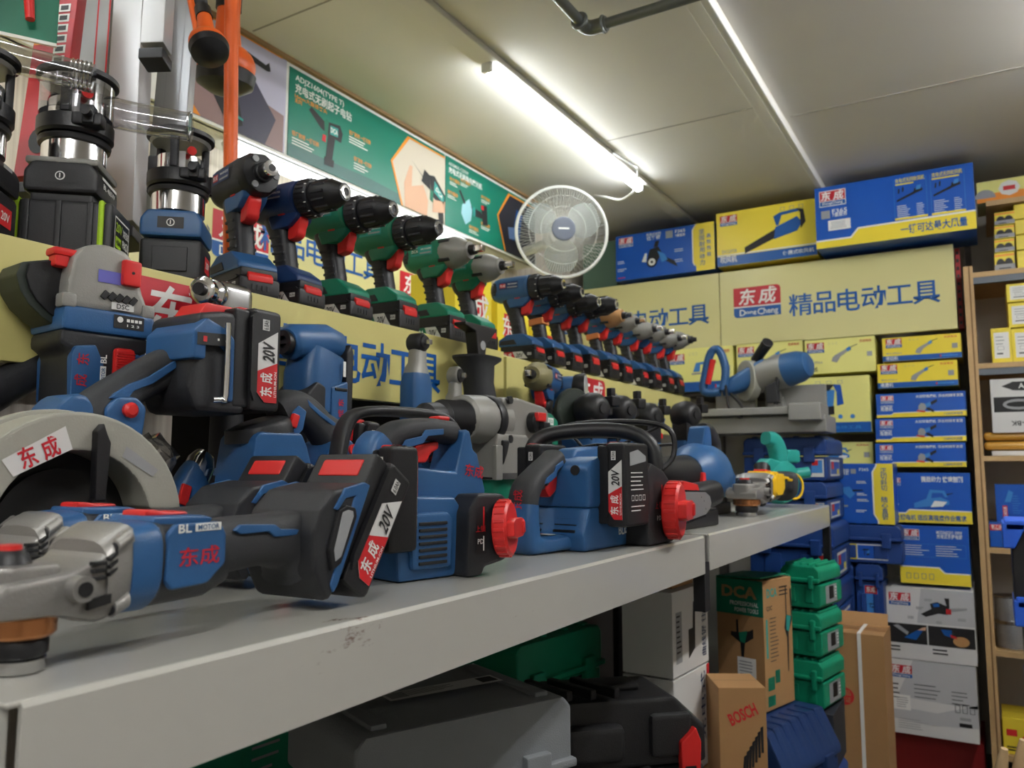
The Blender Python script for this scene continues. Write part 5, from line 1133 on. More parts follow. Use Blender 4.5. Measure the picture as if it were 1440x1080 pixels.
lean_bar('spirit_level', 'red spirit level with icons, leaning at the near end of the ledge', 52, 278, 98, -60, -.93, -1.04, .048, .022, LVR, d_red, BLK)
lean_bar('spirit_level', 'silver level with red edges, leaning right beside the red level', 118, 300, 145, -60, -1.02, -1.13, .046, .022, SILV, d_redge, BLK)
lean_bar('aluminium_rail', 'widest white aluminium rail, leaning between the two trim routers', 172, 345, 192, -60, -.96, -1.06, .042, .04, SILW, None, BLK)
lean_bar('aluminium_rail', 'short white rail with a black end cap hanging clear of the ledge', 218, 92, 228, -60, -.90, -.92, .03, .028, SILW, None, BLK)
lean_bar('aluminium_rail', 'grooved silver rail leaning behind the blue-bodied trim router', 226, 372, 262, -60, -.98, -1.06, .05, .022, SILV, d_sil, BLK)
lean_bar('aluminium_rail', 'thin silver rail ending in a black foot, left of the blue-bodied router', 184, 268, 214, -60, -1.12, -1.2, .02, .02, SILV, None, BLK)
# ------------------------------------------------------------ orange drywall sanders hung beside the rails
def sander(lab, u, v, X, s, tilt, az):
    q = gx(u, v, X); t = thing('drywall_sander', lab, 'sander', q, 0, 'orange drywall sanders'); t.scale = (s,)*3
    t.rotation_euler = (0, tilt, math.radians(az))
    B(ORG).ball((0, 0, 0), (.036, .04, .032)).sweep([(0, 0, .02), (-.004, 0, .05), (-.006, 0, .085)], [(.02, .02), (.017, .017), (.015, .015)], e=2).done('head_shroud', t)
    B(BLK).rev([(0, .036), (.004, .041), (.02, .038), (.03, .022), (.033, .008)], (0, 0, -.008), (0, 0, -1)).done('brush_skirt', t)
    B(BLK).rev([(0.004*i, .0115 if i % 2 else .0138) for i in range(70)], (-.006, .0, .1), (.03, .0, 1), n=16).done('hose', t)
    B(BLK).rev([(0, .0175), (.03, .0175)], (-.006, 0, .08), (0, 0, 1)).done('hose_collar', t)
    b = B(ORG).cyl((.034, .0, .0), (.036, .004, .4), .009); b.done('arm', t)
    return t
sander('orange drywall sander hanging right behind the orange pole, its round head lowest', 318, 92, -1.07, 1.2, .12, -30)
sander('orange drywall sander hanging nearer the silver rails, its round head higher', 293, 62, -.90, .66, .5, 160)
p = gx(331, 225, -.97); p.z = LZ+.001; q2 = gx(326, -60, -.97)
t = thing('sander_pole', 'thick orange pole standing behind the impact driver', 'pole', p)
B(ORG).cyl((0, 0, .01), (q2.x-p.x, q2.y-p.y, q2.z-p.z), .0105, n=28).done('tube', t)
B(BLK).cyl((0, 0, 0), (0, 0, .02), .0125).done('foot', t)
# pliers hung at the top left
t = thing('pliers_card', 'green and clear hanging pack with red-handled pliers at the top left corner', 'pliers', gx(14, -8, -.96))
t.rotation_euler.z = math.radians(60)
B(GREENP).box((0, .01, .0), (.1, .003, .09), bev=.001).m(WHT).box((0, .009, -.046), (.1, .004, .004)).done('backing_card', t)
for dx in (-.02, .018): B(RED).sweep([(dx, -.004, .09), (dx, -.006, .02), (dx+.004, -.006, -.028)], [(.008, .006), (.0085, .006), (.006, .005)], k=4, e=2).done('handle', t)
# ============================================================ tools on the bench
TZ = .9005
# ------------------------------------------------------------ angle grinders lying in front
def tilt_pack(t, x, z, tilt, L, H, W=.062, **k):
    a = math.radians(tilt); u = V((math.sin(a), 0, math.cos(a))); n = V((-math.cos(a), 0, math.sin(a))); y = n.cross(u)
    M = MX.Translation(V((x, 0, z))-n*H) @ MX((u, y, n)).transposed().to_4x4()
    return pack(t, M, L, W, H, **k)
GX = ([-.055,.02,.05,.0675,.074,.113,.118,.168,.209,.4], [-.055,.002,.016,.034,.036,.078,.084,.150,.174,.35])
GZ = ([-.1,0,.0215,.034,.074,.0825,.091,.15], [-.1,0,.020,.032,.067,.070,.075,.115])
GH = ([-.1,0,.009,.026,.04,.072,.082,.15], [-.1,0,.007,.017,.028,.052,.061,.12])
def lerp(x, xs, ys):
    for i in range(len(xs)-1):
        if x <= xs[i+1]: return ys[i]+(ys[i+1]-ys[i])*(x-xs[i])/(xs[i+1]-xs[i])
    return ys[-1]
def fit_shape(o, fx, fz):
    for c in o.children_recursive:
        if c.type == 'MESH':
            for v in c.data.vertices: k = min(1, max(0, (v.co.x-.018)/.034)); v.co.z = lerp(v.co.z, *GH)*(1-k)+lerp(v.co.z, *fz)*k; v.co.x = lerp(v.co.x, *fx)
def grinder(name, lab, loc, rz, BLUE=BLUE, txt='东成'):
    t = thing(name, lab, 'angle grinder', loc, rz, 'angle grinders lying on the near bench')
    zc = .052
    b = B(ALU)   # gear head
    b.prism([(-.05, .04), (-.052, .054), (-.044, .062), (.0, .066), (.02, .073), (.05, .079), (.05, .030), (.02, .030), (-.01, .038)], -.0265, .0265, 'y', bev=.005)
    b.prism([(-.034, -.019), (-.05, -.012), (-.052, .012), (-.034, .019), (-.005, .021), (-.005, -.021)], .045, .072, 'z', bev=.004)
    b.sweep([(.022, 0, zc+.002), (.028, 0, zc+.002), (.05, 0, zc+.001)], [(.028, .027), (.030, .029), (.0295, .029)], e=3.4)
    for s in (-1, 1):
        b.cyl((.0, s*.026, .055), (.0, s*.034, .055), .0085); b.m(BLK).cyl((.0, s*.0342, .055), (.0, s*.0346, .055), .005); b.m(ALU)
        for z in (.034, .073):
            b.cyl((.03, s*.026, z), (.045, s*.027, z), .0052, n=12); b.m(CHAR).cyl((.0285, s*.026, z), (.0305, s*.026, z), .0035, n=12); b.m(ALU)
        for i in range(3):
            b.m(DKP)
            for j in range(2): b.box((.014+.012*j, s*.0272, .060+.005*i), (.009, .005, .0026), bev=.0005)
        b.m(DKP).box((.016, s*.0272, .043), (.018, .004, .006)); b.m(ALU)
    b.done('gear_head', t)
    B(BLK).rev([(0, .014), (.006, .012), (.009, .009)], (-.026, 0, .0705), (0, 0, 1)).m(RED).rev([(0, .0082), (.003, .0078)], (-.026, 0, .079), (0, 0, 1)).done('spindle_lock', t)
    B(mat('copper_ring', (206, 140, 92), .25, .9) if 'copper_ring' not in MATS else MATS['copper_ring']).rev([(0, .0205), (.002, .0222), (.012, .0222), (.014, .0205)], (-.018, 0, .026), (0, 0, 1), n=40).done('guard_collar', t)
    B(BLK).rev([(0, .0165), (.003, .0185), (.013, .0185), (.017, .016)], (-.018, 0, .009), (0, 0, 1), n=36).m(STL).rev([(0, .0165), (.001, .0175), (.008, .0175), (.009, .016)], (-.018, 0, 0), (0, 0, 1), n=36).done('flange_nut', t)
    b = B(BLUE).sweep([(.049, 0, zc), (.064, 0, zc), (.0675, 0, zc)], [(.0302, .0295), (.0315, .0305), (.0295, .0285)], e=3, n=28)
    b.done('front_housing', t)
    b = B(CHAR).sweep([(.066, 0, zc), (.069, 0, zc), (.075, 0, zc-.001), (.108, 0, zc-.002), (.118, 0, zc)], [(.029, .029), (.0298, .0298), (.0275, .0285), (.026, .027), (.0225, .0235)], e=3, n=28)
    b.done('motor_housing', t)
    b = B(BLUE)
    for s in (-1, 1):
        b.prism([(.078, .033), (.074, .04), (.0745, .067), (.08, .075), (.108, .075), (.113, .066), (.113, .046), (.101, .034)], s*.024, s*.0295, 'y', bev=.0025)
    b.prism([(.066, .078), (.07, .086), (.106, .084), (.112, .079), (.108, .07), (.07, .07)], -.02, .02, 'y', bev=.003)
    o = b.done('side_panel', t)
    b = B(DKP)
    for f, s in (('f', -1),):
        b.face(f, (.0935, s*.0296, .055)); b.text(txt, .001, -.002, .0095, SIGNRED, 1, w=.026) if txt else 0
        if not txt: continue
        b.text('BL', -.009, .0165, .006, WHT, 1, bold=.02); b.rect(.006, .0165, .017, .0052, WHT, 1); b.text('MOTOR', .006, .0165, .0035, BLUE, 2, w=.014)
    if txt: b.done('lettering', o)
    B(RED).prism([(.072, .0835), (.074, .091), (.08, .091), (.088, .088), (.1, .088), (.102, .084)], -.0105, .0105, 'y', bev=.002).done('slide_switch', t)
    b = B(RUB).sweep([(.108, 0, zc), (.118, 0, zc+.002), (.13, 0, zc+.003), (.15, 0, zc+.004), (.168, 0, zc+.003), (.18, 0, zc)], [(.0245, .0245), (.0205, .022), (.0185, .020), (.0185, .0195), (.021, .024), (.027, .034)], e=2.7, n=24, k=3)
    b.done('grip', t)
    for s in (-1, 1):
        b = B(BLUE).prism([(.124, .066), (.128, .070), (.15, .068), (.154, .064), (.172, .063), (.175, .058), (.15, .0585), (.146, .063), (.128, .063)], s*.0165, s*.0202, 'y', bev=.001)
        b.done('grip_inlay', t)
    # slanted battery mount
    b = B(CHAR).prism([(.168, .03), (.166, .062), (.176, .083), (.2, .103), (.236, .110), (.245, .106), (.208, .022), (.196, .008), (.186, .010)], -.033, .033, 'y', bev=.006); b.done('battery_mount', t)
    for s in (-1, 1):
        b = B(BLUE).prism([(.196, .083), (.214, .105), (.236, .1105), (.243, .107), (.206, .020), (.198, .014), (.193, .02), (.225, .096), (.214, .094), (.203, .08)], s*.031, s*.0345, 'y', bev=.0015)
        b.done('blue_frame', t)
    for s in (-1, 1):
        b = B(BLK).prism([(.192, .030), (.187, .046), (.203, .08), (.213, .087), (.224, .083), (.226, .07), (.208, .034)], s*.031, s*.036, 'y', bev=.002)
        o = b.done('air_filter', t)
        B(GREYP).prism([(.196, .037), (.1935, .046), (.2075, .076), (.2145, .080), (.2195, .077), (.2205, .071), (.206, .04)], s*.033, s*.0366, 'y', bev=.0006).done('filter_mesh', o)
    fit_shape(t, GX, GZ)
    tilt_pack(t, .166, .028, 33, .101, .047, .066)
    return t
grinder('angle_grinder', 'angle grinder lying nearest the camera, its battery at the bench edge', (-.4195, .248, TZ), 92)
grinder('angle_grinder', 'angle grinder lying just behind the nearest one, mostly hidden by it', (-.5488, .285, TZ), 90)
# ------------------------------------------------------------ circular saw
t = thing('circular_saw', 'circular saw with a grey guard, its large battery raised behind', 'circular saw', (-.6325, .27, TZ), 90, s=1.05)
S = lambda pts: pts
zc = .048; xc = .076; R1 = .086; R0 = .058
outer = arc((xc, zc), R1, 8, 186, 26); inner = arc((xc, zc), R0, 186, 14, 22)
b = B(SAWG).prism(outer+inner, -.045, -.008, 'y', bev=.003)
b.prism(arc((xc, zc), R1+.003, 6, 190, 26)+arc((xc, zc), R1-.010, 190, 6, 22), -.014, -.002, 'y', bev=.002)
b.face('f', (0, -.0453, 0)); b.poly([(.022, .099), (.030, .088), (.069, .107), (.063, .123)], OFFW, 1); b.text('东 成', .046, .1045, .0115, SIGNRED, 2, rot=25, w=.028, bold=.02)
b.poly([(.11, .11), (.138, .092), (.133, .087), (.107, .102)], GREYP, 1)
b.done('blade_guard', t)
B(BLADE).rev([(0, .0455), (.003, .0455)], (xc, -.02, zc), (0, 1, 0), n=48).prism(arc((xc, zc), .07, 0, 200, 20)+arc((xc, zc), .02, 200, 0, 8), -.012, -.006, 'y').done('blade', t)
B(STL).cyl((xc, -.028, zc), (xc, -.016, zc), .012).m(BLK).cyl((xc, -.031, zc), (xc, -.027, zc), .006, n=6).done('arbor_bolt', t)
B(BLK).prism([(.084, .07), (.083, .120), (.088, .126), (.091, .118), (.094, .112), (.092, .07)], -.052, -.044, 'y', bev=.001).rev([(0, .007), (.006, .007)], (.088, -.051, .066), (0, 1, 0)).done('guard_lever', t)
b = B(SAWG).prism([(-.06, .0), (-.06, .012), (-.02, .03), (.03, .052), (.03, .02)], -.03, -.01, 'y', bev=.003); b.done('guard_tail', t)
b = B(BLUE).prism([(.086, .08), (.083, .125), (.089, .142), (.099, .152), (.112, .152), (.118, .142), (.12, .08)], .008, .052, 'y', bev=.006)
for i in range(3): b.box((.085, .03, .118+.007*i), (.01, .04, .003), bev=.001)
b.done('motor_housing', t)
b = B(RUB).sweep([(.116, .03, .09), (.116, .03, .122), (.13, .03, .14), (.16, .03, .163), (.19, .03, .181), (.21, .03, .187)], [(.022, .018), (.021, .018), (.019, .018), (.0165, .0165), (.017, .0175), (.022, .022)], e=2.6, k=4)
b.done('grip', t)
for s in (-1, 1): B(BLUE).prism([(.13, .15), (.134, .154), (.147, .163), (.165, .171), (.19, .188), (.192, .182), (.17, .166), (.152, .158), (.146, .15)], .03+s*.0155, .03+s*.0195, 'y', bev=.001).done('grip_inlay', t)
b = B(BLUE).prism([(.128, .098), (.126, .142), (.136, .152), (.153, .153), (.163, .145), (.16, .115), (.146, .104)], .007, .053, 'y', bev=.004)
b.done('switch_housing', t)
B(RED).rev([(0, .006), (.004, .0065), (.006, .004)], (.145, .007, .141), (0, -1, 0)).done('lock_button', t)
B(RED).prism([(.14, .098), (.149, .114), (.162, .115), (.162, .1), (.154, .094)], .016, .044, 'y', bev=.003).done('trigger', t)
b = B(CHAR).prism([(.128, .0), (.122, .1), (.152, .1), (.17, .02), (.17, .0)], .01, .05, 'y', bev=.005)
b.prism([(-.03, .0), (-.03, .004), (.17, .004), (.17, 0)], -.04, .08, 'y'); b.done('lower_body', t)
b = B(CHAR).prism([(.196, .142), (.188, .16), (.196, .23), (.222, .236), (.25, .236), (.25, .142)], -.012, .058, 'y', bev=.006); b.done('battery_mount', t)
b = B(BLUE).prism([(.186, .188), (.186, .212), (.2, .226), (.222, .218), (.231, .21), (.231, .152), (.224, .152), (.224, .198), (.212, .206), (.2, .206), (.2, .188)], -.018, .05, 'y', bev=.003)
b.face('f', (.2, -.0183, .2)); b.poly([(-.011, .0), (-.011, .011), (.018, .013), (.018, .002)], DKP, 1); b.rect(-.003, .006, .004, .005, REDP, 2); b.rect(.011, .007, .002, .002, WHT, 2)
b.done('control_panel', t)
B(RED).prism([(.206, .232), (.214, .244), (.243, .244), (.246, .234)], .002, .04, 'y', bev=.002).done('release_button', t)
B(CHR).tube([(.219, -.021, .223), (.219, -.021, .158), (.214, -.021, .154), (.205, -.021, .153)], .0027, n=10, k=3).done('hex_key', t)
pack(t, MX.Translation((.287, .022, .146)) @ MX(((0, 0, 1), (0, 1, 0), (-1, 0, 0))).transposed().to_4x4(), .098, .078, .054)
# ------------------------------------------------------------ upright angle grinder against the ledge
t = thing('angle_grinder', 'angle grinder standing on end against the ledge, with a black wheel guard', 'angle grinder', (-.757, .418, TZ+.011), 84)
b = B(GCAST).prism([(-.004, .236), (-.004, .262), (.0, .285), (.012, .298), (.03, .303), (.05, .3), (.064, .285), (.068, .262), (.074, .25), (.074, .236)], -.034, .034, 'y', bev=.008)
for i in range(5): b.m(DKP).box((.03+.007*i, -.0345, .252-.0005*i), (.005, .003, .008), rot=(0, .6, 0))
b.m(GCAST)
for x in (-.002, .074): b.box((x, -.028, .242), (.014, .016, .014), bev=.003)
b.m(GREYP).face('f', (.04, -.0343, .243)); b.rect(.008, 0, .022, .007, OFFW, 1); b.text('DSC', .008, 0, .005, DKP, 2); b.rect(-.006, .027, .022, .012, mat('holo_sticker', (120, 120, 210), .2, .5), 1)
b.done('gear_head', t)
B(RED).box((.054, -.036, .277), (.019, .008, .026), bev=.003).m(DKP).cyl((.054, -.0405, .277), (.054, -.04, .277), .0015).done('spindle_lock', t)
b = B(GUARD).prism([(.01, .288), (-.036, .274), (-.040, .262), (-.036, .248), (-.028, .236), (-.016, .226), (-.006, .22), (.01, .23)], -.014, .030, 'y', bev=.002); b.m(BLK).prism([(.01, .287), (-.030, .274), (-.0325, .262), (-.029, .25), (-.022, .24), (-.012, .231), (-.004, .226), (.01, .232)], -.017, -.013, 'y', bev=.001); b.done('wheel_guard', t)
B(RED).box((.0, -.018, .288), (.03, .02, .008), bev=.003).box((-.006, -.018, .28), (.013, .016, .012), bev=.002).done('guard_clip', t)
b = B(BLUE).prism([(-.007, .214), (-.007, .238), (.081, .238), (.083, .222), (.078, .214)], -.036, .036, 'y', bev=.005)
b.m(DKP).face('f', (.054, -.0362, .226)); b.rect(0, .002, .03, .013, DKP, 1)
for i in range(4): b.rect(-.001+.004*i, .004, .003, .003, WHT, 2)
b.poly([(-.009+.003*math.cos(a*PI/5), .004+.003*math.sin(a*PI/5)) for a in range(10)], WHT, 2); b.text('1 2 3', .004, -.001, .0025, WHT, 2, w=.012)
b.done('collar', t)
b = B(CHAR).prism([(-.008, .200), (-.007, .216), (.077, .216), (.08, .202), (.066, .196), (.066, .14), (.058, .02), (.01, .02), (.002, .14), (.002, .196)], -.033, .033, 'y', bev=.006); b.done('motor_housing', t)
b = B(BLUE).prism([(.005, .2), (.002, .19), (.003, .15), (.016, .147), (.026, .165), (.04, .15), (.064, .158), (.067, .198), (.052, .198), (.05, .178), (.034, .172), (.032, .186), (.024, .203)], -.0365, .0365, 'y', bev=.002)
b.face('f', (.01, -.0368, .178)); b.text('东', .002, .010, .009, SIGNRED, 1, rot=90); b.text('成', .001, -.010, .009, SIGNRED, 1, rot=90); b.text('BL', .021, .012, .006, WHT, 1, rot=90, bold=.02); b.rect(.021, -.004, .0055, .018, WHT, 1); b.text('MOTOR', .021, -.004, .0036, BLUE, 2, rot=90, w=.015)
b.done('side_panel', t)
b = B(RED).box((.0495, -.038, .188), (.02, .01, .028), bev=.004)
for i in range(8): b.box((.0495, -.043, .179+.0025*i), (.017, .002, .0012))
b.done('slide_switch', t)
B(BLK).box((.032, 0, .010), (.066, .062, .042), bev=.005).done('battery', t)
# ------------------------------------------------------------ dark grips at the far left
t = thing('torch_tool', 'black ribbed tool barrel leaning at the left edge behind the circular saw', 'power tool', gx(-44, 606, -.812))
t.location.z = TZ
b = B(CHAR).sweep([(.0, -.065, .115), (.0, -.02, .145), (.0, .03, .178), (.0, .062, .20)], [(.019, .019), (.021, .021), (.018, .018), (.017, .017)], side=(1, 0, 0), e=2.3, k=4); b.done('barrel', t)
B(CHR).box((-.004, -.012, .085), (.03, .03, .03), bev=.004).done('bright_block', t)
B(BLK).sweep([(.0, -.03, .0), (.0, -.03, .07), (-.0, -.03, .135)], [(.024, .03), (.02, .022), (.016, .016)], e=2.6, k=3).done('grip', t)
# ------------------------------------------------------------ wrapped blue tools behind the saw
t = thing('wrapped_tool', 'blue tool with a silver head in clear wrap, behind the saw battery', 'power tool', gx(263, 690, -.712)); t.location.z = TZ; t.rotation_euler.z = math.radians(80); t.scale = (.72, .72, .95)
b = B(BLUE).sweep([(-.02, 0, .0), (-.012, 0, .05), (.004, 0, .085), (.015, 0, .1)], [(.024, .03), (.024, .028), (.022, .022), (.02, .018)], e=3, k=3); b.done('housing', t)
B(CHR).sweep([(.008, 0, .088), (.02, 0, .108), (.026, 0, .118)], [(.021, .018), (.02, .018), (.014, .012)], e=3).done('silver_head', t)
B(RED).box((-.016, -.024, .075), (.014, .008, .022), bev=.002, rot=(0, .3, 0)).done('switch', t)
B(CHAR).box((.02, 0, .02), (.05, .06, .04), bev=.006).done('battery', t)
b = B(FILM); random.seed(3); rs = []
for i in range(9):
    z = .04+.012*i; rs.append([(-.05+.016*math.sin(i*1.3)+(.012+.006*math.sin(3*j+i))*math.cos(2*PI*j/14), .0+(.03+.006*math.cos(5*j+2*i))*math.sin(2*PI*j/14), z+.004*math.sin(j*2.1+i)) for j in range(14)])
b.rings(rs); b.done('clear_wrap', t, angle=10)
random.seed(11)
# ------------------------------------------------------------ blue vented tool with D shaped grip
t = thing('demolition_hammer', 'blue vented tool standing nose up with a dark top and a rear grip', 'demolition hammer', (-.672, .438, TZ), 80)
b = B(BLUE).prism([(.112, .03), (.108, .068), (.11, .1), (.114, .128), (.119, .134), (.168, .134), (.175, .12), (.183, .095), (.186, .03)], -.035, .035, 'y', bev=.004)
for z in (.064, .052): b.prism([(.112, z), (.112, z+.006), (.176, z+.006), (.176, z)], -.038, .038, 'y', bev=.001)
for z in (.061, .049, .037):
    for x in (.122, .14, .158): b.m(DKP).box((x, -.0365, z+.0), (.012, .004, .0034))
b.m(BLUE).prism([(.110, .09), (.112, .098), (.172, .098), (.178, .09)], -.039, .039, 'y', bev=.001)
b.prism([(.108, .0), (.108, .036), (.19, .036), (.19, .0)], -.03, .03, 'y', bev=.004)
b.done('housing', t)
b = B(CHAR).sweep([(.14, 0, .126), (.138, 0, .14), (.137, 0, .144), (.136, 0, .147)], [(.034, .032), (.033, .031), (.03, .028), (.02, .018)], e=2.6, k=3); b.done('gear_housing', t)
b = B(RUB).sweep([(.158, 0, .155), (.172, 0, .162), (.19, 0, .16), (.21, 0, .146), (.226, 0, .134)], [(.02, .018), (.02, .02), (.018, .017), (.017, .016), (.022, .02)], e=2.7, k=4); b.done('grip', t)
b = B(BLUE).prism([(.162, .138), (.164, .156), (.172, .164), (.182, .158), (.178, .138), (.17, .13)], -.0215, .0215, 'y', bev=.002)
for s in (-1, 1): b.prism([(.184, .171), (.2, .16), (.222, .147), (.221, .142), (.2, .154), (.186, .164)], s*.0155, s*.0185, 'y', bev=.001)
b.done('switch_frame', t)
B(RED).box((.166, -.0215, .147), (.009, .006, .015), bev=.002, rot=(0, .3, 0)).box((.169, 0, .126), (.012, .03, .016), bev=.003).done('trigger', t)
b = B(BLUE).prism([(.182, .07), (.196, .105), (.214, .127), (.234, .13), (.242, .122), (.244, .07), (.23, .03), (.186, .03)], -.03, .03, 'y', bev=.004); b.done('rear_body', t)
B(RED).cyl((.236, -.03, .118), (.236, -.034, .118), .006).done('knob', t)
tilt_pack(t, .24, .052, 4, .1, .03, .06)
b = B(CHAR).prism([(.08, .0), (.08, .03), (.11, .03), (.11, .0)], -.03, .03, 'y', bev=.004).done('foot', t)
# bright spindle head showing above the saw battery
t = thing('right_angle_drill', 'tool with a bright chrome spindle head poking up behind the saw battery', 'power tool', (-.768, .632, TZ-.0), 90)
B(CHAR).sweep([(0, 0, 0), (0, 0, .1), (0, 0, .278)], [(.022, .022), (.018, .018), (.016, .016)], e=2.6).done('body', t)
B(STL).box((-.004, 0, .293), (.05, .04, .045), bev=.012, seg=3).done('gear_head', t)
B(CHR).rev([(0, .016), (.006, .0175), (.01, .0165), (.012, .0125), (.02, .012), (.022, .0155), (.03, .016), (.034, .01)], (-.027, -.006, .297), (-1, -.4, 0)).done('spindle', t)
B(BLK).cyl((-.055, -.018, .297), (-.063, -.0215, .297), .007).done('bore', t)
# ------------------------------------------------------------ upright right angle drill and ratchets
t = thing('right_angle_drill', 'blue right-angle drill standing upright, its round mouth facing left', 'power tool', (-.745, .80, TZ), 90)
b = B(BLUE).sweep([(-.055, 0, .168), (-.053, 0, .215), (-.046, 0, .245)], [(.03, .033), (.03, .035), (.028, .033)], e=3.2, k=2); b.sweep([(-.1, 0, .253), (-.094, 0, .255), (-.04, 0, .262), (-.016, 0, .26)], [(.018, .018), (.0225, .0225), (.0235, .0235), (.021, .019)], e=2.3)
b.done('housing', t)
B(BLK).rev([(0, .016), (.008, .015), (.0081, .008), (.002, .007)], (-.1, 0, .253), (-1, 0, -.02)).m(CHAR).box((-.105, 0, .253), (.004, .02, .004)).done('chuck_mouth', t)
b = B(CHAR).prism([(-.022, .0), (-.02, .16), (-.018, .25), (-.01, .262), (-.004, .25), (-.008, .0)], -.026, .026, 'y', bev=.004); b.sweep([(-.056, 0, .0), (-.056, 0, .1), (-.056, 0, .19)], [(.026, .03), (.026, .03), (.029, .03)], e=3); b.prism([(-.092, .12), (-.092, .19), (-.075, .206), (-.06, .2), (-.06, .12)], -.031, .031, 'y', bev=.004); b.done('grip', t)
b = B(BLUE).prism([(-.052, .1), (-.052, .2), (-.022, .21), (-.022, .1)], -.0325, .0325, 'y', bev=.003)
b.m(DKP).box((-.036, -.0325, .198), (.022, .003, .004), bev=.001); b.face('f', (-.036, -.0328, .175)); b.text('东', 0, .006, .008, SIGNRED, 1, rot=90); b.text('成', 0, -.008, .008, SIGNRED, 1, rot=90); b.face('f', (-.03, -.0322, .225)); b.rect(0, 0, .005, .02, WHT, 1); b.done('side_panel', t)
def ratchet(lab, x, y, h, hd, s):
    t = thing('cordless_ratchet', lab, 'ratchet wrench', (x, y, TZ), 90, 'cordless ratchets standing on end'); t.scale = (s, s, 1)
    b = B(BLUE).sweep([(0, 0, 0), (0, 0, h*.3), (0, 0, h*.72), (0, 0, h*.78)], [(.019, .023), (.019, .023), (.019, .024), (.016, .02)], e=3.5); b.box((0, -.019, h*.45), (.014, .004, h*.24), bev=.001); b.face('f', (0, -.0212, h*.42)); b.m(DKP).box((.012, -.019, h*.36), (.004, .002, .012)); b.text('东成', .008, -h*.06, .007, SIGNRED, 1); b.done('housing', t)
    b = B(GCAST).sweep([(0, 0, h*.76), (0, 0, h*.8), (.002, 0, h*.83), (.003, 0, h*.91)], [(.0165, .021), (.015, .018), (.0125, .0135), (.0115, .012)], e=3.2); b.done('neck', t)
    b = B(CHAR if hd else GCAST).rev([(0, .0125), (.004, .0155), (.022, .0155), (.026, .0125)], (.002, .013, h*.935), (0, -1, 0)); b.done('ratchet_head', t)
    B(BLK).rev([(0, .0115), (.003, .0105)], (.002, -.013, h*.935), (0, -1, 0)).m(STL).box((.002, -.02, h*.935), (.008, .012, .008), bev=.001).done('square_drive', t)
    B(RED).box((-.024, 0, h*.3), (.01, .02, .03), bev=.003).done('trigger', t)
ratchet('taller right-angle ratchet standing on end, grey neck over a blue body', -.745, .963, .308, True, 1)
ratchet('shorter ratchet standing on end behind the rotary hammer nose', -.735, 1.05, .262, False, .78)
# ------------------------------------------------------------ chain saws
def red_knob(t, c, d, r, h):
    d = V(d).normalized(); c = V(c); x = d.orthogonal().normalized() if abs(d.z) > .9 else V((0, 0, 1)).cross(d).normalized(); z = d.cross(x)*-1
    b = B(RED).rev([(0, r*.94), (h*.15, r), (h*.5, r), (h*.6, r*.9)], c, d, n=40)
    for i in range(20):
        a = 2*PI*i/20; p = c+d*h*.3+(x*math.cos(a)+z*math.sin(a))*r
        M = MX((x*math.cos(a)+z*math.sin(a), d, (x*math.cos(a)+z*math.sin(a)).cross(d))).transposed().to_4x4()
        b.T = MX.Translation(p) @ M; b.box((0, 0, 0), (r*.07, h*.44, r*.12), bev=r*.02)
    b.T = MX((x, d, z)).transposed().to_4x4(); b.T.translation = c
    b.prism([(-r*.86, -r*.24), (-r*.5, -r*.34), (r*.5, -r*.34), (r*.86, -r*.24), (r*.86, r*.24), (r*.5, r*.34), (-r*.5, r*.34), (-r*.86, r*.24)], h*.5, h*.92, 'y', bev=r*.05)
    b.box((r*.5, h*.85, 0), (r*.3, h*.3, r*.44), bev=r*.05)
    return b.done('tension_knob', t)
t = thing('chain_saw', 'cordless chain saw nearest the bench gap, with rear loop grip and two batteries', 'chain saw', (-.458, .868, TZ), 86)
b = B(BLUE).sweep([(-.068, 0, .056), (-.07, 0, .035), (-.068, 0, .014), (-.052, 0, .009), (-.02, 0, .010), (.03, 0, .012)], [(.0185, .011), (.0195, .013), (.021, .014), (.023, .0095), (.030, .0095), (.044, .012)], e=3.4, k=4, n=24)
b.prism([(-.012, .0), (-.016, .02), (.0, .052), (.09, .052), (.12, .03), (.12, .0)], -.05, .032, 'y', bev=.005)
# sloping rear deck with two groups of vents
for y0_, w in ((.018, .016), (-.022, .03)):
    for i in range(4): b.m(DKP).box((-.0135+.0042*i, y0_, .0235+.0068*i), (.0035, w, .0028), rot=(0, -.46, 0))
b.m(DKP); b.plane((.09, -.0503, .02), (1, 0, 0), (0, 0, 1)); b.text('BL', -.012, 0, .011, WHT, 1, bold=.02); b.rect(.008, 0, .024, .009, WHT, 1); b.text('MOTOR', .008, 0, .006, BLUE, 2, w=.02)
b.plane((-.03, 0, .0197), (0, -1, 0), (1, 0, 0)); b.rect(.002, 0, .03, .014, WHT, 1); b.rect(-.006, 0, .012, .01, REDP, 2)
b.done('base_housing', t)
b = B(BLUE).prism([(-.004, .05), (-.008, .098), (.004, .108), (.02, .112), (.085, .108), (.095, .05)], -.052, .03, 'y', bev=.006)
b.prism([(.0, .098), (.02, .122), (.09, .126), (.1, .1)], -.02, .008, 'y', bev=.005)
b.m(DKP).cyl((-.006, -.034, .095), (-.0085, -.034, .0952), .006); b.m(BLUE); b.done('main_housing', t)
b = B(RUB).sweep([(-.068, 0, .048), (-.067, 0, .062), (-.060, 0, .075), (-.042, 0, .088), (-.018, 0, .1), (.0, 0, .107)], [(.0185, .011), (.0185, .0115), (.0175, .013), (.0155, .0115), (.0155, .0115), (.0165, .014)], e=2.8, k=4)
for i in range(4): b.m(CHAR).box((-.047+.009*i, 0, .0745+.0045*i), (.005, .03, .002), rot=(0, -.5, 0))
b.plane((-.079, 0, .06), (0, -1, 0), (.1, 0, 1)); b.text('东成', 0, 0, .010, SIGNRED, 1, rot=90); b.done('rear_grip', t)
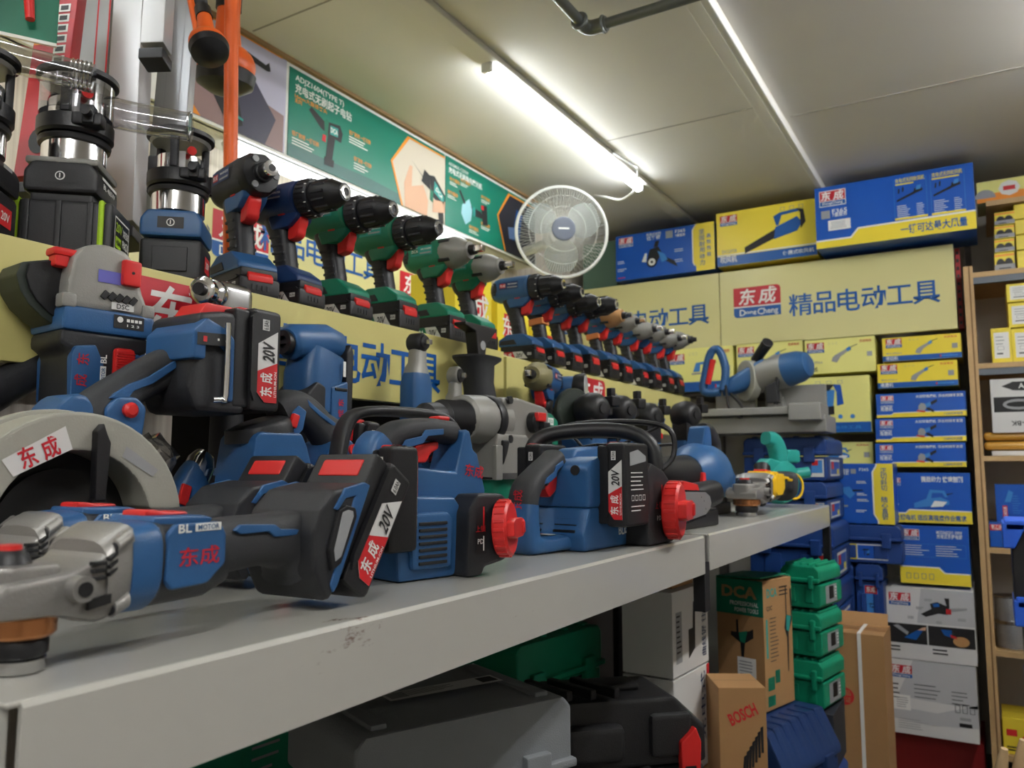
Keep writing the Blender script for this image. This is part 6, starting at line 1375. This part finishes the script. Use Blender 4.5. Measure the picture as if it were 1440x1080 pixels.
for s in (-1, 1): B(BLUE).prism([(-.047, .079), (-.043, .086), (-.026, .093), (-.022, .1), (-.006, .107), (-.004, .101), (-.018, .095), (-.021, .088), (-.038, .08)], s*.0135-.001, s*.0135+.0035 if s > 0 else s*.0135-.0035, 'y', bev=.001).done('grip_inlay', t)
B(RED).prism([(-.034, .073), (-.028, .086), (-.008, .094), (-.004, .086), (-.008, .07), (-.022, .062)], -.0085, .0085, 'y', bev=.003).done('trigger', t)
U = MX(((0, 0, 1), (1, 0, 0), (0, 1, 0))).transposed().to_4x4()
po = pack(t, MX.Translation((.05, -.088, .028)) @ U, .1, .066, .04)
b = B(OFFW).face('t', (.05, -.066, .1282)).rect(.0, .0, .05, .026, OFFW, 1); lines(b, 0, .009, .04, 4, .005, GREYP, 2, .0013); b.rect(-.02, 0, .006, .026, RED, 2); b.done('top_sticker', po)
b = B(GREYP).face('f', (.05, -.0883, .074)); lines(b, .0, .018, .04, 5, .005, WHT, 1, .0012); lines(b, .0, -.022, .04, 2, .005, WHT, 1, .0012)
for i in range(4): b.frame(-.015+.01*i, -.012, .006, .006, .0008, WHT, 1)
b.poly([(-.022, .026), (.022, .032), (.022, .038), (.0, .046), (-.022, .042)], GREYP, 1); b.done('printed_text', po)
po = pack(t, MX.Translation((.05, .030, .028)) @ U, .1, .066, .04)
B(RED).face('t', (.04, .05, .1284)).rect(0, 0, .03, .02, RED, 1).done('top_button', po)
b = B(CHAR).prism([(.092, .0), (.09, .094), (.104, .105), (.14, .095), (.174, .072), (.186, .05), (.186, .018), (.17, .0)], -.082, .02, 'y', bev=.005)
b.face('f', (.126, -.0825, .05)); b.poly([(-.016, -.03), (-.018, .03), (.014, .026), (.018, .01), (.012, -.03)], DKP, 1); b.rect(.004, .012, .003, .028, REDP, 2); b.text('上 锁', -.006, .0, .007, REDP, 2); b.text('P D', -.006, -.016, .006, WHT, 2); b.rect(.006, -.02, .002, .02, WHT, 2); b.done('chain_cover', t)
B(BLUE).prism([(.088, .098), (.092, .118), (.112, .124), (.13, .112), (.132, .098)], -.06, .01, 'y', bev=.003).done('front_cap', t)
red_knob(t, (.146, -.082, .043), (.22, -.97, .0), .0365, .034)
b = B(mat('bar_steel', (176, 176, 174), .35, .6)).prism([(.17, .014), (.33, .028), (.348, .036), (.353, .044), (.348, .054), (.33, .061), (.17, .066)], -.064, -.060, 'y')
b.face('f', (.232, -.0642, .042)); b.text('东成', -.0, 0, .015, SIGNRED, 1, rot=90, w=.036)
for x, z in ((.09, .006), (.097, -.006), (.08, .012)): b.rect(x, z, .002, .002, DKP, 1)
b.done('guide_bar', t)
b = B(DKP).prism([(.17, .0125), (.33, .0265), (.349, .035), (.355, .044), (.349, .0555), (.33, .0625), (.17, .0675)], -.0628, -.0612, 'y')
for i in range(22):
    f = i/21; b.box((.18+.155*f, -.062, .067-.006*f), (.0035, .003, .004)); b.box((.18+.15*f, -.062, .013+.013*f), (.0035, .003, .004))
b.done('chain', t)
B(BLK).tube([(.07, .075, .05), (.066, .078, .11), (.08, .07, .138), (.11, .03, .148), (.135, -.03, .146), (.142, -.062, .128), (.142, -.07, .095)], .0105, n=14, k=5).done('front_handle', t)
b = B(BLK).tube([(.13, .09, .09), (.13, .085, .142), (.16, .06, .16), (.19, -.02, .162), (.2, -.065, .15), (.2, -.07, .115), (.18, -.06, .095)], .004, n=8, k=4)
for p, q in (((.15, .07, .152), (.16, .03, .105)), ((.18, .01, .16), (.18, .0, .105)), ((.198, -.05, .155), (.18, .0, .13)), ((.2, -.068, .13), (.18, .0, .125)), ((.135, .085, .12), (.16, .03, .13)), ((.16, .03, .13), (.18, 0, .13))): b.cyl(p, q, .0022, n=8)
b.done('hand_guard', t)

t = thing('chain_saw', 'cordless chain saw standing beside the nearest angle grinder battery, grip on top', 'chain saw', (-.477, .526, TZ), 77, s=.95)
b = B(BLUE).prism([(.03, .0), (.026, .066), (.034, .078), (.098, .076), (.106, .066), (.106, .012), (.098, .0)], -.034, .03, 'y', bev=.004)
b.prism([(.042, .01), (.038, .056), (.044, .062), (.086, .062), (.092, .054), (.09, .01)], -.040, -.03, 'y', bev=.004)
for i in range(7): b.m(DKP).box((.065, -.0402, .016+.006*i), (.034, .003, .003), bev=.0008)
b.m(BLUE).prism([(.038, .074), (.05, .1), (.06, .104), (.11, .1), (.122, .142), (.129, .142), (.134, .122), (.14, .118), (.152, .078), (.146, .072), (.1, .07)], -.022, .022, 'y', bev=.004)
b.face('f', (.136, -.0225, .1)); b.text('东成', -.002, 0, .010, SIGNRED, 1, rot=-8); b.done('main_housing', t)
b = B(BLUE).sweep([(.022, 0, .05), (.021, 0, .09), (.022, 0, .118), (.03, 0, .13)], [(.021, .013), (.02, .013), (.019, .0135), (.017, .012)], e=3, k=3); b.done('rear_post', t)
b = B(RUB).sweep([(.036, 0, .1), (.037, 0, .124), (.046, 0, .135), (.062, 0, .1395), (.09, 0, .1415), (.118, 0, .139)], [(.015, .009), (.0165, .011), (.0175, .0115), (.0175, .0115), (.017, .0115), (.016, .012)], e=2.7, k=4); b.done('top_grip', t)
for s in (-1, 1): B(BLUE).prism([(.044, .124), (.048, .13), (.068, .134), (.072, .14), (.096, .142), (.096, .136), (.076, .134), (.07, .127), (.05, .122)], s*.016-.0015, s*.016+.0015 if s > 0 else s*.016-.003, 'y', bev=.001).done('grip_inlay', t)
B(RED).prism([(.066, .118), (.07, .126), (.1, .13), (.1, .122), (.09, .118), (.084, .108), (.07, .108)], -.008, .008, 'y', bev=.003).done('trigger', t)
B(RED).box((.106, 0, .153), (.016, .016, .005), bev=.002).done('lock_button', t)
b = B(CHAR).prism([(.098, .0), (.1, .062), (.112, .078), (.146, .078), (.156, .07), (.158, .024), (.15, .012), (.122, .008), (.118, .0)], -.052, .02, 'y', bev=.004)
b.face('f', (.118, -.0525, .045)); b.poly([(-.01, -.024), (-.008, .02), (.004, .024), (.004, -.024)], DKP, 1); b.rect(.0, .01, .002, .022, REDP, 2); b.text('上锁', -.004, .0, .005, REDP, 2); b.text('PD', -.004, -.012, .005, WHT, 2); b.rect(.0, -.014, .0015, .014, WHT, 2); b.done('chain_cover', t)
red_knob(t, (.139, -.052, .044), (.5, -.85, .05), .0275, .024)
pack(t, MX.Translation((.026, -.046, .028)) @ U, .095, .034, .03)
b = B(BLK).sweep([(.02, .05, .06), (.022, .055, .11), (.035, .06, .148), (.06, .06, .161), (.13, .06, .162), (.165, .058, .155), (.182, .055, .125), (.184, .05, .07)], [(.012, .0055)]*8, e=3, k=4); b.box((.18, .05, .05), (.03, .02, .1), bev=.004); b.done('front_handle', t)

# ------------------------------------------------------------ rotary hammer
t = thing('rotary_hammer', 'grey rotary hammer with a black nose, a green grip and green lower motor', 'rotary hammer', (-.64, .80, TZ), 90)
z0 = .168
b = B(BLK).rev([(0, .012), (.006, .0195), (.03, .0215), (.036, .0195), (.04, .024)]+[(.042+.004*i, .0265 if i % 2 else .0235) for i in range(11)]+[(.09, .029)], (.04, 0, z0-.004), (1, 0, .02), n=32); b.m(DKP).cyl((.0395, 0, z0-.004), (.0385, 0, z0-.004), .009); b.done('tool_holder', t)
b = B(GCAST).rev([(0, .028), (.004, .033), (.05, .036), (.06, .033), (.1, .033)], (.128, 0, z0), (1, 0, 0), n=16); b.prism([(.2, z0-.036), (.2, z0+.034), (.25, z0+.036), (.33, z0+.028), (.345, z0+.02), (.345, z0-.02), (.31, z0-.05), (.24, z0-.075), (.2, z0-.06)], -.028, .028, 'y', bev=.006)
b.prism([(.175, .08), (.18, z0-.02), (.27, z0-.02), (.29, .1), (.28, .08)], -.032, .032, 'y', bev=.006)
for x, z in ((.215, z0+.03), (.215, z0-.028), (.335, z0-.02)): b.m(CHAR).cyl((x, -.027, z), (x, -.033, z), .006); b.m(GCAST)
b.done('gear_case', t)
B(BLK).rev([(0, .0355), (.004, .0375), (.014, .0375), (.018, .0355)], (.186, 0, z0), (1, 0, 0), n=36).prism([(.19, .1), (.188, z0-.03), (.208, z0-.03), (.202, .12)], -.036, .036, 'y', bev=.003).done('side_handle_band', t)
B(GCAST).box((.175, -.034, .105), (.018, .008, .05), bev=.002).done('band_clip', t)
B(BLK).rev([(0, .0165), (.012, .0165), (.015, .014)], (.285, -.028, z0), (0, -1, 0)).m(RED).box((.285, -.044, z0+.008), (.026, .008, .014), bev=.002).m(BLK).box((.292, -.047, z0-.005), (.02, .012, .01), bev=.002).done('mode_knob', t)
b = B(GRN).prism([(.345, z0-.012), (.345, z0+.022), (.375, z0+.02), (.4, z0+.008), (.4, z0-.09), (.385, z0-.1), (.378, z0-.03), (.362, z0-.012)], -.016, .016, 'y', bev=.004); b.face('f', (.37, -.0165, z0+.006)); b.rect(0, 0, .02, .012, WHT, 1); b.text('DCA', 0, 0, .006, GREENP, 2, w=.014); b.done('rear_grip', t)
B(RED).box((.352, 0, z0-.03), (.02, .022, .036), bev=.004).done('trigger', t)
B(GRN).sweep([(.232, 0, .0), (.232, 0, .004), (.232, 0, .082)], [(.036, .046), (.038, .05), (.038, .05)], e=3.4).done('motor_housing', t)
B(BLK).sweep([(.232, 0, .081), (.232, 0, .09)], [(.048, .06), (.04, .052)], e=3.4).done('seal_ring', t)
# ------------------------------------------------------------ tool with a black flanged grip
t = thing('black_grip_tool', 'blue tool standing with a black flanged grip and a bracket on top', 'power tool', (-.755, .897, TZ), 90)
b = B(RUB).sweep([(.268, 0, .12), (.265, 0, .2), (.255, 0, .24), (.25, 0, .272), (.25, 0, .284), (.25, 0, .288)], [(.027, .03), (.026, .03), (.024, .027), (.026, .033), (.034, .05), (.035, .05)], e=2.6); b.done('grip', t)
b = B(BLK).prism([(.237, .286), (.228, .33), (.196, .337), (.196, .343), (.3, .343), (.29, .335), (.262, .31), (.258, .286)], -.012, .012, 'y', bev=.002); b.m(GREYP).cyl((.25, -.0125, .308), (.25, -.0118, .308), .008); b.done('bracket', t)
b = B(BLUE).prism([(.29, .1), (.288, .19), (.304, .222), (.35, .215), (.378, .19), (.378, .1)], -.026, .026, 'y', bev=.004); b.face('f', (.315, -.0265, .175)); b.text('东', 0, 0, .016, SIGNRED, 1); b.rect(.04, .0, .008, .02, WHT, 1); b.done('housing', t)
B(BLK).box((.31, 0, .052), (.12, .05, .102), bev=.005).done('battery', t)
# ------------------------------------------------------------ two blue guns facing apart
tag(B(BLUEP).box((-.735, 1.385, TZ+.055), (.09, .19, .109), bev=.002).done('tool_carton'), 'blue carton under the two short blue guns behind the rotary hammer', 'carton')
o = drill('impact_driver', 'wrench', BLUE, gear=OLIVE, bh=.03); o.location = (-.725, 1.325, TZ+.1105); o.rotation_euler.z = math.radians(-78); o.scale = (.98,)*3
tag(o, 'short blue driver with an olive nose pointing left, behind the rotary hammer', 'power drill')
t = drill('work_light', 'none', BLUE, bh=.03); 
for c in list(t.children):
    if c.name.split('.')[0] in ('gear_case', 'drive_tip'): bpy.data.objects.remove(c)
t.location = (-.738, 1.445, TZ+.1105); t.rotation_euler.z = math.radians(18); t.scale = (.92,)*3
B(BLK).rev([(0, .026), (.006, .031), (.022, .034), (.028, .033)], (.02, 0, .16), (1, 0, 0), n=36).done('lamp_head', t)
B(LENS).rev([(0, .029), (.002, .028)], (.0475, 0, .16), (1, 0, 0), n=36).done('lens', t)
tag(t, 'blue cordless torch with a round lens, beside the olive-nosed driver', 'torch')
# ------------------------------------------------------------ row of black-headed grinders on end
def ended(lab, x, y, s, disc):
    t = thing('angle_polisher', lab, 'angle grinder', (x, y, TZ), 68, 'black-headed grinders standing on end'); t.scale = (s,)*3
    b = B(BLK).rev([(0, .012), (.004, .022), (.016, .03), (.03, .032), (.05, .028), (.056, .015)], (.0, -.03, .205), (0, 1, 0), n=24); b.m(DKP).cyl((0, -.0305, .205), (0, -.0325, .205), .009); b.m(BLK).box((.0, 0, .168), (.046, .046, .05), bev=.008); b.done('gear_head', t)
    B(BLK).box((.05, 0, .222), (.022, .03, .02), bev=.003).box((.05, 0, .238), (.012, .014, .02), bev=.002).box((.03, 0, .205), (.03, .02, .02), bev=.003).done('side_latch', t)
    b = B(BLUE).sweep([(0, 0, .06), (0, 0, .1), (0, 0, .15)], [(.02, .02), (.026, .026), (.025, .025)], e=3); b.done('motor_housing', t)
    B(CHAR).sweep([(0, 0, .0), (0, 0, .02), (0, 0, .07)], [(.026, .026), (.022, .022), (.02, .02)], e=3).done('grip', t)
    B(RED).box((.024, -.012, .165), (.012, .012, .012), bev=.002).done('switch', t)
    if disc: B(GUARD).rev([(0, .042), (.003, .045), (.012, .045)], (-.012, .03, .202), (0, 1, 0), n=32).done('wheel_guard', t)
ended('black-headed grinder first in the upright row, its guard beside the red sign plate', -.63, 1.345, 1.0, True)
ended('black-headed grinder second in the upright row, behind the chain saw hand guard', -.63, 1.475, 1.02, False)
ended('black-headed grinder third in the upright row', -.63, 1.625, 1.0, False)
ended('black-headed grinder last in the upright row, tallest, with a blue ribbed body', -.60, 1.79, 1.06, False)
# ------------------------------------------------------------ blower with black tube
t = thing('leaf_blower', 'blue blower with a thick black tube lying on the far bench', 'blower', (-.565, 1.29, TZ), 84)
b = B(BLK).rev([(0, .024), (.004, .0265), (.16, .031), (.24, .038), (.28, .042)], (.03, 0, .098), (1, 0, -.06), n=32); b.done('tube', t)
b = B(BLUE).rev([(0, .042), (.02, .056), (.05, .066), (.1, .064), (.13, .05), (.14, .03)], (.29, 0, .082), (1, 0, 0), n=32)
b.prism([(.33, .1), (.352, .165), (.36, .184), (.382, .186), (.39, .165), (.395, .1)], -.02, .02, 'y', bev=.005); b.prism([(.4, .06), (.46, .11), (.52, .06), (.5, .03)], -.03, .03, 'y', bev=.006); b.done('fan_housing', t)
B(CHAR).sweep([(.385, 0, .178), (.41, 0, .172), (.44, 0, .15), (.455, 0, .115)], [(.014, .014), (.017, .02), (.016, .02), (.014, .014)], e=2.5, k=4).done('grip', t)
B(RED).box((.295, -.038, .075), (.026, .014, .026), bev=.003).done('lock_button', t)
B(BLK).box((.4, 0, .012), (.1, .07, .024), bev=.004).done('foot', t)
# black and red pruning saw body between bar and blower
t = thing('pruning_saw', 'small black saw body with a red cover, behind the guide bar', 'chain saw', (-.515, 1.27, TZ), 78)
B(CHAR).prism([(.0, .0), (.0, .05), (.03, .066), (.12, .06), (.15, .04), (.15, .0)], -.03, .03, 'y', bev=.005).done('housing', t)
B(RED).prism([(.09, .055), (.1, .075), (.15, .068), (.165, .04), (.14, .045)], -.033, .033, 'y', bev=.003).done('red_cover', t)
B(BLK).sweep([(.14, 0, .03), (.2, 0, .042), (.26, 0, .05)], [(.026, .026), (.028, .028), (.024, .024)], e=2.4).done('barrel', t)
t = thing('bit_case', 'small black block lying at the bench gap under the guide bar', 'case', (-.43, 1.30, TZ), 86)
B(BLK).box((.0, 0, .0125), (.15, .04, .025), bev=.003).m(DKP).box((.0755, 0, .013), (.002, .028, .016)).done('shell', t); B(CHAR).box((.0, 0, .027), (.14, .036, .004), bev=.001).done('lid', t)
# yellow grinder on the far bench
grinder('angle_grinder', 'yellow and black angle grinder with a silver head on the far bench', (-.422, 1.67, TZ), 84, YEL, None)
bpy.data.objects['angle_grinder.003'].scale = (1.25,)*3
for o in list(bpy.data.objects['angle_grinder.003'].children):
    if o.name.split('.')[0] in ('battery', 'battery_mount', 'blue_frame', 'air_filter'):
        for q in list(o.children): bpy.data.objects.remove(q)
        bpy.data.objects.remove(o)
# ------------------------------------------------------------ teal hand blower
t = thing('hand_blower', 'teal hand blower with a black nozzle at the far end of the bench', 'blower', (-.455, 2.07, TZ), 62)
b = B(TEAL).rev([(0, .03), (.006, .05), (.02, .056), (.04, .056), (.05, .048), (.054, .02)], (.0, -.027, .062), (0, 1, 0), n=36); b.prism([(-.05, .055), (-.075, .1), (-.05, .12), (-.0, .11)], -.02, .02, 'y', bev=.006); b.done('fan_housing', t)
b = B(TEAL).sweep([(.0, 0, .1), (-.004, 0, .14), (-.02, 0, .165), (-.045, 0, .17)], [(.02, .02), (.02, .022), (.018, .02), (.016, .016)], e=2.8, k=4); b.box((.04, 0, .125), (.05, .034, .034), bev=.008); b.done('handle', t)
B(BLK).cyl((-.06, 0, .098), (-.115, -.04, .012), .021, .0125, n=24).done('nozzle', t)
B(TEAL).cyl((.045, -.01, .08), (.075, -.03, .085), .014).done('outlet_stub', t)
B(YEL).torus((.02, -.03, .05), (0, 1, 0), .03, .003, 32).done('yellow_ring', t)
# ------------------------------------------------------------ mitre saw
YM = 2.42; mx_ = lambda u: -.757+(u-985)*.00206; mz_ = lambda v: 1.122+(600-v)*.0021
t = thing('mitre_saw', 'blue and grey mitre saw on top of the dark blue tool case stack', 'mitre saw', (-.47, YM, 1.0935))
LX = lambda u: mx_(u)+.47; LZm = lambda v: mz_(v)-1.0935
MG = mat('saw_table_grey', (150, 150, 146), .45, .3)
b = B(MG).box(((LX(978)+LX(1165))/2, .03, .028), (LX(1165)-LX(978), .16, .05), bev=.006)
b.box(((LX(990)+LX(1120))/2, -.01, .066), (LX(1120)-LX(990), .14, .022), bev=.004); b.box((LX(1140), -.03, .06), (.09, .12, .05), bev=.006); b.done('table', t)
b = B(MG)
for u0, u1 in ((1000, 1060), (1075, 1158)): b.box(((LX(u0)+LX(u1))/2, .05, .11), (LX(u1)-LX(u0), .022, .075), bev=.003)
b.done('fence', t)
b = B(MG).prism([(LX(1075), .07), (LX(1072), LZm(520)), (LX(1090), LZm(512)), (LX(1105), .07)], .03, .1, 'y', bev=.008); b.done('pivot_arm', t)
b = B(SAWG).rev([(0, .05), (.004, .062), (.028, .062), (.032, .05)], (LX(1048), .0, LZm(535)), (.75, .66, 0), n=36); b.done('blade_guard', t)
B(BLUE).sweep([(LX(1018), -.02, LZm(548)), (LX(1040), -.01, LZm(540)), (LX(1070), .0, LZm(525)), (LX(1085), .0, LZm(518))], [(.024, .02), (.03, .028), (.032, .032), (.03, .03)], e=2.8, k=3).done('arm_cover', t)
b = B(BLUE).tube([(LX(1020), -.05, LZm(552)), (LX(996), -.05, LZm(550)), (LX(1000), -.05, LZm(520)), (LX(1008), -.05, LZm(494)), (LX(1020), -.05, LZm(492)), (LX(1028), -.045, LZm(520)), (LX(1024), -.05, LZm(550))], .0125, n=12, k=4); b.done('handle_loop', t)
B(RED).sweep([(LX(1003), -.056, LZm(540)), (LX(1012), -.058, LZm(505))], [(.008, .008)]).done('trigger', t)
a = V((LX(1068), .01, LZm(532))); d = V((.95, -.25, .18)).normalized()
b = B(GCAST).rev([(0, .04), (.008, .048), (.07, .05), (.085, .052), (.095, .05)], a, d, n=32)
for i in range(14): 
    an = 2*PI*i/14; b.m(DKP); x = d.orthogonal().normalized(); y = d.cross(x); p = a+(x*math.cos(an)+y*math.sin(an))*.034; b.cyl(p, p-d*.002, .004, n=8)
b.done('motor', t)
B(BLUE).rev([(0, .05), (.04, .046), (.065, .036), (.074, .02)], a+d*.095, d, n=32).done('motor_cap', t)
B(BLK).cyl((LX(1064), .02, LZm(505)), (LX(1088), -.03, LZm(484)), .015, .017).done('dust_spout', t)
B(BLK).tube([(LX(1024), -.03, LZm(528)), (LX(1030), -.06, LZm(548)), (LX(1035), -.07, LZm(575)), (LX(1050), -.07, LZm(590)), (LX(1052), -.06, LZm(575)), (LX(1036), -.055, LZm(555))], .004, n=8).done('power_cable', t)
b = B(CHAR).prism([(LX(1086), .09), (LX(1084), LZm(548)), (LX(1100), LZm(540)), (LX(1104), .09)], -.06, -.03, 'y', bev=.004); b.done('lower_bracket', t)
b = B(BLK); b.rev([(.003*i, .006 if i % 2 else .0075) for i in range(28)], (LX(1098), -.05, .085), (.1, 0, 1), n=10); b.done('spring', t)
# ============================================================ light and view
w = bpy.data.worlds.new('world'); sc.world = w; w.use_nodes = True
w.node_tree.nodes['Background'].inputs[0].default_value = (.8, .85, 1, 1); w.node_tree.nodes['Background'].inputs[1].default_value = .1
sc.view_settings.view_transform = 'Standard'; sc.view_settings.look = 'None'; sc.view_settings.gamma = 1; sc.view_settings.use_curve_mapping = False
sc.view_settings.exposure = 1.78
sc.cycles.max_bounces = 8; sc.cycles.transparent_max_bounces = 16; sc.cycles.sample_clamp_indirect = 6
